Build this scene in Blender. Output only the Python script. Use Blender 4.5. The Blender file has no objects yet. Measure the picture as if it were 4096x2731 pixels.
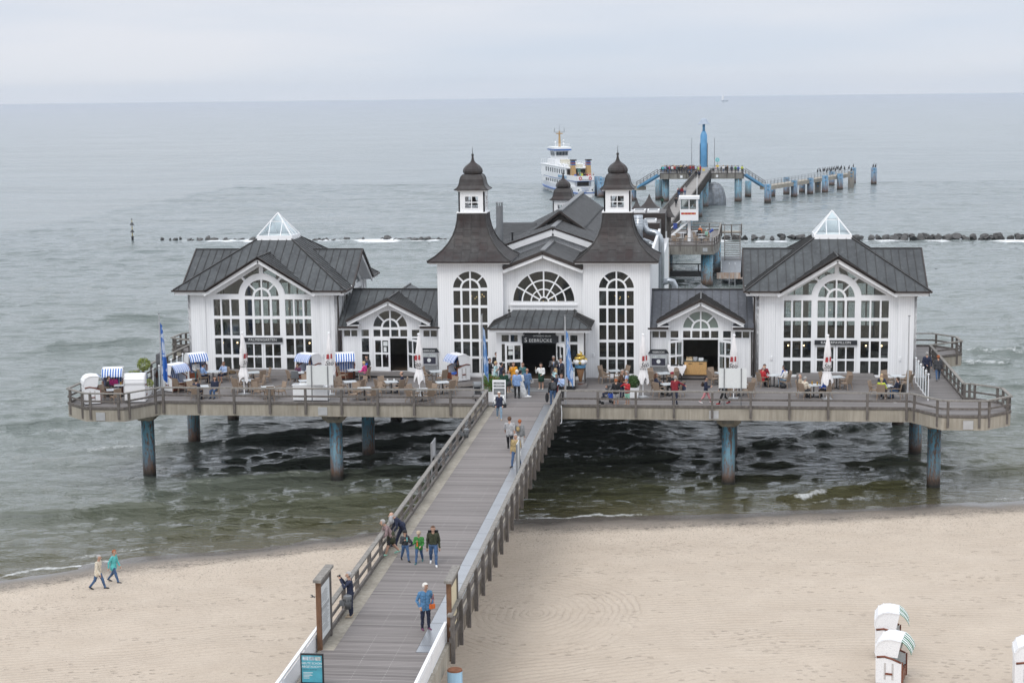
import bpy, bmesh, math, random
import numpy as np
from mathutils import Vector, Matrix
R = math.radians; PI = math.pi
random.seed(7); rng = np.random.default_rng(7)
S = bpy.context.scene
COL = S.collection
# ---------------------------------------------------------------- camera
cam = bpy.data.objects.new('camera', bpy.data.cameras.new('camera')); COL.objects.link(cam); S.camera = cam
PITCH, ROLL, YAW = .14417, -.0117, .1138
Fv = Vector((-math.sin(YAW)*math.cos(PITCH), math.cos(YAW)*math.cos(PITCH), -math.sin(PITCH)))
Rv = Vector((math.cos(YAW), math.sin(YAW), 0)); Uv = Rv.cross(Fv)
R2 = Rv*math.cos(ROLL)+Uv*math.sin(ROLL); U2 = -Rv*math.sin(ROLL)+Uv*math.cos(ROLL)
M = Matrix((R2, U2, -Fv)).transposed().to_4x4(); M.translation = Vector((10.7036, -100.6665, 23.6))
cam.matrix_world = M
cam.data.sensor_width = 36; cam.data.lens = 60.484; cam.data.clip_start = .5; cam.data.clip_end = 20000
# ---------------------------------------------------------------- sky and sun (overcast)
SUN_EL, SUN_AZ = R(52), R(200)          # azimuth clockwise from +Y
W = bpy.data.worlds.new('World'); S.world = W; W.use_nodes = True
wn = W.node_tree; wn.nodes.clear()
def N(t, ty, **kw):
    n = t.nodes.new(ty)
    for k, v in kw.items():
        if k == 'ins':
            for i, x in v.items(): n.inputs[i].default_value = x
        else: setattr(n, k, v)
    return n
out = N(wn, 'ShaderNodeOutputWorld')
bg1 = N(wn, 'ShaderNodeBackground', ins={'Strength': .10}); bg2 = N(wn, 'ShaderNodeBackground', ins={'Strength': 1.0})
sky = N(wn, 'ShaderNodeTexSky', sky_type='NISHITA', sun_disc=False, sun_elevation=SUN_EL, sun_rotation=SUN_AZ)
wn.links.new(sky.outputs[0], bg1.inputs[0])
tc = N(wn, 'ShaderNodeTexCoord'); sep = N(wn, 'ShaderNodeSeparateXYZ'); wn.links.new(tc.outputs['Generated'], sep.inputs[0])
cr = N(wn, 'ShaderNodeValToRGB'); wn.links.new(sep.outputs[2], cr.inputs[0])
E = cr.color_ramp.elements; E[0].position = 0; E[0].color = (.75, .80, .875, 1)
E[1].position = 1; E[1].color = (1.5, 1.54, 1.62, 1)
for p, c in ((.012, (.765, .81, .88)), (.03, (.765, .805, .88)), (.06, (.765, .80, .875)), (.12, (.93, .965, 1.03)), (.25, (1.17, 1.21, 1.27)), (.5, (1.25, 1.29, 1.36))):
    e = E.new(p); e.color = (*c, 1)
mp = N(wn, 'ShaderNodeMapping', ins={'Scale': (1.6, 1.6, 15)}); wn.links.new(tc.outputs['Generated'], mp.inputs[0])
nz = N(wn, 'ShaderNodeTexNoise', ins={'Scale': 1.7, 'Detail': 5, 'Roughness': .5}); wn.links.new(mp.outputs[0], nz.inputs[0])
r2 = N(wn, 'ShaderNodeValToRGB'); wn.links.new(nz.outputs[0], r2.inputs[0])
r2.color_ramp.elements[0].position = .34; r2.color_ramp.elements[0].color = (.88, .93, .985, 1)
r2.color_ramp.elements[1].position = .66; r2.color_ramp.elements[1].color = (1.06, 1.04, 1.03, 1)
mul = N(wn, 'ShaderNodeMix', data_type='RGBA', blend_type='MULTIPLY', ins={0: 1.0})
wn.links.new(cr.outputs[0], mul.inputs[6]); wn.links.new(r2.outputs[0], mul.inputs[7]); wn.links.new(mul.outputs[2], bg2.inputs[0])
mx = N(wn, 'ShaderNodeMixShader', ins={0: .93}); wn.links.new(bg1.outputs[0], mx.inputs[1]); wn.links.new(bg2.outputs[0], mx.inputs[2])
wn.links.new(mx.outputs[0], out.inputs[0])
sd = bpy.data.lights.new('sun', 'SUN'); sd.energy = 1.3; sd.angle = R(25); sd.color = (1, .965, .92)
so = bpy.data.objects.new('sun', sd); COL.objects.link(so)
sv = Vector((math.sin(SUN_AZ)*math.cos(SUN_EL), math.cos(SUN_AZ)*math.cos(SUN_EL), math.sin(SUN_EL)))
so.rotation_euler = sv.to_track_quat('Z', 'Y').to_euler()
S.view_settings.view_transform = 'Standard'; S.view_settings.look = 'None'; S.view_settings.exposure = 0; S.view_settings.gamma = 1
S.render.engine = 'CYCLES'; S.cycles.max_bounces = 8; S.cycles.transparent_max_bounces = 24
# ---------------------------------------------------------------- materials
MT = {}
def newmat(name):
    m = bpy.data.materials.new(name); m.use_nodes = True; t = m.node_tree
    return m, t, t.nodes['Principled BSDF']
def setc(b, col=None, rough=None, metal=None, spec=None, ior=None):
    if col: b.inputs['Base Color'].default_value = (*col, 1)
    if rough is not None: b.inputs['Roughness'].default_value = rough
    if metal is not None: b.inputs['Metallic'].default_value = metal
    if spec is not None: b.inputs['Specular IOR Level'].default_value = spec
    if ior is not None: b.inputs['IOR'].default_value = ior
def pos(t): return N(t, 'ShaderNodeNewGeometry').outputs['Position']
def mapped(t, scale, vec=None):
    m = N(t, 'ShaderNodeMapping', ins={'Scale': scale}); t.links.new(vec or pos(t), m.inputs[0]); return m.outputs[0]
def noise(t, vec, scale, detail=4, rough=.55, dist=0):
    n = N(t, 'ShaderNodeTexNoise', ins={'Scale': scale, 'Detail': detail, 'Roughness': rough, 'Distortion': dist}); t.links.new(vec, n.inputs[0]); return n.outputs[0]
def ramp(t, fac, stops, interp='LINEAR'):
    r = N(t, 'ShaderNodeValToRGB'); r.color_ramp.interpolation = interp; t.links.new(fac, r.inputs[0]); e = r.color_ramp.elements
    while len(e) > 1: e.remove(e[-1])
    e[0].position = stops[0][0]; e[0].color = (*stops[0][1], 1) if hasattr(stops[0][1], '__len__') else (stops[0][1],)*3+(1,)
    for p, c in stops[1:]:
        x = e.new(p); x.color = (*c, 1) if hasattr(c, '__len__') else (c, c, c, 1)
    return r.outputs[0]
def mixc(t, fac, a, b, mode='MIX'):
    n = N(t, 'ShaderNodeMix', data_type='RGBA', blend_type=mode)
    for i, x in ((0, fac), (6, a), (7, b)):
        if isinstance(x, (int, float)): n.inputs[i].default_value = x
        elif isinstance(x, tuple): n.inputs[i].default_value = (*x, 1)
        else: t.links.new(x, n.inputs[i])
    return n.outputs[2]
def mth(t, op, a, b=None, c=None):
    n = N(t, 'ShaderNodeMath', operation=op)
    for i, x in enumerate((a, b, c)):
        if x is None: continue
        if isinstance(x, (int, float)): n.inputs[i].default_value = x
        else: t.links.new(x, n.inputs[i])
    return n.outputs[0]
def bump(t, b, h, strength, dist=.02):
    n = N(t, 'ShaderNodeBump', ins={'Strength': strength, 'Distance': dist}); t.links.new(h, n.inputs['Height']); t.links.new(n.outputs[0], b.inputs['Normal'])
def xyz(t, vec=None):
    s = N(t, 'ShaderNodeSeparateXYZ'); t.links.new(vec or pos(t), s.inputs[0]); return s.outputs
def pm(name, col, rough=.6, var=.12, scale=2.5, metal=0, spec=None, bmp=0, bscale=30, sc=(1, 1, 1)):
    if name in MT: return MT[name]
    m, t, b = newmat(name); setc(b, col, rough, metal, spec)
    v = mapped(t, sc)
    f = noise(t, v, scale)
    a = tuple(c*(1-var) for c in col); c2 = tuple(min(1, c*(1+var)) for c in col)
    t.links.new(ramp(t, f, [(.3, a), (.7, c2)]), b.inputs['Base Color'])
    if bmp: bump(t, b, noise(t, pos(t), bscale, 3), bmp)
    MT[name] = m; return m
def siding():                                            # white boarded wall: narrow grooves every 12 cm
    m, t, b = newmat('white_boarding'); setc(b, rough=.55)
    g = N(t, 'ShaderNodeNewGeometry'); p = xyz(t, g.outputs['Position']); n = xyz(t, g.outputs['True Normal'])
    u = mth(t, 'ADD', mth(t, 'MULTIPLY', p[0], mth(t, 'ABSOLUTE', n[1])), mth(t, 'MULTIPLY', p[1], mth(t, 'ABSOLUTE', n[0])))
    f = mth(t, 'FRACT', mth(t, 'DIVIDE', u, .15))
    gr = ramp(t, f, [(0, .0), (.05, 0), (.10, 1), (.92, 1), (.97, 0)])
    wear = noise(t, mapped(t, (1.4, 1.4, .10)), 2.2, 6, .65)
    c = mixc(t, gr, (.675, .68, .695), ramp(t, wear, [(.28, (.68, .685, .69)), (.48, (.79, .795, .805)), (.7, (.825, .83, .84))]))
    t.links.new(c, b.inputs['Base Color']); bump(t, b, gr, .3, .010); return m
def metal_roof(name, base, pale, rust=None, seam=.6):
    m, t, b = newmat(name); setc(b, rough=.42, metal=.05, spec=.32)
    big = noise(t, mapped(t, (.7, .7, .7)), 1.1, 6, .6); st = noise(t, mapped(t, (3.2, 3.2, .35)), 1.4, 5, .6)
    c = mixc(t, ramp(t, big, [(.35, 0), (.72, 1)]), base, pale)
    c = mixc(t, ramp(t, st, [(.52, 0), (.85, .6)]), c, tuple(min(1, x*1.7+.015) for x in pale))
    if rust: c = mixc(t, ramp(t, noise(t, mapped(t, (1, 1, .5)), .9, 5), [(.42, 0), (.66, .9)]), c, rust)
    sp = noise(t, mapped(t, (9, 9, 4)), 1.6, 2)
    c = mixc(t, ramp(t, sp, [(.75, 0), (.80, .4)]), c, (.40, .42, .41))
    t.links.new(c, b.inputs['Base Color']); t.links.new(ramp(t, big, [(.3, .42), (.75, .64)]), b.inputs['Roughness'])
    bump(t, b, noise(t, pos(t), 3, 4), .12, .02); return m
def boards(name, w, axis, lo, hi):                       # weathered planking, one tone per plank
    m, t, b = newmat(name); setc(b, rough=.75)
    p = xyz(t); a, o = (p[1], p[0]) if axis == 'y' else (p[0], p[1])
    k = mth(t, 'DIVIDE', a, w); fl = mth(t, 'FLOOR', k); fr = mth(t, 'FRACT', k)
    wn_ = N(t, 'ShaderNodeTexWhiteNoise', noise_dimensions='1D'); t.links.new(fl, wn_.inputs['W'])
    cx = N(t, 'ShaderNodeCombineXYZ'); t.links.new(mth(t, 'MULTIPLY', o, .55), cx.inputs[0]); t.links.new(mth(t, 'MULTIPLY', k, 7.3), cx.inputs[1])
    gn = noise(t, cx.outputs[0], 1.3, 6, .65)
    patch = noise(t, mapped(t, (.35, .8, 1)), .8, 4)
    v = mth(t, 'ADD', mth(t, 'MULTIPLY', wn_.outputs[0], .42), mth(t, 'ADD', mth(t, 'MULTIPLY', gn, .62), mth(t, 'MULTIPLY', patch, .35)))
    c = ramp(t, v, [(.35, lo), (.62, tuple((x+y)/2 for x, y in zip(lo, hi))), (1.0, hi)])
    gap = ramp(t, fr, [(0, 0), (.05, 0), (.11, 1), (.95, 1), (1, .2)])
    c = mixc(t, gap, (.022, .019, .017), c)
    t.links.new(c, b.inputs['Base Color']); bump(t, b, gap, .35, .015); return m
def concrete(name, base, dark):
    m, t, b = newmat(name); setc(b, rough=.85)
    st = noise(t, mapped(t, (2.6, 2.6, .22)), 1.9, 6, .65); bl = noise(t, pos(t), .6, 5); ru = noise(t, mapped(t, (1.1, 1.1, .12)), 2.3, 4)
    c = mixc(t, ramp(t, st, [(.38, 0), (.75, 1)]), base, dark)
    c = mixc(t, ramp(t, bl, [(.4, 0), (.75, .5)]), c, tuple(x*.62 for x in dark))
    c = mixc(t, ramp(t, ru, [(.64, 0), (.78, .55)]), c, (.20, .12, .055))
    t.links.new(c, b.inputs['Base Color']); bump(t, b, noise(t, pos(t), 9, 5), .25, .02); return m
def timber(name='weathered_timber', base=(.20, .18, .165), dark=(.065, .056, .05)):
    m, t, b = newmat(name); setc(b, rough=.85)
    g = noise(t, mapped(t, (3, 3, 1)), 2.4, 7, .7); h = noise(t, pos(t), 14, 4)
    c = ramp(t, mth(t, 'ADD', mth(t, 'MULTIPLY', g, .8), mth(t, 'MULTIPLY', h, .25)), [(.32, dark), (.55, tuple((x+y)/2 for x, y in zip(base, dark))), (.72, base)])
    t.links.new(c, b.inputs['Base Color']); bump(t, b, g, .3, .02); return m
def pile_paint():
    m, t, b = newmat('blue_pile_paint'); setc(b, rough=.5)
    p = xyz(t); fine = noise(t, mapped(t, (4, 4, 1.6)), 2.2, 7, .7); drop = noise(t, mapped(t, (5, 5, .35)), 1.5, 5, .65); fade = noise(t, pos(t), .7, 3)
    c = mixc(t, ramp(t, fade, [(.3, 0), (.7, 1)]), (.085, .29, .44), (.17, .37, .45))
    z = mth(t, 'ADD', p[2], mth(t, 'MULTIPLY', mth(t, 'SUBTRACT', fine, .5), 3.4))
    low = ramp(t, mth(t, 'DIVIDE', z, 5), [(.06, .05), (.20, .6), (.5, 1)])
    dm = ramp(t, mth(t, 'ADD', mth(t, 'MULTIPLY', fine, .6), mth(t, 'MULTIPLY', drop, .5)), [(.515, 1), (.625, .05)])
    k = mth(t, 'MULTIPLY', low, dm)
    rust = ramp(t, fine, [(.35, (.05, .028, .018)), (.55, (.17, .075, .03)), (.75, (.09, .075, .055))])
    c = mixc(t, k, rust, c)
    c = mixc(t, ramp(t, p[2], [(.1, 1), (.62, 0)]), c, (.022, .021, .017))
    t.links.new(c, b.inputs['Base Color']); bump(t, b, fine, .2, .02); return m
def weave(name, col, lo):
    m, t, b = newmat(name); setc(b, rough=.6)
    v = mapped(t, (1, 1, 1)); p = xyz(t, v)
    h = mth(t, 'SINE', mth(t, 'MULTIPLY', p[2], 150)); g = noise(t, v, 26, 2)
    f = mth(t, 'ADD', mth(t, 'MULTIPLY', h, .1), mth(t, 'ADD', g, 0))
    t.links.new(ramp(t, f, [(.15, lo), (.5, col)]), b.inputs['Base Color']); bump(t, b, f, .25, .01); return m
def stripes(name, a, bcol, w=.1):                        # striped cloth, stripes across local X
    m, t, b = newmat(name); setc(b, rough=.8)
    tcn = N(t, 'ShaderNodeTexCoord'); p = xyz(t, tcn.outputs['Object'])
    f = mth(t, 'FRACT', mth(t, 'DIVIDE', mth(t, 'ADD', p[0], 10.02), w))
    t.links.new(ramp(t, f, [(0, a), (.5, bcol)], 'CONSTANT'), b.inputs['Base Color']); return m
def glass_pane(name, tint, trans, inner=(.012, .014, .015)):
    m, t, b = newmat(name); t.nodes.remove(b); o = t.nodes['Material Output']
    fr = N(t, 'ShaderNodeFresnel', ins={'IOR': 1.5}); gl = N(t, 'ShaderNodeBsdfGlossy', ins={'Color': (.9, .93, .95, 1), 'Roughness': .015})
    tr = N(t, 'ShaderNodeBsdfTransparent', ins={'Color': (*tint, 1)}); df = N(t, 'ShaderNodeBsdfDiffuse', ins={'Color': (*inner, 1)})
    m1 = N(t, 'ShaderNodeMixShader', ins={0: 1-trans}); t.links.new(tr.outputs[0], m1.inputs[1]); t.links.new(df.outputs[0], m1.inputs[2])
    m2 = N(t, 'ShaderNodeMixShader'); t.links.new(mth(t, 'MULTIPLY', fr.outputs[0], 1.3), m2.inputs[0])
    t.links.new(m1.outputs[0], m2.inputs[1]); t.links.new(gl.outputs[0], m2.inputs[2]); t.links.new(m2.outputs[0], o.inputs[0]); return m
def glow(name, col, st):
    m, t, b = newmat(name); setc(b, col, .5); b.inputs['Emission Color'].default_value = (*col, 1); b.inputs['Emission Strength'].default_value = st; return m
WHITE = pm('white_paint', (.80, .805, .815), .45, .03, 1.2)
SIDING = siding()
ZINC = metal_roof('grey_metal_roof', (.044, .047, .050), (.088, .096, .100))
COPPER = metal_roof('brown_copper_roof', (.034, .030, .029), (.062, .060, .060), (.034, .022, .021))
SEAM = pm('dark_roof_seam', (.03, .028, .027), .5, .2, 3)
TRIMD = pm('dark_brown_trim', (.035, .026, .023), .5, .25, 2)
DECK = boards('deck_boards', .14, 'y', (.082, .074, .071), (.24, .222, .215))
WALKB = boards('walkway_boards', .14, 'y', (.10, .088, .083), (.27, .245, .235))
def dots(m):                                             # worn dotted guide lines painted along the planks
    t = m.node_tree; b = t.nodes['Principled BSDF']; src = b.inputs['Base Color'].links[0].from_socket; p = xyz(t); k = None
    for x in (-.62, .42):
        d = mth(t, 'LESS_THAN', mth(t, 'ABSOLUTE', mth(t, 'SUBTRACT', p[0], x)), .011); k = d if k is None else mth(t, 'ADD', k, d)
    k = mth(t, 'MULTIPLY', k, mth(t, 'GREATER_THAN', mth(t, 'FRACT', mth(t, 'DIVIDE', p[1], .19)), .4))
    k = mth(t, 'MULTIPLY', k, ramp(t, noise(t, mapped(t, (.3, 1, 1)), 1.1, 4), [(.42, 0), (.7, .5)]))
    t.links.new(mixc(t, k, src, (.45, .43, .41)), b.inputs['Base Color'])
dots(WALKB)
CONC = concrete('stained_concrete', (.40, .365, .305), (.24, .215, .175))
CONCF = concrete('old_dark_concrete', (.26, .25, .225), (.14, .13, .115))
TIMB = timber(); TIMBL = timber('pale_weathered_timber', (.33, .31, .28), (.12, .11, .10)); TIMBB = timber('brown_timber', (.22, .115, .06), (.10, .05, .03))
PILE = pile_paint(); BLUE = pm('blue_steel_paint', (.10, .27, .45), .5, .18, 1.5)
STEEL = pm('galvanised_steel', (.50, .515, .535), .38, .08, 3, .55)
GREYM = pm('grey_metal', (.22, .23, .24), .5, .1, 3, .4)
BLACK = pm('black_metal', (.018, .018, .02), .45, .1)
RATTAN = weave('tan_wicker', (.30, .225, .165), (.15, .105, .075)); RATLEG = pm('tan_frame', (.27, .20, .145), .55, .1)
TABT = pm('pale_table_top', (.50, .53, .55), .35, .06, 4)
WICKER = weave('white_wicker', (.80, .80, .81), (.56, .56, .58)); REDW = pm('red_brown_wood', (.17, .048, .022), .45, .25, 8, sc=(1, 1, 6))
SBLUE = stripes('blue_white_cloth', (.035, .13, .42), (.75, .77, .82), .15); SGREEN = stripes('green_white_cloth', (.012, .14, .06), (.74, .76, .76), .2)
CLOTH = pm('white_canvas', (.78, .76, .76), .8, .05, 3, bmp=.15, bscale=9)
GLASS = glass_pane('window_glass', (.88, .91, .90), .90, (.06, .065, .062)); GLASSD = glass_pane('dark_window_glass', (.66, .68, .65), .72, (.06, .065, .062)); GLASSC = glass_pane('clear_glass', (.90, .95, .95), .96, (.3, .33, .34))
GLASSG = glass_pane('frosted_green_glass', (.6, .66, .62), .12, (.20, .25, .225))
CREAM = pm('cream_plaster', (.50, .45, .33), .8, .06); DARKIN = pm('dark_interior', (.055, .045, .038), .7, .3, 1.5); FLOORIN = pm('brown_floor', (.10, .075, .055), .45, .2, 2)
INK = pm('black_lettering_board', (.020, .023, .028), .4, .1); LETTER = pm('pale_lettering', (.74, .75, .74), .5, .02)
LEAF = pm('bright_leaf_green', (.10, .20, .035), .6, .5, 14); LEAFD = pm('dark_leaf_green', (.045, .10, .022), .6, .5, 14); LEAFY = pm('yellow_leaf_green', (.20, .24, .04), .6, .4, 14)
ROCK = pm('dark_wet_rock', (.060, .058, .056), .55, .5, 1.6, bmp=.5, bscale=3)
BULB = glow('lit_bulb', (1, .70, .38), 6)
WOODY = pm('yellow_pine', (.50, .30, .12), .5, .15, 5, sc=(6, 1, 1)); GOLD = pm('gold_paint', (.60, .42, .09), .28, .15, 4, .7)
# ---------------------------------------------------------------- helpers
Z3 = Vector((0, 0, 1))
class MB:
    def __init__(s): s.v = []; s.f = []; s.mi = []; s.k = 0
    def add(s, vs, fs):
        o = len(s.v); s.v += [tuple(x) for x in vs]; s.f += [tuple(i+o for i in f) for f in fs]; s.mi += [s.k]*len(fs); return s
    def mat(s, k): s.k = k; return s
    def box(s, x0, x1, y0, y1, z0, z1):
        return s.add([(x0, y0, z0), (x1, y0, z0), (x1, y1, z0), (x0, y1, z0), (x0, y0, z1), (x1, y0, z1), (x1, y1, z1), (x0, y1, z1)],
                     [(3, 2, 1, 0), (4, 5, 6, 7), (0, 1, 5, 4), (1, 2, 6, 5), (2, 3, 7, 6), (3, 0, 4, 7)])
    def bar(s, p, q, w, h=None, up=None):
        p = Vector(p); q = Vector(q); d = (q-p).normalized(); h = h or w
        u = Vector(up) if up else (Z3 if abs(d.z) < .95 else Vector((0, 1, 0)))
        sd = d.cross(u).normalized(); u = sd.cross(d).normalized(); a = sd*w/2; c = u*h/2
        return s.add([p-a-c, p+a-c, p+a+c, p-a+c, q-a-c, q+a-c, q+a+c, q-a+c],
                     [(0, 1, 2, 3), (7, 6, 5, 4), (4, 5, 1, 0), (5, 6, 2, 1), (6, 7, 3, 2), (7, 4, 0, 3)])
    def path(s, pts, r, n=8, cap=True):
        pts = [Vector(p) for p in pts]; rs = r if hasattr(r, '__len__') else [r]*len(pts); rings = []
        pu = None
        for i, p in enumerate(pts):
            d = (pts[min(i+1, len(pts)-1)]-pts[max(i-1, 0)]).normalized()
            u = pu-d*pu.dot(d) if pu is not None else (Z3 if abs(d.z) < .9 else Vector((1, 0, 0)))
            u = (u-d*u.dot(d)).normalized(); pu = u; w = d.cross(u)
            rings.append([p+(u*math.cos(2*PI*k/n)+w*math.sin(2*PI*k/n))*rs[i] for k in range(n)])
        return s.rings(rings, cap)
    def rings(s, rings, cap=True, close=True):
        n = len(rings[0]); fs = []
        for i in range(len(rings)-1):
            for k in range(n if close else n-1):
                a = i*n+k; b = i*n+(k+1) % n; fs.append((a, b, b+n, a+n))
        if cap and close: fs.append(tuple(range(n-1, -1, -1))); fs.append(tuple(range((len(rings)-1)*n, len(rings)*n)))
        return s.add([p for r in rings for p in r], fs)
    def tube(s, p, q, r, r2=None, n=10): return s.path([p, q], [r, r if r2 is None else r2], n)
    def lathe(s, prof, cx=0, cy=0, n=24, sq=False, z0=0):
        n = 4 if sq else n; k = math.sqrt(2) if sq else 1; a0 = PI/4 if sq else 0
        return s.rings([[(cx+r*k*math.cos(a0+2*PI*i/n), cy+r*k*math.sin(a0+2*PI*i/n), z0+z) for i in range(n)] for r, z in prof])
    def slab(s, poly, th):
        p = [Vector(x) for x in poly]; nrm = Vector((0, 0, 0))
        for i in range(len(p)): nrm += p[i].cross(p[(i+1) % len(p)])
        nrm.normalize()
        if nrm.z < 0: p.reverse(); nrm = -nrm
        n = len(p); q = [x-nrm*th for x in p]
        return s.add(p+q, [tuple(range(n)), tuple(range(2*n-1, n-1, -1))]+[(i, i+n, (i+1) % n+n, (i+1) % n) for i in range(n)])
    def sphere(s, c, r, n=10, m=7, sc=(1, 1, 1)):
        return s.rings([[(c[0]+max(math.sin(PI*j/m), .02)*r*sc[0]*math.cos(2*PI*i/n), c[1]+max(math.sin(PI*j/m), .02)*r*sc[1]*math.sin(2*PI*i/n), c[2]-math.cos(PI*j/m)*r*sc[2]) for i in range(n)] for j in range(m+1)])
    def poly(s, pts): return s.add(pts, [tuple(range(len(pts)))])
    def mesh(s, name, mat=None, smooth=False):
        me = bpy.data.meshes.new(name); me.from_pydata(s.v, [], s.f)
        for m in (mat if isinstance(mat, (list, tuple)) else [mat]): me.materials.append(m)
        if any(s.mi): me.polygons.foreach_set('material_index', s.mi)
        if smooth: me.polygons.foreach_set('use_smooth', [True]*len(s.f))
        me.update(); return me
    def build(s, name, mat=None, parent=None, smooth=False, label=None):
        o = bpy.data.objects.new(name, s.mesh(name, mat, smooth)); COL.objects.link(o); o.parent = parent
        if label: o['label'] = label
        return o
def tag(o, label=None, cat=None, group=None, kind=None):
    for k, x in (('label', label), ('category', cat), ('group', group), ('kind', kind)):
        if x: o[k] = x
    return o
def thing(name, label, cat, loc=(0, 0, 0), rz=0, group=None):
    o = bpy.data.objects.new(name, None); COL.objects.link(o); o.location = loc; o.rotation_euler = (0, 0, rz); o.empty_display_size = .2
    return tag(o, label, cat, group)
KIDS = {}
def dup(root, loc, rz=0, label=None, group=None, scale=None):
    def cp(o, par):
        c = o.copy(); COL.objects.link(c); c.parent = par
        for ch in o.children: cp(ch, c)
        return c
    r = cp(root, None); r.location = loc; r.rotation_euler = (0, 0, rz)
    if scale: r.scale = (scale,)*3
    return tag(r, label, None, group)
def mobj(name, me, parent=None, label=None):
    o = bpy.data.objects.new(name, me); COL.objects.link(o); o.parent = parent
    if label: o['label'] = label
    return o
def plate(loops, th, mat=None, name='plate', y=0, tf=None):   # flat sheet with holes, standing in XZ, centred on y
    cu = bpy.data.curves.new('tmp', 'CURVE'); cu.dimensions = '2D'; cu.fill_mode = 'BOTH'; cu.extrude = th/2
    for lp in loops:
        sp = cu.splines.new('POLY'); sp.points.add(len(lp)-1); sp.use_cyclic_u = True
        for i, p in enumerate(lp): sp.points[i].co = (p[0], p[1], 0, 1)
    ob = bpy.data.objects.new('tmp', cu); me = bpy.data.meshes.new_from_object(ob); me.name = name
    bpy.data.objects.remove(ob); bpy.data.curves.remove(cu)
    me.transform(Matrix(((1, 0, 0, 0), (0, 0, -1, y), (0, 1, 0, 0), (0, 0, 0, 1))))
    if tf: me.transform(tf)
    me.materials.clear(); me.materials.append(mat); return me
def rect(x0, x1, z0, z1): return [(x0, z0), (x1, z0), (x1, z1), (x0, z1)]
def arc(cx, cz, r, a0, a1, n=14): return [(cx+r*math.cos(R(a0+(a1-a0)*i/n)), cz+r*math.sin(R(a0+(a1-a0)*i/n))) for i in range(n+1)]
def ring(cx, cz, r0, r1, a0, a1, n=10): return arc(cx, cz, r1, a0, a1, n)+arc(cx, cz, r0, a1, a0, n)
def text(s, size, mat, name='lettering', parent=None, loc=(0, 0, 0), th=.012, align='CENTER', rz=0, shear=0, spacing=1):
    cu = bpy.data.curves.new('tmp', 'FONT'); cu.body = s; cu.size = size; cu.align_x = align; cu.align_y = 'CENTER'; cu.extrude = th; cu.shear = shear; cu.space_character = spacing
    cu.resolution_u = 3
    ob = bpy.data.objects.new('tmp', cu); me = bpy.data.meshes.new_from_object(ob); me.name = name
    bpy.data.objects.remove(ob); bpy.data.curves.remove(cu)
    me.transform(Matrix.Translation(loc) @ Matrix.Rotation(rz, 4, 'Z') @ Matrix.Rotation(PI/2, 4, 'X'))
    me.materials.clear(); me.materials.append(mat); return mobj(name, me, parent)
def joinmesh(name, meshes, mat):
    bm = bmesh.new()
    for m in meshes: bm.from_mesh(m)
    me = bpy.data.meshes.new(name); bm.to_mesh(me); bm.free(); me.materials.append(mat); return me
D = 5.0
CAMO = np.array(M.translation); 
def at(px, py, z=D):            # where the ray through a point of the 2352-pixel-wide photograph meets the level z
    d = Fv+R2*((px-1176)/3951.59)-U2*((py-784)/3951.59); k = (z-23.6)/d.z
    return Vector((10.7036+d.x*k, -100.6665+d.y*k, z))
# ---------------------------------------------------------------- sea
SHX = np.array([-400, -60, -23.9, -18.7, -12.5, -7.4, .1, 7.8, 15, 22.5, 28.9, 60, 400.])
SHY = np.array([-260, -44, -21.6, -17.6, -14.6, -11.5, -8.2, -6.9, -5.3, -3.2, -1.4, 9, 120.])
def shore(x): return np.interp(x, SHX, SHY)
def axis_lines(lo, hi, step, far_lo, far_hi, gr=1.09):
    a = list(np.arange(lo, hi, step)); s = step; x = hi
    while x < far_hi: a.append(x); s *= gr; x += s
    a.append(far_hi); s = step; x = lo
    b = []
    while x > far_lo: s *= gr; x -= s; b.append(max(x, far_lo))
    return np.array(b[::-1]+a)
def grid_obj(name, xs, ys, zf, attrs=None):
    X, Y = np.meshgrid(xs, ys); Zz, at_ = zf(X, Y); nx, ny = len(xs), len(ys)
    co = np.stack([X, Y, Zz], -1).reshape(-1, 3).astype(np.float32)
    i = np.arange(nx*ny).reshape(ny, nx); q = np.stack([i[:-1, :-1], i[:-1, 1:], i[1:, 1:], i[1:, :-1]], -1).reshape(-1, 4)
    me = bpy.data.meshes.new(name); me.vertices.add(len(co)); me.vertices.foreach_set('co', co.ravel())
    me.loops.add(q.size); me.loops.foreach_set('vertex_index', q.ravel().astype(np.int32))
    me.polygons.add(len(q)); me.polygons.foreach_set('loop_start', np.arange(0, q.size, 4, dtype=np.int32))
    me.update(calc_edges=True); me.polygons.foreach_set('use_smooth', np.ones(len(q), bool))
    for k, v in (at_ or {}).items():
        a = me.attributes.new(k, 'FLOAT', 'POINT'); a.data.foreach_set('value', v.ravel().astype(np.float32))
    o = bpy.data.objects.new(name, me); COL.objects.link(o); return o
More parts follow.
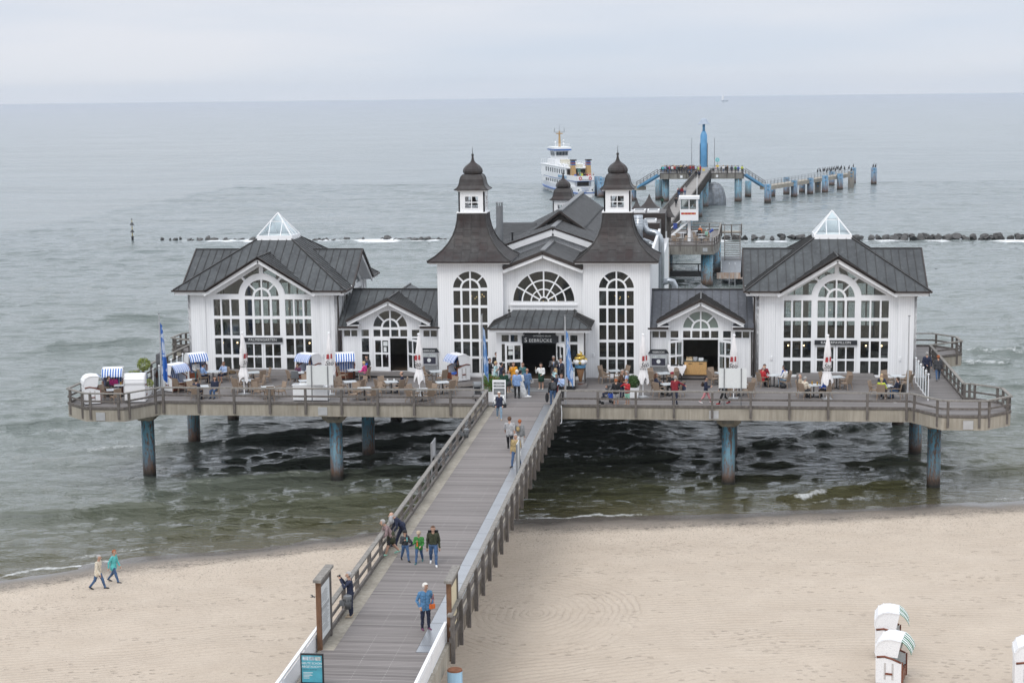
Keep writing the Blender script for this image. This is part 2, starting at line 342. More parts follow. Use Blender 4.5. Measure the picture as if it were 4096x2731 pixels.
# breaking and swelling crests: (x0,y0,x1,y1, height, width, foam)
CR = [(-32, 8, -23.4, 11.2, .30, 1.1, .78), (-23.4, 11.2, -7, 20.6, .42, 1.1, .12), (-21.5, -.8, -6.5, 5.3, .40, 1.0, .05), (-6.5, 5.3, 2, 8, .25, .9, 0),
      (.2, 6.9, 9.2, 10.3, .28, .8, .7), (13, 12, 22.5, 21.2, .34, .9, .75), (15.5, -1.9, 18, -.2, .34, .8, .9), (18, -.2, 23.5, 3.4, .34, .9, .05),
      (33, 55.6, 39.5, 54.6, .3, 1, .8), (32, 48.5, 37, 49.4, .3, 1, .8), (-52, 53, -41.5, 59.6, .62, 1.7, .1), (-54.5, 77.5, -45, 75, .5, 1.6, .2),
      (-41, 15.6, -32.5, 20, .45, 1.2, .3), (-38, 22, -28, 15.5, .3, 1.2, .4), (-17, 5, -9, 9.5, .28, .8, 0), (-14, 11, -6, 15, .3, .8, 0), (24, 20, 40, 27, .35, 1.1, .15), (26, 6, 38, 11, .32, 1, .1), (-30, -9, -20, -6, .25, .9, .1), (-16, -6, -8, -2.5, .2, .8, .1)]
_r = random.Random(5)
for i in range(620):
    x = _r.uniform(-95, 95); y = _r.uniform(-6, 170); L = _r.uniform(.6, 2.6); a = R(_r.gauss(12, 12))
    if abs(x) < 30 and y < 60: continue
    CR.append((x-L*math.cos(a), y-L*math.sin(a), x+L*math.cos(a), y+L*math.sin(a), _r.uniform(.05, .16), _r.uniform(.28, .6), .0))
WV = []
for i in range(46):
    lam = .8*(1.105**i) * _r.uniform(.95, 1.05); a = R(-72+_r.gauss(0, 26 if lam < 5 else 15)); k = 2*PI/lam
    WV.append((k*math.cos(a), k*math.sin(a), .0105*min(lam, 3)**.85*min(1, (4/lam))**.35*_r.uniform(.6, 1.2), _r.uniform(0, 6.28), lam))
def sea_z(X, Y):
    d = np.gradient(Y, axis=0); dx = np.gradient(X, axis=1); sp = np.maximum(np.abs(d), np.abs(dx))
    s = (shore(X)-Y)*.93; off = -s; shal = np.clip(off/9, 0, 1); z = np.zeros_like(X); foam = np.zeros_like(X)
    for kx, ky, A, ph, lam in WV:
        if lam > 26: continue
        f = np.clip((lam/sp-2.4)/1.6, 0, 1); z += A*f*np.sin(kx*X+ky*Y+ph)
    z *= .25+.75*shal
    wob = .35*np.sin(X*.9)+.22*np.sin(X*2.3+1)+.12*np.sin(X*5.1)
    for x0, y0, x1, y1, h, w, fo in CR:
        L = math.hypot(x1-x0, y1-y0); ux, uy = (x1-x0)/L, (y1-y0)/L
        m = (X > min(x0, x1)-3) & (X < max(x0, x1)+3) & (Y > min(y0, y1)-4) & (Y < max(y0, y1)+4)
        if not m.any(): continue
        x = X[m]-x0; y = Y[m]-y0; t = (x*ux+y*uy)/L; c = -x*uy+y*ux+wob[m]*.55
        e = np.clip(np.minimum(t+.12, 1.12-t)/.3, 0, 1); e = e*e*(3-2*e)
        pr = np.where(c < 0, np.exp(-(c/(w*.45))**2), np.exp(-(c/(w*1.25))**2)); z[m] += h*e*pr
        if fo: foam[m] = np.maximum(foam[m], fo*e*np.where(c < 0, np.exp(-((c+.15)/(w*.55))**2), np.exp(-(c/(w*1.1))**2)*.62))
    ln = off+wob*.8                                     # run-up foam along the shore
    seg = .45+.55*np.clip(np.sin(X*.21+.6)+.5*np.sin(X*.53), 0, 1)
    foam = np.maximum(foam, np.exp(-((ln-.8)/.5)**2)*seg*.93); foam = np.maximum(foam, 1.0*np.exp(-((ln-.25)/.2)**2)*(1.1-seg)); foam = np.maximum(foam, .72*np.exp(-((ln-2.6-.5*np.sin(X*.3))/.6)**2)*np.clip(np.sin(X*.33+2)+.3, 0, 1))
    bw = (Y-(174.2-.02*(X+30)+.8*np.sin(X*.2)))           # white water against the breakwater stones
    g = np.where(X < -20, 1.5, np.where(X < 14, 1.2, 1.15))*((X > -76) & (X < 95))
    foam = np.maximum(foam, g*np.exp(-((bw+np.where(X < -20, .8, 2.0))/(2.2+1.3*np.sin(X*1.3+np.sin(X*.37)*3)))**2)*(.55+.45*np.clip(np.sin(X*.7)+np.sin(X*.31+2)+.6, 0, 1)))
    for hx, hy in ((-20, 283), (-16.5, 282.5), (12, 270), (-29, 318)): foam = np.maximum(foam, .7*np.exp(-(((X-hx)/4)**2+((Y-hy)/7)**2)))
    z = z-.02
    z = np.where(s > .3, -.05-.15*np.clip(s, 0, 8), z)
    return z, {'foam': foam, 'offshore': off}
xs = axis_lines(-44, 46, .26, -4200, 4200, 1.10); xs = np.unique(np.round(np.concatenate([xs[(np.abs(xs) <= 44) | (np.abs(xs) > 112)], np.arange(-112, -44, .55), np.arange(44.3, 112, .55)]), 3)); ys = axis_lines(-30, 62, .22, -300, 5740, 1.03); ys = np.unique(np.round(np.concatenate([ys[(ys < 62) | (ys > 346)], np.arange(62, 200, .55), np.arange(200, 346, .8)]), 3))
sea = grid_obj('sea', xs, ys, sea_z); sea['kind'] = 'structure'
m, t, b = newmat('sea_water'); sea.data.materials.append(m)
fo = N(t, 'ShaderNodeAttribute', attribute_name='foam').outputs['Fac']; of = N(t, 'ShaderNodeAttribute', attribute_name='offshore').outputs['Fac']
P0 = pos(t); tint = noise(t, mapped(t, (.05, .09, 1)), .9, 4)
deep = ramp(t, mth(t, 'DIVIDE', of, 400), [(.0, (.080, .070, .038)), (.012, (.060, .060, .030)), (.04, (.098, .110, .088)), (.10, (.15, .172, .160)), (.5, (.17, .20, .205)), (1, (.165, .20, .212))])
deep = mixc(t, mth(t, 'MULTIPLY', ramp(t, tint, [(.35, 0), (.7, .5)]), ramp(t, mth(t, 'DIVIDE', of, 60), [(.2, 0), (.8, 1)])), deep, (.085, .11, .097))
deep = mixc(t, ramp(t, mth(t, 'DIVIDE', of, 6000), [(.12, 0), (.7, .9)]), deep, (.055, .115, .21))  # darker blue horizon band of haze painted into the far water colour
fn = mth(t, 'ADD', mth(t, 'MULTIPLY', noise(t, P0, 2.6, 8, .78), .75), mth(t, 'MULTIPLY', noise(t, mapped(t, (.5, .8, 1)), 1.1, 5, .6), .35))
fm = ramp(t, mth(t, 'ADD', mth(t, 'MULTIPLY', fo, .45), mth(t, 'MULTIPLY', fn, .75)), [(.70, 0), (.90, 1)])
fm = mth(t, 'MULTIPLY', fm, ramp(t, fo, [(.04, 0), (.2, 1)]))
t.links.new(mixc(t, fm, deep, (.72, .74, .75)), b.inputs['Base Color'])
t.links.new(mth(t, 'ADD', ramp(t, fm, [(0, .0), (.7, .5)]), ramp(t, mth(t, 'DIVIDE', of, 400), [(0, .05), (.12, .06), (.5, .085), (1, .10)])), b.inputs['Roughness']); b.inputs['IOR'].default_value = 1.333
nF = noise(t, mapped(t, (.9, 1.7, 1)), 2.4, 4, .6, .4); nA = noise(t, mapped(t, (.30, .75, 1)), 1.0, 4, .62, .7); nB = noise(t, mapped(t, (.10, .26, 1)), 1.0, 3, .6, .6); nC = noise(t, mapped(t, (.03, .085, 1)), 1.0, 3, .6, .5)
sm_ = ramp(t, noise(t, mapped(t, (.012, .02, 1)), 1, 3), [(.35, .55), (.65, 1.1)])           # calmer and rougher patches
h = mth(t, 'ADD', mth(t, 'MULTIPLY', nF, .11), mth(t, 'MULTIPLY', sm_, mth(t, 'ADD', mth(t, 'MULTIPLY', nA, .55), mth(t, 'ADD', mth(t, 'MULTIPLY', nB, .70), mth(t, 'MULTIPLY', nC, 1.2)))))
bump(t, b, h, .8, 1.0)
# ---------------------------------------------------------------- beach
RK1, RK2 = (3.3, -28.2), (19, -47)
def beach_z(X, Y):
    s = (shore(X)-Y)*.93
    z = np.where(s > 0, .052*s, .07*s); z = np.minimum(z, 1.75+.004*s); z = np.maximum(z, -3)
    k = np.clip((s-4)/4, 0, 1)
    z = z+k*(.03*np.sin(X*.7+Y*.5)+.025*np.sin(X*1.7-Y*.9+1)+.02*np.sin(Y*2.1+X*.3))
    return z, {'inland': s}
bx = axis_lines(-42, 44, .5, -900, 900, 1.25); by = axis_lines(-62, 4, .5, -420, 400, 1.3)
beach = grid_obj('beach', bx, by, beach_z); beach['kind'] = 'structure'
m, t, b = newmat('beach_sand'); beach.data.materials.append(m)
s_ = N(t, 'ShaderNodeAttribute', attribute_name='inland').outputs['Fac']; P0 = pos(t)
sw = mth(t, 'ADD', s_, mth(t, 'MULTIPLY', mth(t, 'SUBTRACT', noise(t, P0, .35, 3), .5), 2.4))
dry = ramp(t, noise(t, P0, .5, 6, .6), [(.3, (.46, .385, .308)), (.7, (.53, .452, .368))])
dry = mixc(t, ramp(t, noise(t, P0, 7, 5, .7), [(.4, .35), (.6, 0)]), dry, (.42, .35, .28))
wet = mixc(t, ramp(t, mth(t, 'DIVIDE', sw, 8), [(.06, 0), (.20, .30), (.30, .55), (.46, 1)]), (.115, .10, .086), dry)
# dark weed and shell specks, thickest along the tide line
spk = noise(t, mapped(t, (1, 1.6, 1)), 9, 3, .6); wk = noise(t, mapped(t, (1, 2.2, 1)), 1.7, 5, .65)
den = ramp(t, mth(t, 'DIVIDE', sw, 30), [(.02, .0), (.055, 1), (.10, .75), (.2, .55), (.5, .28), (.9, .12)])
speck = mth(t, 'MULTIPLY', ramp(t, mth(t, 'ADD', mth(t, 'MULTIPLY', spk, 1), mth(t, 'MULTIPLY', den, .17)), [(.70, 0), (.735, 1)]), ramp(t, wk, [(.34, 0), (.5, 1)]))
wl = mth(t, 'ABSOLUTE', mth(t, 'SUBTRACT', mth(t, 'ADD', s_, mth(t, 'MULTIPLY', noise(t, P0, .5, 4), 2.6)), 3.7))    # tide wrack
weed = mth(t, 'MULTIPLY', ramp(t, wl, [(.12, 1), (.55, 0)]), ramp(t, noise(t, mapped(t, (1, 1.8, 1)), 3.2, 5, .7), [(.50, 0), (.58, 1)]))
c = mixc(t, mth(t, 'MAXIMUM', mth(t, 'MULTIPLY', speck, .85), mth(t, 'MULTIPLY', weed, .8)), wet, (.05, .042, .033))
# rake marks: parallel furrows swept in wide arcs
pv = xyz(t); wv = mth(t, 'MULTIPLY', mth(t, 'SUBTRACT', noise(t, P0, .45, 3), .5), .8)
def rad(cx, cy, kx, ky):
    a_ = mth(t, 'SUBTRACT', pv[0], cx); b_ = mth(t, 'SUBTRACT', pv[1], cy)
    return mth(t, 'SQRT', mth(t, 'ADD', mth(t, 'MULTIPLY', mth(t, 'MULTIPLY', a_, a_), kx), mth(t, 'MULTIPLY', mth(t, 'MULTIPLY', b_, b_), ky)))
r1 = rad(RK1[0], RK1[1], 1, .42); r2_ = rad(RK2[0], RK2[1], .42, 1); lin = mth(t, 'ADD', mth(t, 'MULTIPLY', pv[0], -.36), pv[1])
def fur(v, w): return mth(t, 'POWER', mth(t, 'ABSOLUTE', mth(t, 'SINE', mth(t, 'MULTIPLY', mth(t, 'ADD', v, wv), PI/w))), .7)
rk = mixc(t, mth(t, 'LESS_THAN', mth(t, 'ADD', r1, wv), 4.7), fur(r2_, .36), fur(r1, .33))
rk = mixc(t, mth(t, 'GREATER_THAN', pv[0], -2.2), fur(lin, .40), rk)
fade = ramp(t, noise(t, P0, .2, 3), [(.32, .25), (.6, 1)])
foot = N(t, 'ShaderNodeTexVoronoi', ins={'Scale': 2.1, 'Randomness': 1}); t.links.new(mapped(t, (1, 1.5, 0)), foot.inputs[0])
ft = ramp(t, foot.outputs['Distance'], [(.0, 0), (.16, .2), (.30, 1)])
trail = noise(t, mapped(t, (.12, .75, 1)), 1.0, 3, .5, .8)
fk = mth(t, 'MAXIMUM', ramp(t, trail, [(.54, 0), (.60, 1)]), ramp(t, noise(t, P0, .17, 4), [(.55, 0), (.63, .9)]))
fd = mth(t, 'MULTIPLY', mth(t, 'SUBTRACT', 1, ft), fk)
inl = ramp(t, mth(t, 'DIVIDE', sw, 12), [(.3, 0), (.6, 1)])
hgt = mth(t, 'ADD', mth(t, 'MULTIPLY', mth(t, 'MULTIPLY', rk, fade), .42), mth(t, 'ADD', mth(t, 'MULTIPLY', fd, -.9), mth(t, 'ADD', mth(t, 'MULTIPLY', noise(t, P0, 3.2, 5, .6), .8), mth(t, 'MULTIPLY', noise(t, P0, 22, 3), .18))))
c = mixc(t, mth(t, 'MULTIPLY', mth(t, 'MULTIPLY', mth(t, 'SUBTRACT', 1, rk), fade), mth(t, 'MULTIPLY', inl, .42)), c, (.37, .30, .235))
c = mixc(t, mth(t, 'MULTIPLY', fd, mth(t, 'MULTIPLY', inl, .5)), c, (.33, .27, .21))
t.links.new(c, b.inputs['Base Color']); t.links.new(ramp(t, mth(t, 'DIVIDE', sw, 8), [(.05, .25), (.2, .75), (.4, .95)]), b.inputs['Roughness'])
bump(t, b, mth(t, 'MULTIPLY', hgt, mth(t, 'ADD', .12, inl)), .8, .11)
# ---------------------------------------------------------------- pier platform, walkway, piles, railings
HALF = [(0, 0), (22.5, 0), (24.02, -2.3), (26.45, -2.3), (28.1, -.72), (28.05, 2), (26.45, 3.5), (26.05, 3.5), (26.05, 19.4), (28.45, 21.2), (28.35, 23.4), (26.95, 25.1), (23.8, 25.1)]
OUT = HALF[1:]+[(-x, y) for x, y in HALF[:0:-1]]
plat = thing('pier_platform', 'broad concrete pier platform with grey plank deck carrying the white pavilions', 'pier')
def prism(poly, z0, z1): return MB().slab([(x, y, z1) for x, y in poly], z1-z0)
def inset(poly, d):
    n = len(poly); r = []
    for i in range(n):
        a, b_, c = Vector(poly[i-1]), Vector(poly[i]), Vector(poly[(i+1) % n])
        n1 = (b_-a).orthogonal().normalized(); n2 = (c-b_).orthogonal().normalized(); k = (n1+n2); k = k/max(.3, k.dot(n1)); r.append(tuple(b_-k*(-d)))
    return r
prism(OUT, 4.24, 4.95).build('concrete_slab', CONC, plat)
prism(inset(OUT, .25), 4.20, 4.237).build('underside', pm('shade_dark_underside', (.05, .05, .045), .9, .3), plat)  # dark plate added below the slab, under-deck shade put into its colour
prism(inset(OUT, .06), 4.954, 5.0).build('deck', DECK, plat)
mb = MB()
for y in (4, 10, 16, 22): mb.box(-24.6, 24.6, y-.4, y+.4, 3.75, 4.196)
for x in (-24, -12, 0, 12, 24): mb.box(x-.35, x+.35, .9, 25, 3.85, 4.19)
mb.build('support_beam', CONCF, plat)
for x, y in ((-12.4, -.004), (11.15, -.004)): MB().box(x-.28, x+.28, y-.03, y+.01, 4.32, 4.82).build('cover_plate', STEEL, plat)
for s in (-1, 1): MB().box(25.5*s-.28, 25.5*s+.28, -2.335, -2.29, 4.3, 4.8).build('cover_plate', STEEL, plat)
hall = thing('pier_platform', 'narrower rear concrete platform under the long back hall', 'pier')
prism([(-7.4, 25.102), (7.6, 25.102), (7.2, 60), (6.2, 106.6), (-8, 106.6)], 4.24, 4.96).build('concrete_slab', CONCF, hall)
sl = thing('sea_terrace', 'concrete cafe terrace on blue piles beside the back of the long hall', 'terrace')
prism([(5.2, 106.62), (11.5, 106.62), (12.2, 112), (12.6, 130), (4.2, 130), (3.2, 106.62)], 3.95, 4.95).build('concrete_slab', CONCF, sl)
prism([(5.4, 106.8), (11.4, 106.8), (12.05, 112), (12.4, 129.8), (4.4, 129.8)], 4.954, 5).build('deck', DECK, sl)
MB().box(10.2, 10.75, 106.58, 106.61, 4.3, 4.75).build('cover_plate', STEEL, sl)
# front walkway
wk = thing('pier_walkway', 'plank walkway with pale concrete edge and ribbed steel strip leading to the pavilions', 'walkway')
MB().box(-2.32, 2.0, -70, -.01, 4.30, 4.94).build('concrete_edge', CONC, wk)
MB().box(-1.76, 1.03, -45.68, 1.2, 4.944, 5.004).build('boards', WALKB, wk)
MB().box(-2.18, 1.62, -70, -45.69, 4.944, 5.003).build('boards', WALKB, wk, label='wider plank landing at the shore end of the walkway')
m, t, b = newmat('ribbed_steel'); setc(b, (.5, .52, .55), .36, .7)
p = xyz(t); f = mth(t, 'FRACT', mth(t, 'DIVIDE', p[0], .06)); jn = mth(t, 'FRACT', mth(t, 'DIVIDE', p[1], 2.5))
c = mixc(t, ramp(t, f, [(0, .25), (.3, 1)]), (.28, .295, .315), (.46, .48, .51)); c = mixc(t, ramp(t, jn, [(0, 0), (.012, 0), (.02, 1)]), (.1, .1, .11), c)
c = mixc(t, ramp(t, noise(t, pos(t), 1.2, 5), [(.35, .25), (.65, 0)]), c, (.3, .29, .28)); t.links.new(c, b.inputs['Base Color']); bump(t, b, f, .2, .01)
MB().box(1.045, 1.72, -45.66, .4, 4.95, 5.012).build('steel_strip', m, wk)
# --- piles
def pile(x, y, r, top, label, cap=None, group='blue painted pier piles', mat=PILE, name='pier_pile'):
    o = thing(name, label, 'pile', (x, y, 0), 0, group)
    MB().path([(0, 0, -3), (0, 0, 0), (0, 0, top)], r, 20).build('column', mat, o, True)
    if cap: MB().lathe([(r*1.02, top), (r*1.05, top+.01), (cap, top+.32), (cap, 4.198)], sq=True).build('cap', CONC, o)
    return o
k = 0
for x, d in ((-24.05, 'beneath the beach chair bay at the blue flag end'), (-12.05, 'beneath the plate on the terrace edge, blue flag end'), (12.05, 'beneath the plate on the terrace edge, bare pole end'), (24.2, 'beneath the rounded bay at the bare pole end')):
    pile(x, 1.95, .40, 3.55, 'rusty blue front pile '+d, .72)
for x, y, d in ((-24.1, 11.7, 'second behind the flag end bay'), (-11.3, 8.3, 'between the two front piles, in the shade'), (24.2, 11.2, 'second behind the bare pole end bay'), (-11.65, 20.4, 'third in line, deep in shade at the flag end'), (-23.7, 20.1, 'at the far flag end corner'), (24.1, 20.5, 'at the far bare pole end corner'), (12.3, 10, 'behind the middle pile, bare pole end'), (12, 20.4, 'third in line, bare pole end')):
    pile(x, y, .42, 4.2, 'dark blue pile '+d)
RUSTB = concrete('flaking_pale_blue_paint', (.30, .45, .56), (.20, .32, .42))
o = thing('mooring_post', 'pale blue flaking steel post with rusty brown top beside the white balustrade', 'post', (2.42, -46.1, 1.6))
MB().path([(0, 0, -1), (0, 0, 2.95)], .255, 22).build('shaft', RUSTB, o, True)
MB().path([(0, 0, 2.952), (0, 0, 3.0)], [.258, .24], 22).build('rusty_top', pm('rust', (.19, .075, .035), .85, .35, 5), o)
# --- timber railings
def railing(name, label, pts, posts, cat='railing', mat=TIMB, top=.95, w=.18, closed=False, ext=.62, mid=True, kick=True, group=None, side=1, ps=.14):
    o = thing(name, label, cat, (0, 0, 0), 0, group)
    a = MB(); m_ = MB(); kb = MB()
    for p, q in zip(pts, pts[1:]):
        z0, z1 = (p[2] if len(p) > 2 else D), (q[2] if len(q) > 2 else D)
        P_, Q = Vector((p[0], p[1], z0)), Vector((q[0], q[1], z1)); u = (Q-P_).normalized()*.02
        a.bar(P_+Z3*top-u, Q+Z3*top+u, w, .075); m_.bar(P_+Z3*.47, Q+Z3*.47, .05, .11)
        kb.bar(P_+Z3*.06, Q+Z3*.06, .09, .14)
    a.build('handrail', TIMBL if mat is TIMB else mat, o)
    if mid: m_.build('middle_rail', mat, o)
    if kick: kb.build('kerb_beam', mat, o)
    for k, pp in enumerate(posts):
        if k < 100: MB().box(pp[0]-ps/2, pp[0]+ps/2, pp[1]-ps/2, pp[1]+ps/2, (pp[2] if len(pp) > 2 else D)-ext, (pp[2] if len(pp) > 2 else D)+top-.03).build('post', mat, o)
    return o
def along(p, q, n, a=0, b=1): return [tuple(p[i]+(q[i]-p[i])*(a+(b-a)*k/max(1, n-1)) for i in range(len(p))) for k in range(n)]
railing('wooden_railing', 'weathered timber railing along the terrace edge, flag end to walkway', [(-22.5, -.02), (-2.33, -.02)], along((-22.3, -.1), (-2.33, -.1), 10))
railing('wooden_railing', 'weathered timber railing along the terrace edge, walkway to bare pole end', [(2.05, -.02), (22.5, -.02)], along((2.05, -.1), (22.3, -.1), 10))
for s, nm in ((-1, 'around the bay crowded with white beach chairs'), (1, 'around the empty rounded bay at the bare pole end')):
    pts = [(s*x, y) for x, y in HALF[1:8]]; ps = []
    for (p, q) in zip(pts, pts[1:]):
        ps += along(p, q, 2, .14, .86)
    railing('wooden_railing', 'angled weathered timber railing '+nm, pts, ps)
    pts = [(s*x, y) for x, y in HALF[7:]]
    railing('wooden_railing', 'long timber railing down the pavilion side, '+('flag end' if s < 0 else 'bare pole end'), pts, along(pts[0], pts[1], 10, .03)+along(pts[1], pts[2], 2, .15, .85)+along(pts[2], pts[3], 2, .15, .85)+along(pts[3], pts[4], 2, .15, .85))
wr = railing('wooden_railing', 'weathered timber railing of the walkway on the couple leaning side', [(-2.33, -43.7), (-2.33, -.1)], along((-2.38, -43.5), (-2.38, -2.6), 18))
wr = railing('wooden_railing', 'heavy weathered timber railing of the walkway beside the steel strip', [(2.05, -44.6), (2.05, -.1)], along((2.13, -44.5), (2.13, -2.2), 22), ext=.75)
mb = MB()                                                # short raking boards between the posts
for i in range(40): mb.box(2.004, 2.03, -44.2+1.08*i, -43.24+1.08*i, 4.3, 4.9)
mb.build('slat_cladding', timber('slatted_side_boards', (.27, .235, .19), (.13, .11, .09)), wr)
# --- white balustrades at the shore end
for x, y0, d in ((-2.42, -43.9, 'behind the black poster stand'), (1.86, -44.3, 'beside the rusty topped blue post')):
    o = thing('white_balustrade', 'white boarded balustrade at the shore end of the walkway '+d, 'balustrade', (x, y0, D))
    MB().box(-.05, .05, -25, 0, .58, .66).build('handrail', WHITE, o)
    mb = MB()
    for i in range(165): mb.box(-.02, .015, -24.9+.151*i, -24.9+.151*i+.138, -.22, .46)
    mb.build('boarding', WHITE, o)
    for i in range(9): MB().box(-.04, .04, -24.9+3.1*i, -24.82+3.1*i, -.3, .575).build('post', WHITE, o)
    MB().box(-.09, .09, -25, 0, -.42, -.3).build('base_beam', WHITE, o)
# --- notice boards
PAPER = pm('white_notice', (.66, .68, .68), .5, .03, 6); CREAMP = pm('cream_notice', (.62, .55, .38), .5, .03)
for x, y, z, mt_, d in ((-2.28, -44.7, 7.38, PAPER, 'with a printed white notice beside the photographing man'), (1.98, -43.45, 7.08, CREAMP, 'with a blank cream panel beside the woman in blue')):
    o = thing('notice_board', 'tall timber framed notice board '+d, 'notice board', (x, y, D))
    h = z-D
    for yy in (-.8, .8): MB().box(-.08, .08, yy-.07, yy+.07, -.75, h-.05).build('post', TIMBB if yy < 0 else TIMB, o)
    MB().box(-.14, .14, -1.0, 1.0, h-.048, h+.05).build('cap', TIMBL, o)
    MB().box(-.05, .05, -.73, .73, h-.30, h-.06).box(-.05, .05, -.73, .73, .02, .2).build('frame', TIMB, o)
    pn = MB().box(.0, .04, -.72, .72, .21, h-.31).build('panel', mt_, o)
    if mt_ is PAPER:
        mb = MB()
        for i in range(34):
            zz = h-.55-.042*i; y0 = -.6 if i % 9 else -.1
            if i in (11, 12, 13, 14): continue
            mb.box(.0402, .0425, y0, random.uniform(.25, .6), zz, zz+.014)
        for i in range(9): mb.box(.0402, .0425, -.55+.13*i, -.48+.13*i, h-1.16, h-1.03)
        mb.build('print', GREYM, pn)
# thin double-sided panels fixed to the walkway rails
for x, y, z0, z1, d in ((-2.52, -19.3, 6.0, 6.82, 'over the rail on the sea side of the leaning couple'), (1.62, -19.15, 5.47, 6.78, 'beside the man in the khaki jacket')):
    o = thing('panel_sign', 'thin panel on grey posts '+d, 'sign', (x, y, D))
    MB().box(-.012, .012, -.62, .62, z0-D, z1-D).build('panel', PAPER if x > 0 else STEEL, o)
    for yy in (-.6, .55): MB().box(-.04, .04, yy-.03, yy+.03, -.1 if x < 0 else 0.01, z1-D+(.02 if yy > 0 else -.02)).build('post', GREYM, o)
# black poster stand
o = thing('poster_stand', 'black framed poster stand with turquoise diving poster on the shore end planks', 'poster stand', (-1.63, -49.4, D))
MB().box(-.37, .37, -.04, .04, .16, 1.14).build('frame', BLACK, o)
TURQ = pm('turquoise_print', (.08, .34, .42), .4, .25, 3)
pn = MB().box(-.325, .325, -.046, -.041, .21, 1.09).build('poster', TURQ, o)
for i, c in enumerate(((.42, .5, .55), (.3, .36, .4), (.45, .5, .5))): MB().box(-.29+.2*i, -.11+.2*i, -.049, -.0465, .93, 1.05).build('picture', pm('small_picture_%d' % i, c, .5, .4, 12), pn)
text('HEUTE SCHON', .095, LETTER, 'lettering', pn, (0, -.0475, .83), .001); text('ABGETAUCHT?', .095, LETTER, 'lettering', pn, (0, -.0475, .72), .001)
text('TÄGLICH GEÖFFNET', .05, INK, 'lettering', pn, (-.07, -.0475, .62), .001)
mb = MB()
for i in range(5): mb.box(-.28, random.uniform(-.1, .1), -.049, -.0465, .52-.045*i, .535-.045*i)
mb.build('print', LETTER, pn)
MB().box(-.42, .42, -.3, .3, 0, .06).box(-.05, .05, -.03, .03, .06, .17).build('foot', BLACK, o)
# litter bins on the walkway rail
def bin_(y, label):
    o = thing('litter_bin', label, 'bin', (-2.02, y, D), 0, 'litter bins on the walkway rail')
    MB().path([(0, 0, .36), (0, 0, .74)], [.125, .14], 20).build('body', pm('bin_grey', (.10, .105, .11), .5, .15), o, True)
    MB().lathe([(.142, .74), (.15, .76), (.148, .83), (.09, .86)], n=20).build('lid', GREYM, o)
    mb = MB()
    for i in range(10): mb.box(-.015+.135*math.cos(i*.628), .015+.135*math.cos(i*.628), .135*math.sin(i*.628)-.015, .135*math.sin(i*.628)+.015, .64, .71)
    mb.build('slot', BLACK, o)
    MB().box(-.3, -.11, -.04, .04, .45, .65).build('bracket', GREYM, o)
bin_(-42.1, 'grey round litter bin on the railing beside the photographing man'); bin_(-11.4, 'grey round litter bin on the railing near the terrace')
# white cable running down the outer side of the walkway
MB().path([(2.22, -1.3, 5.3), (2.24, -1.3, 4.9), (2.24, -1.4, 4.4), (2.24, -1.7, 4.3), (2.2, -2, 4.35)], .03, 6).build('white_cable', WHITE)
tag(bpy.data.objects['white_cable'], 'white cable hanging at the corner of walkway and terrace', 'cable')
# ---------------------------------------------------------------- buildings
def seams(mb, poly, across, spacing=.58, w=.026, h=.05, off=0, lift=.02):
    p = [Vector(x) for x in poly]; nrm = Vector((0, 0, 0))
    for i in range(len(p)): nrm += p[i].cross(p[(i+1) % len(p)])
    nrm.normalize(); nrm = nrm if nrm.z > 0 else -nrm
    a = Vector(across); a = (a-nrm*a.dot(nrm)).normalized(); u = nrm.cross(a).normalized()
    q = [(x.dot(a), x.dot(u)) for x in p]; d = p[0].dot(nrm)
    lo, hi = min(x[0] for x in q), max(x[0] for x in q); k = math.ceil((lo-off)/spacing)*spacing+off
    while k < hi:
        ys = []
        for (x0, y0), (x1, y1) in zip(q, q[1:]+q[:1]):
            if (x0 <= k) != (x1 <= k): ys.append(y0+(k-x0)/(x1-x0)*(y1-y0))
        ys.sort()
        for y0, y1 in zip(ys[::2], ys[1::2]):
            if y1-y0 > .15: mb.bar(a*k+u*y0+nrm*(d+lift), a*k+u*y1+nrm*(d+lift), w, h, nrm)
        k += spacing
def rot(k, pts): 
    c, s = ((1, 0), (0, 1), (-1, 0), (0, -1))[k % 4]
    return [(x*c-y*s, x*s+y*c, z) for x, y, z in pts]
def RZ(k): return Matrix.Rotation(k*PI/2, 4, 'Z')
def archpanes(cx, cz, r0, r1, ri, angs, gap=.05):          # ring panes between radial bars, plus two quarter panes inside
    L = []
    for a0, a1 in zip(angs, angs[1:]):
        g1, g0 = math.degrees(gap/r1), math.degrees(gap/r0)
        L.append(arc(cx, cz, r1, a0+g1, a1-g1, 9)+arc(cx, cz, r0, a1-g0, a0+g0, 7))
    if ri:
        g = math.degrees(math.asin(gap/ri))
        L.append(arc(cx, cz, ri, 2, 90-g, 8)+[(cx+gap, cz+.02)]); L.append(arc(cx, cz, ri, 90+g, 178, 8)+[(cx-gap, cz+.02)])
    return L
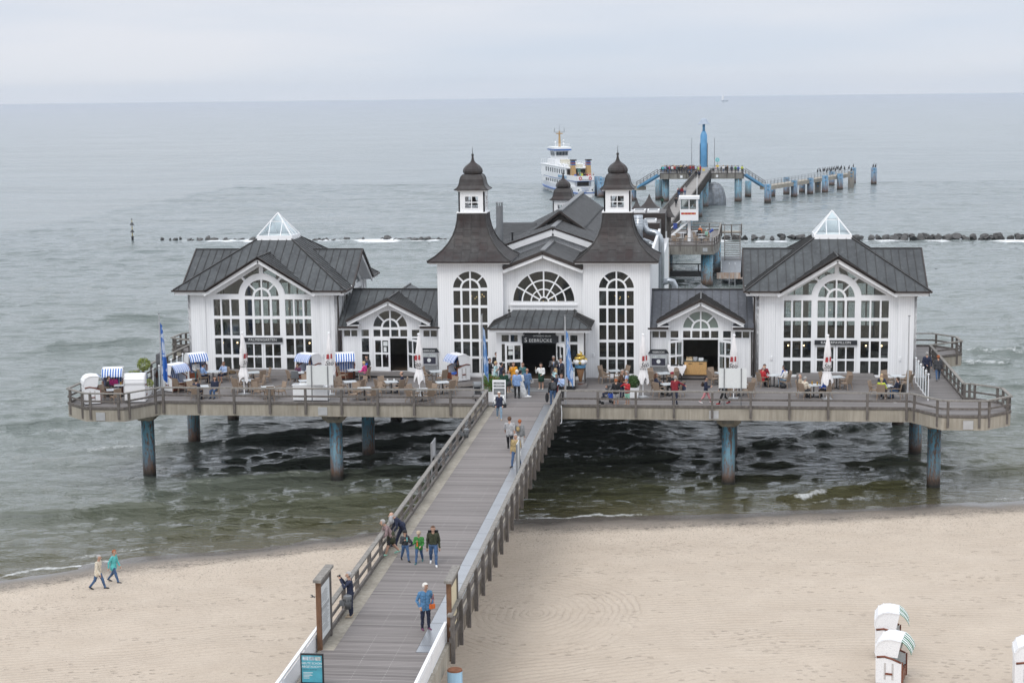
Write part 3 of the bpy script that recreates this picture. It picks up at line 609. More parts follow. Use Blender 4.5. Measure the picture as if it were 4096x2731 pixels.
# ---- corner pavilions
def pav_panes(door):
    H = []; sl, za = .605, 7.28
    rows = [(3.88, 5.0), (2.55, 3.68), (1.26, 2.36), (.14, 1.06)]
    for s in (-1, 1):
        for a, c in ((1.58, 2.12), (2.23, 2.77), (2.88, 3.34)):
            for z0, z1 in rows: H.append(rect(min(s*a, s*c), max(s*a, s*c), z0, z1))
        for a, c in ((.06, .53), (.68, 1.19)):
            for z0, z1 in (rows[:2] if door else rows): H.append(rect(min(s*a, s*c), max(s*a, s*c), z0, z1))
    H += archpanes(0, 5.16, .64, 1.17, .50, (1, 45, 90, 135, 179), .05)
    rl = lambda x: za-sl*x
    for s in (-1, 1):
        g = math.degrees(math.asin(.2/1.6)); A = arc(0, 5.16, 1.6, g, 42, 8)
        c, n = math.cos(R(42)), math.sin(R(42)); t = (za-5.16)/(n+sl*c); e = (t*c, 5.16+t*n)
        H.append([(s*x, z) for x, z in A+[e, ((za-5.36)/sl, 5.36)]])
        c, n = math.cos(R(47)), math.sin(R(47)); t = (za-5.16)/(n+sl*c); e = (t*c, 5.16+t*n)
        A = arc(0, 5.16, 1.6, 47, math.degrees(math.acos(.14/1.6)), 8)
        H.append([(s*x, z) for x, z in A+[(.14, rl(.14)), e]])
    return H
PO = [(-3.42, .04), (3.42, .04), (3.42, 5.34), (0, 7.42), (-3.42, 5.34)]
PW = [(-5.1, 0), (5.1, 0), (5.1, 5.5), (3.6, 5.5), (0, 7.66), (-3.6, 5.5), (-5.1, 5.5)]
DRO = rect(-1.32, 1.32, .04, 2.14)
wall_me = plate([PW, PO], .16, SIDING, 'wall', -5.02); 
win_me = plate([PO]+pav_panes(False), .12, WHITE, 'window', -5.04)
winf_me = plate([PO, DRO]+pav_panes(True), .12, WHITE, 'window', -5.04)
pane_me = plate([PO], .006, GLASS, 'pane', -4.99)
panef_me = plate([PO, DRO], .006, GLASS, 'pane', -4.99)
def door_leaf(w, h, rows, mat_=WHITE, glass=GLASS, cols=2, st=.12):
    hs = []; cw = (w-st*2-(cols-1)*.09)/cols
    for z0, z1 in rows:
        for i in range(cols): hs.append(rect(st+i*(cw+.09), st+i*(cw+.09)+cw, z0, z1))
    return plate([rect(0, w, 0, h)]+hs, .07, mat_, 'door'), plate([rect(.05, w-.05, .05, h-.05)], .006, glass, 'pane')
def add_door(parent, me, pm_, loc, rz, mirror=False, handle=True):
    d = mobj('door', me, parent); d.location = loc; d.rotation_euler = (0, 0, rz); d.scale = (-1 if mirror else 1, 1, 1)
    mobj('pane', pm_, d)
    if handle: MB().box(.86*1.0, .9, -.09, .09, .95, 1.12).build('handle', STEEL, d)
    return d
LEAF1 = door_leaf(1.30, 2.06, [(1.14, 1.92), (.30, 1.02)])
LEAF2 = door_leaf(1.14, 2.2, [(1.25, 2.06), (.28, 1.12)])
E_, G_, T_, S_, z0_, z1_ = 5.85, 3.55, 2.45, 1.22, 5.70, 8.70
RM = [(-E_, -E_, z0_), (-G_, -E_, z0_), (0, -T_, 7.903), (G_, -E_, z0_), (E_, -E_, z0_), (S_, -S_, z1_), (-S_, -S_, z1_)]
def pavilion(cx, label, rear):
    o = thing('pavilion', label, 'pavilion', (cx, 16.4, D))
    for k in range(4):
        mobj('wall', wall_me if k == 0 else wall_me.copy(), o).matrix_local = RZ(k)
        w = mobj('window', winf_me if k == 0 else win_me, o); w.matrix_local = RZ(k)
        mobj('pane', panef_me if k == 0 else pane_me, w)
        for s in (-1, 1):
            if k in (0, 1, 3):
                q = MB().box(*(s*4.26-.36, s*4.26+.36), -5.165, -5.102, .1, 5.16).box(s*4.26-.42, s*4.26+.42, -5.2, -5.101, 5.163, 5.46).build('pilaster', SIDING, o); q.matrix_local = RZ(k)
        q = MB().box(-5.13, 5.13, -5.16, -5.102, -.02, .097).build('base_trim', WHITE, o); q.matrix_local = RZ(k)
        t_ = MB()
        for s in (-1, 1):
            t_.bar((s*3.80, -5.80, 5.40), (0, -5.80, 7.66), .09, .26); 
            t_.box(*sorted((s*3.62, s*5.8)), -5.80, -5.73, 5.38, 5.60); t_.box(*sorted((s*3.45, s*5.75)), -5.728, -5.101, 5.47, 5.51)
            t_.slab([(0, -5.75, 7.74), (s*3.7, -5.75, 5.44), (s*3.7, -5.102, 5.44), (0, -5.102, 7.74)], .03)
        t_.build('gable_trim', WHITE, o).matrix_local = RZ(k)
        g = MB()
        for s in (-1, 1):
            g.bar((s*3.66, -5.93, 5.63), (0, -5.93, 7.88), .08, .17); g.box(*sorted((s*3.60, s*5.95)), -5.97, -5.83, 5.59, 5.70)
        g.build('gutter', TRIMD, o).matrix_local = RZ(k)
    rf = MB(); sm = MB()
    for k in range(4):
        rf.slab(rot(k, RM), .09); seams(sm, rot(k, RM), rot(k, [(1, 0, 0)])[0], off=.29)
        for s in (-1, 1):
            tri = rot(k, [(0, -5.97, 7.905), (s*3.62, -5.97, 5.665), (0, -T_, 7.905)]); rf.slab(tri, .06); seams(sm, tri, rot(k, [(0, 1, 0)])[0], .5, off=.1)
        a, b_ = rot(k, [(-E_, -E_, z0_+.03), (-S_, -S_, z1_+.03)]); sm.bar(a, b_, .09, .08)
        a, b_ = rot(k, [(0, -5.97, 7.93), (0, -T_, 7.93)]); sm.bar(a, b_, .10, .08)
    r_ = rf.build('roof', ZINC, o); sm.build('seam', SEAM, r_)
    sk = MB().lathe([(1.30, 8.62), (1.26, 8.70), (1.24, 8.92)], sq=True); ap = Vector((0, 0, 10.45))
    for k in range(4):
        a, b_ = rot(k, [(-1.2, -1.2, 8.92), (1.2, -1.2, 8.92)]); sk.bar(a, ap, .06, .07); sk.bar(a, b_, .06, .08)
        p1, p2 = rot(k, [(-.42, -1.2, 8.92), (-.42, -.42, 9.92)]); sk.bar(p1, p2, .045, .05)
        p1, p2 = rot(k, [(.42, -1.2, 8.92), (.42, -.42, 9.92)]); sk.bar(p1, p2, .045, .05)
        p1, p2 = rot(k, [(-.43, -.44, 9.88), (.43, -.44, 9.88)]); sk.bar(p1, p2, .05, .05)
    sk = sk.build('skylight', WHITE, o); g = MB()
    for k in range(4): g.poly(rot(k, [(-1.18, -1.18, 8.93), (1.18, -1.18, 8.93), (0, 0, 10.42)]))
    g.build('pane', GLASSC, sk)
    for s in (-1, 1): add_door(o, LEAF1[0], LEAF1[1], (s*1.31, -5.04, .05), 0, s > 0, s < 0)
    MB().box(-2.5, 2.4, -8.15, -5.2, .004, .15).box(-2.5, 2.4, -7.7, -5.201, .151, .30).build('entrance_step', DECK, o)
    MB().box(-5, 5, -4.9, 4.9, .02, .06).build('floor', FLOORIN, o)
    inn = MB()
    for x, y in ((-3.2, -2.8), (-1.2, -1), (2.6, -3), (3.1, 1), (-2.5, 2), (.5, 2.5)): inn.lathe([(.5, .06), (.5, .74), (.02, .75)], x, y, 12)
    inn.build('covered_table', pm('grey_tablecloth', (.34, .34, .33), .8), o)
    MB().box(-3.6, 3.6, 3.6, 3.8, .06, 2.2).box(-4.6, -4.4, -3, 3, .06, 1.6).build('counter', DARKIN, o)
    for i in range(7):
        if i == 3: continue
        x = -3+i; MB().sphere((x, -4.3, 1.95), .055).build('lamp', BULB, o)
    pp = (5.25, -5.35) if rear else (-5.25, -5.35)
    MB().path([(pp[0]*1.08, -5.85, 5.6), (pp[0]*1.0, -5.4, 5.25), (pp[0]*1.0, -5.32, 3.2), (pp[0]*1.0, -5.32, .1)], .06, 8).build('downpipe', TRIMD, o)
    for s in (-1, 1): MB().path([(s*4.1, -5.19, 1.12), (s*4.1, -5.19, 1.34)], .07, 10).build('wall_lamp', WHITE, o)
    return o
PL = pavilion(-18.95, 'white pavilion with grey hipped roof and glass pyramid, at the blue flag end', True)
PR = pavilion(19.02, 'white pavilion with grey hipped roof and glass pyramid, at the bare flagpole end', False)
def board_sign(x, y, z, w, h, txt, size, label, notch=False, sub=None):
    o = thing('name_sign', label, 'sign', (x, y, z))
    c = .12 if notch else 0
    lp = [(-w/2, 0), (w/2, 0), (w/2, h-c)]+([(w/2-.1, h-c), (w/2-.22, h)] if notch else [(w/2, h)])+([(-w/2+.22, h), (-w/2+.1, h-c), (-w/2, h-c)] if notch else [(-w/2, h)])
    me = plate([lp], .06, INK, 'board'); b_ = mobj('board', me, o)
    if sub:
        text(sub[0], sub[1], LETTER, 'lettering', b_, (sub[2], -.034, h*.80), .004)
        text(txt[0], size*1.3, LETTER, 'lettering', b_, (-w*.43, -.034, h*.35), .004, 'LEFT'); text(txt[1:], size, LETTER, 'lettering', b_, (-w*.43+.29, -.034, h*.31), .004, 'LEFT', spacing=1.06)
    else: text(txt, size, LETTER, 'lettering', b_, (0, -.034, h/2), .004, spacing=1.12)
    return o
board_sign(-18.95, 11.2, 7.13, 2.72, .30, 'PALMENGARTEN', .235, 'black name board with pale lettering behind a closed parasol at the flag end')
board_sign(19.02, 11.2, 7.13, 2.72, .30, 'KAISERPAVILLON', .225, 'black name board with pale lettering over the far double door, bare pole end')
# ---- connecting wings
def wing(cx, label, green):
    o = thing('connecting_wing', label, 'building', (cx, 0, D))
    X = 3.36; OPN = rect(-1.17, 1.17, .26, 2.46)
    Wl = [(-X, 0), (X, 0), (X, 3.2), (2.2, 3.2), (2.2, 3.9), (0, 4.99), (-2.2, 3.9), (-2.2, 3.2), (-X, 3.2)]
    arch_o = arc(0, 3.15, 1.24, 0, 180, 20)+[(-1.24, 2.5), (1.24, 2.5)]
    side = [rect(s*2.68-.52, s*2.68+.52, 2.5, 3.1) for s in (-1, 1)]; side2 = [rect(s*1.7-.34, s*1.7+.34, .3, 3.1) for s in (-1, 1)]
    for s in side: pass
    mobj('wall', plate([Wl, arch_o, OPN]+side+side2, .16, SIDING, 'wall', 11.08), o)
    ap = archpanes(0, 3.17, .62, 1.14, .5, (1, 45, 90, 135, 179))
    low = [rect(a, c, 2.57, 3.03) for a, c in ((-1.14, -.67), (-.55, -.06), (.06, .55), (.67, 1.14))]
    w = mobj('window', plate([arch_o]+ap+low, .12, WHITE, 'window', 11.06), o)
    mobj('pane', plate([arc(0, 3.15, 1.2, 0, 180, 20)], .006, GLASSG if green else GLASS, 'pane', 11.1), w); mobj('pane', plate([rect(-1.2, 1.2, 2.54, 3.1)], .006, GLASS, 'pane', 11.11), w)
    for s, sd_, s2_ in ((-1, side[0], side2[0]), (1, side[1], side2[1])):
        c = s*2.68; w = mobj('window', plate([sd_, rect(c-.45, c-.04, 2.58, 3.03), rect(c+.04, c+.45, 2.58, 3.03)], .12, WHITE, 'window', 11.06), o); mobj('pane', plate([sd_], .006, GLASS, 'pane', 11.1), w)
        c = s*1.7; w = mobj('window', plate([s2_, rect(c-.25, c+.25, 2.58, 3.03), rect(c-.25, c+.25, 1.5, 2.46), rect(c-.25, c+.25, .42, 1.4)], .12, WHITE, 'window', 11.06), o); mobj('pane', plate([s2_], .006, GLASS, 'pane', 11.1), w)
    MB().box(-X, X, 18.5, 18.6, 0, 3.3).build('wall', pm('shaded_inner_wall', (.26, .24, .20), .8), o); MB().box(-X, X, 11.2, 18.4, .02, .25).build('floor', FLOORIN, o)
    MB().box(-3, -1.6, 13.5, 16, .26, 1.5).box(1.5, 2.9, 13, 17, .26, 2.3).build('counter', DARKIN, o)
    poly = [(-3.42, 10.5, 3.3), (-2.1, 10.5, 3.3), (-2.1, 12.17, 4.08), (0, 14.48, 5.15), (2.1, 12.17, 4.08), (2.1, 10.5, 3.3), (3.42, 10.5, 3.3), (3.42, 14.8, 5.3), (-3.42, 14.8, 5.3)]
    rf = MB().slab(poly, .08); sm = MB(); seams(sm, poly, (1, 0, 0), .56, off=.2)
    bk = [(-3.42, 14.8, 5.3), (3.42, 14.8, 5.3), (3.42, 19.1, 3.3), (-3.42, 19.1, 3.3)]; rf.slab(bk, .08)
    for s in (-1, 1):
        gp = [(0, 10.28, 5.165), (s*2.84, 10.28, 3.735), (s*2.84, 11.40, 3.735), (0, 14.48, 5.165)]; rf.slab(gp, .05); seams(sm, gp, (0, 1, 0), .42, off=.2)
        gb = [(0, 19.3, 5.165), (s*2.84, 19.3, 3.735), (s*2.84, 18.2, 3.735), (0, 15.1, 5.165)]; rf.slab(gb, .05)
    sm.bar((-3.42, 14.8, 5.34), (3.42, 14.8, 5.34), .14, .07).bar((0, 10.28, 5.2), (0, 14.5, 5.2), .1, .08).bar((0, 15.1, 5.2), (0, 19.3, 5.2), .1, .08)
    r_ = rf.build('roof', ZINC if not green else ZINCB, o); sm.build('seam', SEAM, r_)
    t_ = MB()
    for s in (-1, 1): t_.bar((s*2.78, 10.40, 3.50), (0, 10.40, 4.90), .07, .24); t_.box(*sorted((s*2.0, s*2.8)), 10.4, 11.0, 3.36, 3.40); t_.slab([(0, 10.42, 4.99), (s*2.6, 10.42, 3.7), (s*2.6, 10.99, 3.7), (0, 10.99, 4.99)], .03); t_.box(*sorted((s*2.14, s*3.4)), 10.56, 10.62, 3.06, 3.2)
    t_.build('gable_trim', WHITE, o)
    g = MB()
    for s in (-1, 1): g.bar((s*2.86, 10.27, 3.68), (0, 10.27, 5.12), .07, .17); g.box(*sorted((s*2.08, s*3.42)), 10.40, 10.52, 3.2, 3.31)
    g.build('gutter', TRIMD, o)
    for s in (-1, 1): MB().path([(s*3.3, 10.5, 3.22), (s*3.3, 10.9, 3.0), (s*3.3, 10.92, .1)], .05, 8).build('downpipe', TRIMD, o)
    if green:
        add_door(o, LEAF2[0], LEAF2[1], (-1.15, 10.98, .26), R(180+38), False, False); add_door(o, LEAF2[0], LEAF2[1], (1.15, 10.98, .26), R(-38), False, False)
    else:
        d = add_door(o, LEAF2[0], LEAF2[1], (-1.15, 11.0, .26), R(-4)); mb = MB()
        MB().box(.68, .98, -.05, -.042, 1.7, 1.98).box(.7, .9, -.05, -.042, 1.3, 1.62).build('notice', PAPER, d)
        add_door(o, LEAF2[0], LEAF2[1], (1.15, 10.98, .26), R(-42), False, False)
    MB().box(-2.6, 2.6, 9.8, 11.0, .004, .13).box(-2.6, 2.6, 10.25, 10.99, .131, .25).build('entrance_step', DECK, o)
    return o
ZINCB = metal_roof('bluish_grey_metal_roof', (.072, .076, .088), (.115, .122, .138))
wing(-10.2, 'low white wing with arched gable window beside the striped beach chairs', False)
wing(10.32, 'low white wing with pale green arched gable window and open doors', True)
# ---- main hall with the two towers
H = thing('pier_hall', 'white pier hall with twin bell towers, arched windows and long grey roofs behind', 'building', (.08, 0, D))
def holes_tower(cx):
    h = []
    for a, c in ((-1.12, -.66), (-.53, -.06), (.06, .53), (.66, 1.12)):
        for z0, z1 in ((4.75, 5.71), (3.61, 4.58), (2.51, 3.48), (1.36, 2.34), (.26, 1.22)): h.append(rect(cx+a, cx+c, z0, z1))
    return h+archpanes(cx, 5.84, .68, 1.14, .56, (1, 45, 90, 135, 179))
for s in (-1, 1):
    c = s*4.79; op = arc(c, 5.84, 1.26, 0, 180, 22)+[(c-1.26, .03), (c+1.26, .03)]
    mobj('wall', plate([rect(c-2.16, c+2.16, 0, 7.6), op], .18, SIDING, 'wall', 10.49), H)
    w = mobj('window', plate([op]+holes_tower(c), .14, WHITE, 'window', 10.46), H)
    mobj('pane', plate([op], .006, GLASSD, 'pane', 10.50), w)
    MB().box(c-2.16, c-1.98, 10.582, 14.72, 0, 7.6).box(c+1.98, c+2.16, 10.582, 14.72, 0, 7.6).build('wall', SIDING, H)
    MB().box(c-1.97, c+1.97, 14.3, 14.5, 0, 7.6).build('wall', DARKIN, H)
    MB().box(c-1.4, c+1.4, 10.33, 10.399, -.01, .12).build('sill', WHITE, H)
    for i in range(7): MB().sphere((c+.45*math.cos(i*.9)+.25, 12+.45*math.sin(i*.9), 5.15+.1*math.sin(i*2.1)), .035).build('lamp', BULB, H)
    MB().box(c-1.9, c+1.9, 11.2, 14, 2.9, 2.95).box(c-1.9, c+1.9, 11.2, 11.24, 2.95, 3.0).build('gallery', DARKIN, H)
    MB().box(c-2.66, c+2.66, 9.92, 14.9, 7.50, 7.62).build('eaves', WHITE, H)
    pr = [(2.72, 7.623), (2.74, 7.68), (2.3, 7.95), (1.87, 8.32), (1.5, 8.77), (1.23, 9.25), (1.06, 9.75), (.97, 10.2), (.93, 10.70)]
    rf = MB().lathe(pr, c, 12.54, sq=True).build('tower_roof', COPPER, H)
    sm = MB()
    for k in range(4):
        dx = ((1, 1), (1, -1), (-1, -1), (-1, 1))[k]; sm.path([(c+dx[0]*r, 12.54+dx[1]*r, z+.02) for r, z in pr[1:]], .045, 6)
        for j in range(-4, 5):
            u = j*.55; pts = [(r, z) for r, z in pr[1:] if r > abs(u)+.06]
            if len(pts) > 1:
                q = [(c+u, 12.54-r-.012, z) for r, z in pts]
                for a, b_ in zip(q, q[1:]):
                    v = [Vector(p)-Vector((c, 12.54, 0)) for p in (a, b_)]; v = [Matrix.Rotation(k*PI/2, 3, 'Z') @ x + Vector((c, 12.54, 0)) for x in v]; sm.bar(v[0], v[1], .02, .03)
    for zi in range(1, 8):                                 # staggered cross joints of the sheets
        for j in range(-4, 4):
            z = 7.75+zi*.42+(.2 if j % 2 else 0); r = float(np.interp(z, [p[1] for p in pr], [p[0] for p in pr]))
            u0, u1 = j*.55, (j+1)*.55
            if max(abs(u0), abs(u1)) < r-.02 and z < 10.6: sm.bar((c+u0, 12.54-r-.01, z), (c+u1, 12.54-r-.01, z), .012, .02)
    sm.build('seam', SEAM, rf)
    MB().box(c-2.74, c+2.74, 9.81, 9.86, 7.58, 7.67).build('gutter', TRIMD, H)
LAN = [rect(-.87, .87, 0, 1.36), rect(-.47, .47, .24, 1.06)]
lan_wall = plate(LAN, .10, WHITE, 'lantern_wall', -.82)
lan_bars = plate([rect(-.50, .50, .2, 1.1), rect(-.43, -.03, .68, 1.03), rect(.03, .43, .68, 1.03), rect(-.43, -.03, .27, .62), rect(.03, .43, .27, .62)], .06, WHITE, 'window', -.85)
lan_pane = plate([rect(-.47, .47, .22, 1.08)], .006, GLASSC, 'pane', -.82)
def lantern(parent, cx, cy, z, sc=1):
    T = Matrix.Translation((cx, cy, z)) @ Matrix.Scale(sc, 4)
    def put(o, par=parent):
        o.matrix_local = T; return o
    wl = joinmesh('lantern', [], WHITE); bm = bmesh.new()
    for k in range(4):
        m_ = lan_wall.copy(); m_.transform(RZ(k)); bm.from_mesh(m_); bpy.data.meshes.remove(m_)
    bm.to_mesh(wl); bm.free()
    L = put(mobj('lantern', wl, parent))
    for k in range(4):
        w = mobj('window', lan_bars, L); w.matrix_local = RZ(k)
    MB().box(-1.0, 1.0, -1.0, 1.0, -.06, .02).build('lantern_base', WHITE, L); MB().box(-.97, .97, -.97, .97, 1.362, 1.44).build('cornice', WHITE, L)
    MB().lathe([(.32, .42), (.30, .45), (.22, .62), (.17, .85), (.10, .98), (.03, 1.02)], n=16).build('bell', pm('bronze_bell', (.06, .055, .05), .4, .2, 4, .6), L, True)
    MB().box(-.3, .3, -.3, .3, .02, .34).build('bell_frame', STEEL, L)
    c1 = [(1.10, 1.441), (1.11, 1.48), (.96, 1.58), (.85, 1.74), (.80, 1.95), (.77, 2.15), (.70, 2.33), (.57, 2.46)]
    C = MB().lathe(c1, sq=True).build('lantern_roof', COPPER, L)
    ed = MB()
    for a in ((1, 1), (1, -1), (-1, -1), (-1, 1)): ed.path([(a[0]*r, a[1]*r, zz+.01) for r, zz in c1], .028, 6)
    ed.build('seam', SEAM, C)
    MB().lathe([(.55, 2.45), (.63, 2.52), (.67, 2.66), (.63, 2.82), (.50, 2.99), (.30, 3.14), (.16, 3.26), (.10, 3.40), (.05, 3.66)], n=8).build('onion_dome', COPPER, L)
    MB().sphere((0, 0, 3.72), .095).path([(0, 0, 3.7), (0, 0, 4.26)], [.022, .012], 6).build('finial', SEAM, L, True)
    return L
for s in (-1, 1): lantern(H, s*4.79, 12.54, 10.76)
lantern(H, -1.92, 50, 7.75, .99)
# middle gable with fan window, between the towers
fan = arc(0, 4.92, 2.12, 0, 180, 28); fp = []
for r0, r1, st in ((1.47, 2.02, 30), (.88, 1.38, 30), (.36, .80, 30)):
    for a in range(0, 180, st):
        g0, g1 = math.degrees(.045/r0), math.degrees(.045/r1); e = 1.5 if a == 0 else 0; f = 1.5 if a == 150 else 0
        fp.append(arc(0, 4.92, r1, a+max(g1, e), a+st-max(g1, f), 6)+arc(0, 4.92, r0, a+st-max(g0, f), a+max(g0, e), 5))
fp.append(arc(0, 4.93, .27, 3, 177, 10))
GW = [(-2.63, 3.0), (2.63, 3.0), (2.63, 7.0), (0, 8.02), (-2.63, 7.0)]
mobj('wall', plate([GW, fan], .16, SIDING, 'wall', 11.0), H)
w = mobj('window', plate([fan+[]]+fp, .12, WHITE, 'window', 10.96), H); mobj('pane', plate([fan], .006, GLASSD, 'pane', 11.0), w)
MB().box(-2.2, 2.2, 10.82, 10.92, 4.68, 4.80).build('sill', WHITE, H)
for x, z in ((.35, 5.2), (.6, 5.05), (.75, 5.02), (.4, 5.0), (.05, 5.03), (-.25, 5.03)): MB().sphere((x+.1, 12.2, z-.2), .03).build('lamp', BULB, H)
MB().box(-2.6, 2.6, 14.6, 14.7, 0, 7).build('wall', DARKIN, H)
rf = MB(); sm = MB()
def gable_roof(yf, yb, zr, half, slope, sp=.2, ax=0, cap=True):
    for s in (-1, 1):
        p = [(ax, yf, zr), (ax+s*half, yf, zr-slope*half), (ax+s*half, yb, zr-slope*half), (ax, yb, zr)]; rf.slab(p, .08); seams(sm, p, (0, 1, 0), sp, .05, .06)
    if cap: sm.bar((ax, yf-.03, zr+.05), (ax, yb, zr+.05), .34, .10)
gable_roof(10.3, 17.9, 8.30, 2.62, .385, .24)
def rakes(half, z0, z1, y, w, h, mat_, nm):
    mb = MB()
    for s in (-1, 1): mb.bar((s*half, y, z0), (0, y, z1), w, h)
    mb.build(nm, mat_, H)
rakes(2.62, 6.98, 7.99, 10.36, .1, .24, WHITE, 'gable_trim'); rakes(2.62, 7.20, 8.21, 10.28, .08, .22, TRIMD, 'roof_edge')
gable_roof(18.0, 25, 9.22, 4.6, .355, .24)
mobj('wall', plate([[(-4.5, 5), (4.5, 5), (4.5, 7.35), (0, 8.95), (-4.5, 7.35)]], .16, SIDING, 'wall', 18.5), H)
rakes(4.55, 7.33, 8.92, 18.05, .1, .44, WHITE, 'gable_trim'); rakes(4.6, 7.62, 9.20, 17.98, .06, .1, TRIMD, 'roof_edge')
gable_roof(24.6, 47, 9.55, 4.6, .5, .24, cap=False)
gable_roof(23.9, 46.5, 9.96, 1.9, .73, .24)
mobj('wall', plate([[(-1.8, 8.3), (1.8, 8.3), (0, 9.78)]], .1, DARKIN, 'wall', 24.3), H)
rakes(1.93, 8.5, 9.92, 23.88, .07, .14, TRIMD, 'roof_edge')
p = [(-6.6, 25.5, 7.3), (-2.4, 25.5, 7.3), (-2.4, 31, 8.62), (-5.0, 31, 8.62)]; rf.slab(p, .1); seams(sm, p, (0, 1, .24), .24, .05, .06)
gable_roof(47, 70, 6.6, 6.3, .3, .5)
r_ = rf.build('roof', metal_roof('ribbed_grey_roof', (.058, .058, .06), (.10, .102, .105)), H); sm.build('seam', pm('pale_roof_rib', (.13, .133, .137), .45, .2, 2, .2), r_)
MB().box(-6.7, -6.5, 14.73, 47, 0, 7.0).box(6.5, 6.7, 14.73, 46, 0, 6.9).box(-6.3, -6.1, 47, 70, 0, 4.6).box(5.7, 5.9, 61, 70, 0, 4.8).box(-6.1, 5.7, 69.8, 70, 0, 4.7).build('wall', SIDING, H)
MB().box(6.0, 7.05, 46, 60.5, -.7, 4.9).box(5.6, 6.9, 60.5, 60.7, 0, 5.5).build('wall', SIDING, H, label='white side block rising from the water beside the silver duct')
MB().box(-3.94, -3.88, 25.2, 25.3, 0, 5).build('roof_hatch', DARKIN, H)
cc = MB().path([(-3.95, 20, 7), (-3.95, 20, 10.62)], .25, 20).path([(-3.95, 20, 10.85), (-3.95, 20, 10.9)], [.30, .26], 20)
for i in range(8): cc.bar((-3.95+.22*math.cos(i*.785), 20+.22*math.sin(i*.785), 10.6), (-3.95+.22*math.cos(i*.785), 20+.22*math.sin(i*.785), 10.86), .03)
cc.build('chimney', GREYM, H)
MB().path([(-3.0, 19.5, 8.1), (-3.0, 19.5, 8.75)], .07, 10).path([(-3.0, 19.5, 8.74), (-3.0, 19.5, 8.8)], .12, 10).build('vent_pipe', BLACK, H)
MB().box(3.6, 6.75, 60, 66, 4.5, 7.22).build('roof_plant_box', TRIMD, H); MB().box(4.75, 6.4, 54, 59.5, 4.6, 6.75).build('roof_plant_box', TRIMD, H)
for x, y, z in ((4.3, 62, 7.23), (5.6, 62, 7.23), (5.5, 56, 6.76)):
    u = MB().box(x-.55, x+.55, y-1.2, y+1.2, z, z+.22).build('ventilation_unit', WHITE, H); MB().box(x-.42, x+.42, y-.8, y+.8, z+.221, z+.28).build('fan_grille', GREYM, u)
for x, y, z, q in ((5.0, 68, 7.2, 1.05), (3.75, 68.5, 6.8, .8), (6.95, 66.5, 6.4, .62)):
    MB().lathe([(q, z), (q*.72, z+.18), (q*.42, z+.5), (q*.2, z+.85), (.02, z+1.35)], x, y, sq=True).build('turret_cap', COPPER, H)
MB().box(6.75, 7.15, 66.3, 66.7, 4.4, 6.4).build('turret_post', TIMB, H)
MB().lathe([(.05, 6.2), (.5, 6.3), (.62, 6.6), (.5, 6.9), (.2, 7.1), (.05, 7.3)], .9, 62, n=10).build('onion_dome', COPPER, H)
# porch
Pc = .06
dop = rect(-1.12, 1.12, .32, 2.74); pw = []
for s in (-1, 1):
    for a, c in ((1.40, 1.86), (1.97, 2.44)):
        for z0, z1 in ((2.74, 3.18), (1.45, 2.58), (.5, 1.35)): pw.append(rect(*sorted((s*a, s*c)), z0, z1))
trn = [rect(-1.05, -.05, 3.22, 3.42), rect(.05, 1.05, 3.22, 3.42)]
mobj('porch_wall', plate([rect(-2.78, 2.82, .3, 3.62), dop]+pw+trn, .12, WHITE, 'porch_wall', 7.8), H)
w = mobj('window', plate([rect(-2.5, -1.3, .45, 3.3)], .006, GLASSD, 'pane', 7.83), H); w = mobj('window', plate([rect(1.3, 2.5, .45, 3.3)], .006, GLASSD, 'pane', 7.83), H)
MB().box(-2.78, -2.66, 7.87, 10.3, 0, 3.62).box(2.70, 2.82, 7.87, 10.3, 0, 3.62).build('porch_wall', SIDING, H)
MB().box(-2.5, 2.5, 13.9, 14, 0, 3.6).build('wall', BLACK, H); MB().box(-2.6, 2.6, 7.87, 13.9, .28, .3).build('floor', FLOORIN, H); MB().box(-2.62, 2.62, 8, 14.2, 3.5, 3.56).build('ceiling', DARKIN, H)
e0, e1, e2 = (3.30, 6.95, 3.70), (2.12, 8.9, 4.22), (2.12, 10.9, 4.40)
rp = MB(); sp = MB()
A = lambda e, s: (Pc+s*e[0], e[1], e[2])
f1 = [A(e0, -1), A(e0, 1), A(e1, 1), A(e1, -1)]; f2 = [A(e1, -1), A(e1, 1), A(e2, 1), A(e2, -1)]
rp.slab(f1, .07); rp.slab(f2, .07); seams(sp, f1, (1, 0, 0), .52); seams(sp, f2, (1, 0, 0), .52)
for s in (-1, 1):
    q = [A(e0, s), (Pc+s*3.30, 10.35, 3.70), (Pc+s*2.75, 10.35, 4.0), A(e2, s), A(e1, s)]; q = [A(e0, s), (Pc+s*3.30, 10.35, 3.70), (Pc+s*2.12, 10.35, 4.3), A(e1, s)]; rp.slab(q, .06); seams(sp, q, (0, 1, 0), .4); sp.bar(A(e0, s), A(e1, s), .08, .07)
r_ = rp.build('porch_roof', ZINC, H); sp.build('seam', SEAM, r_)
for s in (-1, 1): MB().lathe([(.13, 4.2), (.10, 4.3), (.03, 4.55)], Pc+s*2.12, 8.85, n=8).sphere((Pc+s*2.12, 8.85, 4.62), .085).path([(Pc+s*2.12, 8.85, 4.6), (Pc+s*2.12, 8.85, 4.95 if s < 0 else 4.72)], .015, 6).build('finial', SEAM, H)
MB().box(Pc-3.2, Pc+3.2, 7.0, 7.06, 3.44, 3.62).box(Pc-3.2, Pc-3.14, 7.061, 10.3, 3.44, 3.62).box(Pc+3.14, Pc+3.2, 7.061, 10.3, 3.44, 3.62).box(Pc-3.13, Pc+3.13, 7.062, 10.3, 3.56, 3.60).build('porch_eaves', WHITE, H)
MB().box(Pc-3.34, Pc+3.34, 6.87, 6.93, 3.62, 3.70).build('gutter', TRIMD, H); MB().path([(2.9, 7.85, 3.5), (2.9, 7.85, .1)], .045, 8).build('downpipe', TRIMD, H)
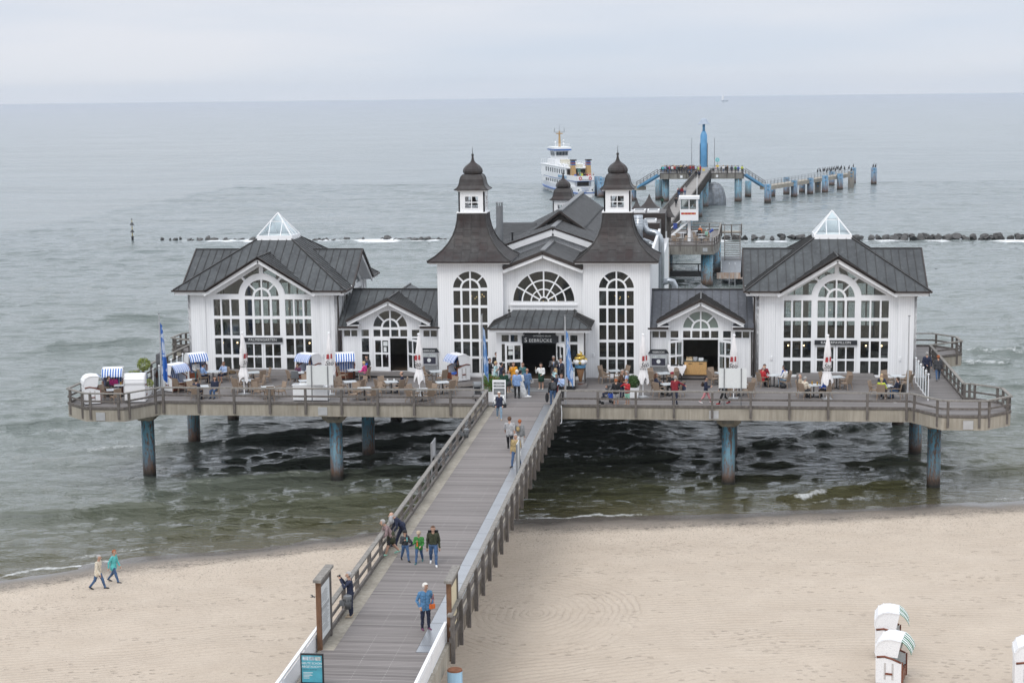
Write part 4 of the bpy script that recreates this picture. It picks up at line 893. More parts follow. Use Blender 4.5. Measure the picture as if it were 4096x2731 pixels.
MB().box(-2.6, 3.1, 6.35, 7.72, .004, .16).box(-2.4, 2.9, 6.75, 7.719, .161, .31).build('entrance_step', DECK, H)
MB().box(-1.9, 1.9, 4.85, 6.3, .004, .02).build('door_mat', pm('grey_gravel_mat', (.16, .165, .17), .9, .25, 20), H)
LEAF3 = door_leaf(1.12, 2.4, [(1.3, 2.2), (.3, 1.12)], glass=GLASSD)
d = add_door(H, LEAF3[0], LEAF3[1], (-1.10, 7.70, .32), R(180+12)); mb = MB()
MB().box(.62, .90, .05, .058, 1.95, 2.2).box(.62, .90, .05, .058, 1.6, 1.85).build('notice', PAPER, d); MB().box(.2, .5, .05, .058, 1.6, 1.82).build('notice', INK, d)
d = add_door(H, LEAF3[0], LEAF3[1], (1.10, 7.70, .32), R(-58))
MB().box(.2, .45, -.058, -.05, 1.5, 1.75).build('notice', INK, d); MB().box(.62, .86, -.058, -.05, 1.35, 1.7).build('notice', PAPER, d)
board_sign(.14, 7.62, 7.66, 2.36, .60, 'SEEBRÜCKE', .30, 'large black entrance name board under the porch roof', True, ('OSTSEEBAD SELLIN', .135, .12))
for x, z in ((-2.5, 1.35), (3.3, 1.4)): MB().path([(x, 10.33 if x < 0 else 10.33, z), (x, 10.33, z+.24)], .075, 10).build('wall_lamp', WHITE, H)
# silver ventilation ducts at the hall side
DU = pm('silver_duct', (.40, .43, .46), .32, .12, 2, .75)
def duct(label, pts, r, rings=True):
    o = thing('ventilation_duct', label, 'duct', pts[0], 0, None); b = Vector(pts[0]); P_ = [Vector(p)-b for p in pts]
    MB().path(P_, r, 16).build('pipe', DU, o, True); mb = MB()
    if rings:
        for a, c in zip(P_, P_[1:]):
            L = (c-a).length; n = int(L/.22)
            for i in range(1, n): q = a+(c-a)*(i/n); v = (c-a).normalized()*.02; mb.path([q-v, q+v], r*1.035, 16)
        mb.build('rib', DU, o)
    return o
duct('thick upright grey duct on the roof behind the bell tower', [(5.12, 40, 11.2), (5.12, 40, 13.5)], .37)
duct('long silver duct bending over the eaves and down the hall side', [(5.55, 41, 13.0), (5.65, 40.7, 12.4), (5.9, 40.3, 12.15), (6.5, 40, 12.05), (6.85, 40, 11.75), (6.98, 40, 11.25), (6.98, 40, 4.6)], .26)
duct('short silver duct elbow under the long duct', [(5.5, 41, 11.3), (5.9, 40.6, 11.2), (6.5, 40.3, 10.9), (6.9, 40.1, 10.8)], .25)
duct('short silver duct elbow turning down low beside the hall', [(7.0, 40, 7.95), (7.6, 40, 8.12), (7.95, 40, 8.05), (8.12, 40, 7.7), (8.14, 40, 6.4)], .25)
# ---------------------------------------------------------------- cafe furniture on the terrace
def head(th): return math.atan2(-math.cos(th), math.sin(th))      # heading that faces the centre from angle th
def make_chair():
    o = thing('cafe_chair', 'tan wicker armchair', 'chair')
    MB().slab([(-.25, -.26, .45), (.25, -.26, .45), (.23, .22, .43), (-.23, .22, .43)], .05).build('seat', RATTAN, o)
    MB().add([(-.23, .20, .40), (.23, .20, .40), (.25, .34, .97), (-.25, .34, .97), (-.23, .245, .40), (.23, .245, .40), (.25, .385, .97), (-.25, .385, .97)], [(0, 1, 2, 3), (7, 6, 5, 4), (0, 4, 5, 1), (1, 5, 6, 2), (2, 6, 7, 3), (3, 7, 4, 0)]).build('backrest', RATTAN, o)
    for s in (-1, 1):
        MB().path([(s*.25, -.24, .44), (s*.27, -.25, .0)], [.026, .018], 6).build('leg', RATLEG, o); MB().path([(s*.23, .24, .42), (s*.25, .33, .0)], [.026, .018], 6).build('leg', RATLEG, o)
        MB().path([(s*.26, -.24, .42), (s*.285, -.24, .60), (s*.285, -.18, .655), (s*.28, .28, .68)], .026, 6).build('armrest', RATLEG, o, True)
    return o
def make_table():
    o = thing('cafe_table', 'pale square cafe table', 'table')
    MB().box(-.4, .4, -.4, .4, .715, .745).build('table_top', TABT, o); MB().tube((0, 0, .03), (0, 0, .714), .038, n=8).build('column', BLACK, o)
    MB().bar((-.33, 0, .02), (.33, 0, .02), .07, .04).bar((0, -.33, .021), (0, .33, .021), .07, .04).build('foot', BLACK, o); return o
CHAIR = make_chair(); TABLE = make_table(); used = {'c': 0, 't': 0}
def put(kind, proto, loc, rz, label, group):
    if used[kind] == 0: used[kind] = 1; proto.location = loc; proto.rotation_euler = (0, 0, rz); tag(proto, label, None, group); return proto
    return dup(proto, loc, rz, label, group)
SIDE = lambda a: {0: 'seaward hut-side', 1: 'seaward flag-side', 2: 'beachward flag-side', 3: 'beachward hut-side'}[int((a % 360)//90)]
SEAT = {}
def table(key, x, y, angs, desc, rz=20, z=D, group='tan wicker cafe chairs'):
    r_ = random.Random(key)
    put('t', TABLE, (x, y, z), R(rz), 'pale square cafe table '+desc, 'pale square cafe tables')
    for i, a in enumerate(angs):
        d = .70+r_.uniform(-.03, .10); th = R(a+r_.uniform(-5, 5)); cx, cy = x+d*math.cos(th), y+d*math.sin(th)
        h = head(th)+R(r_.uniform(-14, 14))
        put('c', CHAIR, (cx, cy, z), h, 'tan wicker chair, '+SIDE(a)+' of table '+desc, group); SEAT[(key, i)] = (cx, cy, head(th))
TB = {  # x, y, chair angles, what singles the table out
 'T1': (-25.6, .3, (150, 300), 'beside the back-turned bay beach chair'), 'T2': (-25.7, 2.0, (205,), 'before the pink woman in the bay'),
 'T3': (-21.9, 4.1, (230, 300), 'before the empty striped beach chair'), 'T4': (-21.35, 7.45, (215, 20), 'of the two men in blue shirts'),
 'T5': (-20.4, 1.75, (150, 262, 5), 'of the navy padded jacket woman'), 'T6': (-18.6, 7.2, (140, 230, 320, 20), 'outside the flag end pavilion door'),
 'T7': (-18.1, 4.1, (185, 225, 40, 315), 'at the parasol by the flag end door'), 'T8': (-16.2, 1.7, (150, 30, 290), 'between white counter and rail post'),
 'T9': (-15.3, 7.3, (215, 300), 'of the bald man in a beach chair'), 'T10': (-14.4, 4.1, (100, 320), 'behind the white counter'),
 'T11': (-12.2, 8.4, (190, 345), 'of the blonde in a pink jacket'), 'T12': (-11.5, 3.9, (150, 215, 35, 325), 'behind the blank white panel'),
 'T13': (-10.1, 1.55, (140, 200, 320, 40), 'by the rail below the low flag end wing'), 'T14': (-8.9, 4.0, (140, 205, 325, 20), 'with two tall coffee glasses'),
 'T15': (-6.7, 8.1, (150, 310), 'of the woman in blue shorts'), 'T16': (-5.65, 3.95, (160, 225, 45, 320), 'before the flag end bell tower'),
 'T17': (-6.5, 1.25, (150, 225, 50, 315), 'by the rail below the flag end tower'), 'T18': (4.8, 8.85, (150, 225, 40, 305), 'before the hut side bell tower'),
 'T19': (8.0, 7.95, (150, 215, 45, 320), 'below the silver menu case, open wing'), 'T20': (8.35, 3.9, (150, 225, 70, 330), 'of the red beanie party'),
 'T21': (11.7, 8.3, (140, 215, 45), 'behind the blank panel, near the buffet'), 'T22': (12.7, 4.2, (150, 225, 40, 310), 'beside the parasol behind the hut side panel'),
 'T23': (14.95, 7.5, (200, 140, 20, 330), 'of the two red coats'), 'T24': (17.2, 3.9, (165, 225, 335), 'with two glasses of beer'),
 'T25': (18.8, 7.0, (150, 225, 40, 320), 'outside the bare pole end pavilion door'), 'T26': (21.5, 3.8, (150, 245, 100, 330), 'of the lime green jumper'),
 'T27': (22.55, 7.5, (140, 220, 40, 320), 'at the bare pole end pavilion corner')}
for k_, (x, y, a, d) in TB.items(): table(k_, x, y, a, d, 20+(hash(k_) % 3)*4-4 if False else 22)
# tables behind the hall on the sea terrace
for i, (x, y, a, d) in enumerate(((6.6, 113.4, (150, 300), 'at the foot of the hut stairs'), (7.6, 117, (30, 210), 'behind the hut pillar'), (10.0, 110.2, (140, 230, 320, 40), 'by the terrace corner rail'), (9.9, 114.6, (30, 150), 'of the green jumper man'), (9.4, 119.5, (60, 330), 'draped with a black coat'), (7.4, 109.5, (150, 230, 40), 'at the inner terrace rail'))):
    table('S%d' % i, x, y, a, d, 30)
railing('wooden_railing', 'timber railing round the sea terrace under the lifeguard hut', [(5.3, 106.7), (11.45, 106.7), (12.1, 112), (12.5, 129.9), (5, 129.9)], along((5.6, 106.6), (11.3, 106.6), 4)+along((11.6, 107.5), (12.15, 112), 3)+along((12.2, 115), (12.5, 129.5), 5)+along((11, 130), (6, 130), 3))
# closed parasols
RED = pm('red_print', (.33, .03, .035), .6, .1)
def parasol(x, y, label, top, rz=0, low=False, logo=True):
    o = thing('closed_parasol', label, 'parasol', (x, y, D), R(rz), 'closed white parasols')
    MB().path([(0, 0, 0), (0, 0, 3.9)], .032, 8).build('pole', WHITE, o); MB().box(-.28, .28, -.28, .28, .002, .05).build('foot_plate', STEEL, o)
    rings = []; r_ = random.Random(label); ph = [r_.uniform(0, 6) for _ in range(4)]
    prof = [(3.86, .03), (3.8, .055), (3.5, .10), (3.1, .155), (2.75, .20), (2.70, .19), (2.3, .22), (1.9, .235), (1.78, .17), (1.70, .165), (1.5, .22), (1.2, .29), (.98, .31)]
    for z, rr in prof:
        row = []
        for i in range(28):
            a = 2*PI*i/28; f = 1+.20*math.sin(7*a+ph[0]+z*.5)*min(1, (3.9-z)/.8)+.08*math.sin(3*a+ph[1]-z*2)
            zz = z+(.20*math.sin(4*a+ph[2])+.1*math.sin(7*a+ph[3]) if z < 1.0 else .06*math.sin(4*a+ph[2]) if z < 1.3 else 0)
            row.append((rr*f*math.cos(a), rr*f*math.sin(a), zz))
        rings.append(row)
    c = MB().rings(rings, False).build('canopy', CLOTH, o, True)
    MB().path([(0, 0, 3.84), (0, 0, 3.9), (0, 0, 3.93)], [.10, .09, .03], 10).build('cap', WHITE, o)
    MB().path([(.18*math.cos(a*.52), .18*math.sin(a*.52), 1.74+.015*math.sin(a)) for a in range(13)], .018, 5).build('strap', BLACK, c)
    if logo:
        MB().add([(-.2+.0, -.255, 2.28), (-.02, -.262, 2.28), (-.02, -.255, 2.58), (-.17, -.245, 2.58)], [(0, 1, 2, 3)]).add([(.06, -.262, 2.3), (.17, -.225, 2.3), (.17, -.215, 2.6), (.07, -.25, 2.6)], [(0, 1, 2, 3)]).build('red_emblem', RED, c)
        text('Stö', .40, BLACK, 'lettering', c, (-.02, -.275, 2.02), .003, rz=0, shear=.25)
    return o
parasol(-18.15, 3.3, 'closed white parasol standing before the flag end pavilion door', 8.9, 60); parasol(-12.65, 3.35, 'closed white parasol rising behind the blank panel by the white counter', 8.9, 12)
parasol(-6.95, 3.1, 'closed white parasol before the flag end menu case', 8.9, -15); parasol(6.85, 3.35, 'closed white parasol beside the hut side bell tower planter', 8.95, 30)
parasol(12.35, 3.2, 'closed white parasol behind the blank panel, open wing', 8.95, -8); parasol(17.95, 3.3, 'closed white parasol beside the table with beer glasses', 9, 10)
# hooded beach chairs
def beach_chair(name_label, x, y, z, rz, cloth, group, occupied=False, lean=0):
    o = thing('hooded_beach_chair', name_label, 'beach chair', (x, y, z), R(rz), group); w = .58; o.scale = (1.08, 1.08, 1.1)
    lo = [(-.42, .06), (.44, .06), (.46, .9), (.18, .95), (-.12, .90), (-.42, .80)]
    for s in (-1, 1): MB().add([(s*w, yy, zz) for yy, zz in lo]+[(s*(w-.05), yy, zz) for yy, zz in lo], [tuple(range(6)), tuple(range(11, 5, -1))]+[(i, (i+1) % 6, (i+1) % 6+6, i+6) for i in range(6)]).build('side_panel', WICKER, o)
    for s in (-1, 1):
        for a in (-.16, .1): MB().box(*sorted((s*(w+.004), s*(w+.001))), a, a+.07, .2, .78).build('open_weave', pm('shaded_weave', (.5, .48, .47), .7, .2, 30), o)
        MB().box(*sorted((s*w, s*(w+.035))), -.12, .12, .38, .44).build('carry_handle', REDW, o)
        MB().path([(s*(w+.0), .42, .96), (s*(w+.0), .15, 1.0), (s*(w+.0), -.12, .93), (s*(w+.0), -.4, .83)], .034, 7).build('armrest', REDW, o, True)
        MB().box(*sorted((s*(w-.06), s*(w+.002))), -.47, -.421, .06, .84).build('front_board', REDW, o)
    MB().box(-w+.05, w-.05, .40, .455, .06, .95).build('back_panel', WICKER, o)
    cv = [(.44, .93), (.50, 1.12), (.47, 1.32), (.36, 1.49), (.18, 1.585), (-.06, 1.61), (-.40, 1.56)]
    H_ = thing('x', None, None); bpy.data.objects.remove(H_)
    sh = MB().rings([[(-w-.01, yy, zz), (w+.01, yy, zz), (w+.01, yy-.03, zz-.03), (-w-.01, yy-.03, zz-.03)] for yy, zz in cv])
    hood = sh.build('hood', WICKER, o, False)
    ck = cv+[(-.28, .98), (.1, 1.0)]; n = len(ck)
    for s in (-1, 1): MB().add([(s*(w-.01), yy, zz) for yy, zz in ck]+[(s*(w-.05), yy, zz) for yy, zz in ck], [tuple(range(n)), tuple(range(2*n-1, n-1, -1))]+[(i, (i+1) % n, (i+1) % n+n, i+n) for i in range(n)]).build('hood_side', WICKER, hood)
    for k in range(3): MB().path([(x0, *c) for x0, c in ((-w-.015, cv[2+k]), (w+.015, cv[2+k]))], .016, 5).build('rib', WICKER, hood)
    MB().add([(-w+.06, .16, .5), (w-.06, .16, .5), (w-.06, .40, 1.42), (-w+.06, .40, 1.42)], [(0, 1, 2, 3)]).add([(-w+.06, -.36, .47), (w-.06, -.36, .47), (w-.06, .17, .5), (-w+.06, .17, .5)], [(0, 1, 2, 3)]).add([(-w+.055, .4, .95), (-w+.055, -.26, 1.0), (-w+.055, -.36, 1.5), (-w+.055, .3, 1.5)], [(0, 1, 2, 3)]).add([(w-.055, .4, .95), (w-.055, -.26, 1.0), (w-.055, -.36, 1.5), (w-.055, .3, 1.5)], [(0, 1, 2, 3)]).build('lining', cloth, o)
    rw = []
    for yy, zz in ((-.40, 1.57), (-.56, 1.45), (-.69, 1.28), (-.74, 1.14)): rw.append([(-w-.01+2*(w+.01)*i/16, yy-.01*math.sin(i*1.5), zz+.0*i) for i in range(17)])
    MB().rings(rw, False, False).build('awning', cloth, o)
    MB().box(-w+.06, w-.06, -.44, -.39, .08, .45).build('drawer_front', REDW, o)
    return o
GB = 'white hooded beach chairs with blue stripes'; SB = SBLUE
beach_chair('white hooded beach chair seen from behind at the bay front railing corner', -26.75, -.35, D, 118, SB, GB)
beach_chair('white hooded beach chair sheltering the pink woman in the bay', -26.35, 2.6, D, 12, SB, GB)
beach_chair('white hooded beach chair turning its rounded back, beside the bay planter', -24.15, .35, D, 190, SB, GB)
beach_chair('empty white striped beach chair with a black bag on its seat', -22.95, 4.3, D, 60, SB, GB)
beach_chair('white striped beach chair against the flag end pavilion wall, woman inside', -22.9, 8.8, D, 36, SB, GB)
beach_chair('white striped beach chair of the bald man beside the pavilion corner', -15.25, 8.9, D, -30, SB, GB)
beach_chair('tallest open blue striped beach chair before the low wing', -12.95, 9.3, D, 14, SB, GB)
beach_chair('white striped beach chair of the woman in shorts by the bell tower', -5.35, 9.05, D, -50, SB, GB)
GG = 'white hooded beach chairs with green stripes on the sand'
beach_chair('rear white beach chair on the sand with rolled green striped awning', 17.85, -34.1, 1.62, 84, SGREEN, GG)
beach_chair('nearer white beach chair on the sand with spread green striped awning', 17.62, -37.6, 1.66, 76, SGREEN, GG)
beach_chair('white beach chair on the sand cut off by the picture edge', 22.5, -38.0, 1.7, 84, SGREEN, GG)
# plants
def leaves(mb, c, r, n, sz, rs, sc=(1, 1, 1)):
    for i in range(n):
        d = Vector((rs.gauss(0, 1), rs.gauss(0, 1), rs.gauss(0, 1))).normalized()*r*rs.uniform(.55, 1.05)**.6; p = Vector(c)+Vector((d.x*sc[0], d.y*sc[1], d.z*sc[2]))
        a = Vector((rs.uniform(-1, 1), rs.uniform(-1, 1), rs.uniform(-1, 1))).normalized()*sz; b_ = a.cross(Vector((rs.uniform(-1, 1), rs.uniform(-1, 1), rs.uniform(-1, 1)))).normalized()*sz*.6
        mb.add([p-a, p+b_*.7, p+a, p-b_*.7], [(0, 1, 2, 3)])
def planter(x, y, label, kind):
    o = thing('planter', label, 'planter', (x, y, D)); rs = random.Random(label)
    MB().lathe([(.30, 0), (.36, .55), (.38, .56), (.38, .62), (.33, .62), (.33, .56)], sq=True).build('box', WHITE, o)
    if kind == 'ball':
        b_ = MB(); leaves(b_, (0, 0, .95), .42, 1500, .045, rs); b_.sphere((0, 0, .95), .3, 12, 8).build('foliage', LEAFD, o); MB().tube((0, 0, .5), (0, 0, .8), .04).build('stem', TIMBB, o)
    elif kind == 'bush':
        b_ = MB()
        for i in range(9): leaves(b_, (rs.uniform(-.3, .3), rs.uniform(-.3, .3), rs.uniform(.8, 1.35)), rs.uniform(.25, .4), 300, .05, rs, (1, 1, 1.1))
        b_.build('foliage', LEAF, o); f = MB()
        for i in range(26): f.sphere((rs.uniform(-.5, .5), rs.uniform(-.55, -.2), rs.uniform(.75, 1.6)), .028, 6, 4)
        f.build('red_blossom', RED, o); MB().tube((0, 0, .5), (0, 0, 1.2), .03).build('stem', TIMBB, o)
    else:
        b_ = MB(); leaves(b_, (0, 0, 1.95), .42, 900, .055, rs); leaves(b_, (.15, 0, .75), .4, 500, .055, rs, (1.1, 1, .7)); leaves(b_, (-.7, .2, 1.35), .33, 300, .05, rs, (1.4, 1, .5))
        b_.build('foliage', LEAFY, o); MB().tube((0, 0, .5), (0, 0, 1.7), .035).build('stem', TIMBB, o)
    return o
planter(-2.25, 1.55, 'white planter with a big green bush dotted red beside the walkway', 'bush'); planter(6.25, 3.35, 'white planter with a clipped round bush near the red jacket woman', 'ball')
planter(-24.35, 2.6, 'white planter with a yellow green standard tree in the bay', 'tree')
# menu cases on posts
def menu_case(x, label):
    o = thing('menu_case', label, 'menu case', (x, 10.35, D))
    for s in (-1, 1): MB().box(s*.52-.035, s*.52+.035, -.035, .035, 0, 1.7).build('post', STEEL, o)
    b_ = MB().box(-.56, .56, -.09, .06, .78, 1.62).build('case', STEEL, o)
    MB().box(-.44, .44, -.096, -.091, .87, 1.32).build('menu_sheet', pm('dark_menu_print', (.035, .035, .055), .4, .6, 14), b_)
    MB().path([(0, -.097, 1.12), (0, -.101, 1.12)], .13, 18).build('round_emblem', PAPER, b_)
    MB().box(-.44, .44, -.096, -.091, 1.34, 1.5).build('header', pm('pale_menu_print', (.42, .45, .45), .5, .4, 10), b_)
    r_ = mobj('roof_sign', plate([[(-.68, 1.64), (.68, 1.64), (.5, 1.9), (-.5, 1.9)]], .2, INK, 'roof_sign', -.02), o); text('SEEBRÜCKE', .15, LETTER, 'lettering', r_, (0, -.125, 1.74), .003)
menu_case(-7.5, 'silver menu case with black roof sign beside the flag end bell tower'); menu_case(7.6, 'silver menu case with black roof sign beside the open wing doors')
# blank white display panels on two posts
for x, d in ((-12.6, 'behind the rail at the white counter'), (12.25, 'hiding a walker behind the rail')):
    o = thing('display_panel', 'large blank white display panel on two grey posts '+d, 'display panel', (x, .35, D)); MB().box(-.82, .82, -.03, .03, 1.12, 2.3).build('panel', PAPER, o)
    for s in (-1, 1): MB().box(s*.5-.03, s*.5+.03, -.08, -.031, 0, 2.31).build('post', GREYM, o)
# white counter, buffet, cloth table
o = thing('service_counter', 'white service counter with plates and papers behind the terrace rail', 'counter', (-13.3, 1.25, D))
MB().box(-1.15, .75, -.3, .3, .06, .98).box(.751, 1.0, -.28, .28, .06, .9).build('body', WHITE, o); MB().box(-1.2, .8, -.34, .34, .981, 1.02).build('top', WHITE, o)
for i, (x, m_) in enumerate(((-1.0, STEEL), (-.5, PAPER), (-.1, GREYM), (.3, PAPER))): tag(MB().path([(x-13.3, 1.2, D+1.021), (x-13.3, 1.2, D+1.06)], .2, 14).build('plate_stack', m_), ('dark grey tray', 'paper menu pile', 'grey round tray', 'white paper napkin pile')[i]+' on the white service counter, '+('outermost', 'inner', 'middle', 'nearest the panel')[i], 'tray')
o = thing('buffet_cabinet', 'yellow pine buffet cabinet in the open wing doorway', 'cabinet', (10.0, 10.4, D+.25)); MB().box(-.72, .72, -.3, .3, .03, .9).build('body', WOODY, o); MB().box(-.76, .76, -.33, .33, .901, .95).build('top', pm('dark_stone', (.06, .07, .065), .4), o)
for s in (-1, 1): d = MB().box(*sorted((s*.01, s*.70)), -.325, -.301, .06, .86).build('cupboard_door', WOODY, o); MB().box(s*.35-.12, s*.35+.12, -.35, -.326, .76, .79).build('handle', BLACK, d)
rs = random.Random(3); b_ = MB(); b_.box(9.4, 9.8, 10.2, 10.5, D+1.2, D+1.3)
for i in range(24): q = (rs.uniform(9.42, 9.78), rs.uniform(10.22, 10.48)); b_.tube((*q, D+1.25), (q[0]+rs.uniform(-.03, .03), q[1], D+1.42), .012, n=5)
tag(b_.build('cutlery_basket', pm('pale_cane', (.55, .43, .27), .7, .2, 9)), 'pale basket of upright cutlery on the pine buffet', 'basket')
tag(MB().path([(9.98, 10.35, D+1.201), (9.98, 10.35, D+1.42)], .15, 16).build('plate_stack', STEEL), 'grey stack of plates on the pine buffet', 'plates')
tag(MB().box(10.2, 10.5, 10.2, 10.45, D+1.201, D+1.36).build('napkin_pile', PAPER), 'white folded napkins beside the plates on the pine buffet', 'napkins')
o = thing('cloth_table', 'small side table under a white cloth hanging in points', 'table', (8.8, 9.75, D)); b_ = MB()
for sx in (-1, 1):
    for sy in (-1, 1): MB().tube((sx*.3, sy*.3, 0), (sx*.3, sy*.3, .9), .02).build('leg', BLACK, o)
b_.slab([(-.6, -.45, .93), (.6, -.45, .93), (.6, .45, .93), (-.6, .45, .93)], .02)
for s in (-1, 1): b_.add([(s*.62, -.46, .93), (s*.02, -.46, .93), (s*.35, -.5, .35)], [(0, 1, 2)])
b_.build('cloth', CLOTH, o); tag(MB().box(8.4, 8.9, 9.6, 9.9, D+.94, D+.985).box(8.95, 9.2, 9.65, 9.85, D+.94, D+1.02).build('cutlery_tray', BLACK), 'dark tray of cutlery on the cloth side table', 'tray')
# entrance clutter
o = thing('ice_cream_sculpture', 'large golden topped ice cream cone sculpture by the entrance', 'sculpture', (2.75, 6.95, D+.17)); WAF = pm('brown_waffle', (.17, .085, .035), .7, .3, 10, bmp=.5, bscale=14)
MB().path([(0, 0, 0), (0, 0, .05)], .25, 18).build('foot', REDW, o); MB().path([(0, 0, .05), (0, 0, .25), (0, 0, 1.05)], [.08, .10, .28], 18).build('cone', WAF, o, True); MB().path([(0, 0, 1.05), (0, 0, 1.25)], [.33, .36], 18).build('collar', BLUE, o)
for a in range(5): MB().sphere((.30*math.cos(a*1.257+.3), .30*math.sin(a*1.257+.3), 1.42), .19, 12, 8).build('scoop', pm('cream_white', (.62, .62, .62), .3), o, True)
sw = []
for i in range(60):
    t_ = i/59; a = t_*5.2*PI; r_ = .30*(1-t_)**.8; sw.append((r_*math.cos(a), r_*math.sin(a), 1.5+.62*t_))
MB().path(sw, [.17*(1-i/64) for i in range(60)], 8).build('gold_swirl', GOLD, o, True); MB().path([(0, -.40, 1.42), (0, -.44, 1.42)], .08, 14).build('gold_ring', GOLD, o)
o = thing('pavement_board', 'chalk price board with pink writing beside the ice cream cone', 'board', (2.15, 6.0, D)); pn = MB().box(-.36, .36, -.03, .03, .12, 1.42).build('frame', BLACK, o); MB().box(-.31, .31, -.036, -.031, .2, 1.12).build('panel', PAPER, pn); MB().box(-.31, .31, -.036, -.031, 1.14, 1.38).build('photo_strip', pm('photo_print', (.3, .36, .38), .5, .6, 18), pn)
PINK = pm('pink_marker', (.62, .12, .20), .6); b_ = MB(); rs = random.Random(8)
for i in range(9):
    x = -.25
    while x < .2:
        w_ = rs.uniform(.03, .12); b_.box(x, min(.25, x+w_), -.039, -.0365, 1.02-.075*i+rs.uniform(-.008, .008), 1.04-.075*i); x += w_+.03
b_.build('handwriting', PINK, pn); MB().box(-.36, .36, -.25, .25, 0, .03).box(-.03, .03, -.02, .02, .03, .13).build('foot', BLACK, o)
o = thing('direction_stand', 'white direction stand with dark text fields beside the walkway', 'sign', (-1.62, .1, D)); pn = MB().box(-.40, .40, -.03, .03, .18, 1.55).build('panel', WHITE, o)
for z0, z1, tx in ((1.30, 1.42, 'Go to go'), (1.12, 1.24, 'Restaurant'), (.66, 1.04, 'Fischrestaurant')): f = MB().box(-.33, .33, -.036, -.031, z0, z1).build('text_field', GREYM, pn); text(tx, .085, LETTER, 'lettering', f, (0, -.038, (z0+z1)/2), .001)
MB().lathe([(.46, 0), (.44, .09), (.3, .12)], n=20).box(-.05, .05, -.03, .03, .1, .19).build('foot', GREYM, o)
b_ = MB()
for i in range(9): b_.slab([(-5.3+.19*i, 6.1, D+.04+.018*i), (-5.13+.19*i, 6.1, D+.04+.018*i), (-4.83+.19*i, 7.2, D+.05+.018*i), (-5.0+.19*i, 7.2, D+.05+.018*i)], .03)
tag(b_.build('plank_ramp', TIMB), 'slanting plank ramp lying on the deck before the flag end tower', 'ramp')
def pushchair(x, y, rz, label, trolley=False):
    o = thing('pushchair' if not trolley else 'shopping_trolley', label, 'pushchair' if not trolley else 'trolley', (x, y, D), R(rz)); DK = pm('dark_pushchair_cloth', (.025, .026, .03), .7, .2)
    for sx in (-1, 1):
        for yy in (-.35, .35): MB().path([(sx*.24-.03, yy, .10), (sx*.24+.03, yy, .10)], .10, 14).build('wheel', BLACK, o)
        MB().path([(sx*.22, -.35, .1), (sx*.22, .1, .55), (sx*.22, .45, 1.0)], .016, 6).path([(sx*.22, .35, .1), (sx*.22, -.05, .5)], .016, 6).build('frame_tube', GREYM, o)
    MB().path([(-.22, .45, 1.0), (.22, .45, 1.0)], .02, 6).build('handle', BLACK, o)
    MB().slab([(-.2, -.25, .42), (.2, -.25, .42), (.2, .15, .38), (-.2, .15, .38)], .05).slab([(-.2, .12, .4), (.2, .12, .4), (.2, .3, .85), (-.2, .3, .85)], .04).build('seat', DK, o)
    MB().rings([[(-.23, .32-.32*math.cos(a)*.9, .85+.28*math.sin(a)-.05), (.23, .32-.32*math.cos(a)*.9, .85+.28*math.sin(a)-.05)] for a in (0, .4, .8, 1.2, 1.57)], False, False).build('hood', DK if not trolley else GREYM, o); return o
pushchair(4.75, 1.0, -65, 'black pushchair with a blue bag behind the rail, beside the red jacket woman'); pushchair(-3.15, 1.95, 20, 'dark pushchair with grey hood beside the flagpole', True)
bpy.data.objects['shopping_trolley'].name = 'pushchair'; bpy.data.objects['pushchair.001']['category'] = 'pushchair'
tag(MB().path([(5.0, 1.0, D+.25), (5.0, 1.0, D+.62)], [.15, .17], 10).build('carrier_bag', pm('bright_blue_plastic', (.02, .09, .5), .4)), 'bright blue carrier bag hanging on the black pushchair', 'bag')
# flagpoles
FLB = pm('flag_blue', (.02, .13, .55), .7, .1); 
def flag_mat(name, base, pale):
    m, t, b = newmat(name); setc(b, rough=.75); p = xyz(t); f = noise(t, mapped(t, (2.0, 2, .9)), 1.6, 2, .4, 1.2)
    t.links.new(ramp(t, f, [(.52, base), (.56, pale)]), b.inputs['Base Color']); return m
def flagpole(x, y, label, flag=None, fl_label=None, h=5.35, dx=.3, z1=4.95, z0=1.5):
    o = thing('flagpole', label, 'flagpole', (x, y, D)); MB().path([(0, 0, 0), (0, 0, h)], [.055, .035], 10).build('pole', STEEL, o); MB().path([(0, 0, h), (0, 0, h+.04), (0, 0, h+.06)], [.05, .09, .03], 10).build('cap', GREYM, o)
    if flag:
        rows = []
        for j in range(26):
            v = j/25; z = z1-(z1-z0)*v; row = []
            for i in range(9):
                u = i/8; w_ = .12+dx*min(1, v*1.7)
                row.append((x+.05+u*w_*(1 if dx > 0 else -1) if True else 0, y+.10*math.sin(u*9+v*2)*(.4+v), D+z-.75*u*min(1, v*2+.25)))
            rows.append(row)
        f = MB().rings(rows, False, False).build('flag', flag, None, True); tag(f, fl_label, 'flag', 'hanging flags')
flagpole(-22.75, 1.1, 'tall grey flagpole behind the corner of the bay railing', flag_mat('blue_flag_cloth', (.025, .13, .46), (.55, .62, .74)), 'limp bright blue flag with white pattern over the beach chairs', dx=.26, z1=4.8)
flagpole(-2.72, .95, 'grey flagpole beside the red dotted bush', flag_mat('pale_blue_flag_cloth', (.13, .28, .55), (.42, .52, .68)), 'narrow limp pale blue flag beside the wedding party', dx=.2, z1=4.6, z0=2.0)
flagpole(2.32, .6, 'grey flagpole at the walkway corner beside the black backpack', flag_mat('blue_stripe_flag_cloth', (.14, .29, .58), (.55, .62, .72)), 'limp light blue flag with white lines before the entrance', dx=.30, z1=4.5, z0=1.8)
flagpole(22.45, .85, 'bare grey flagpole without a flag behind the terrace rail')
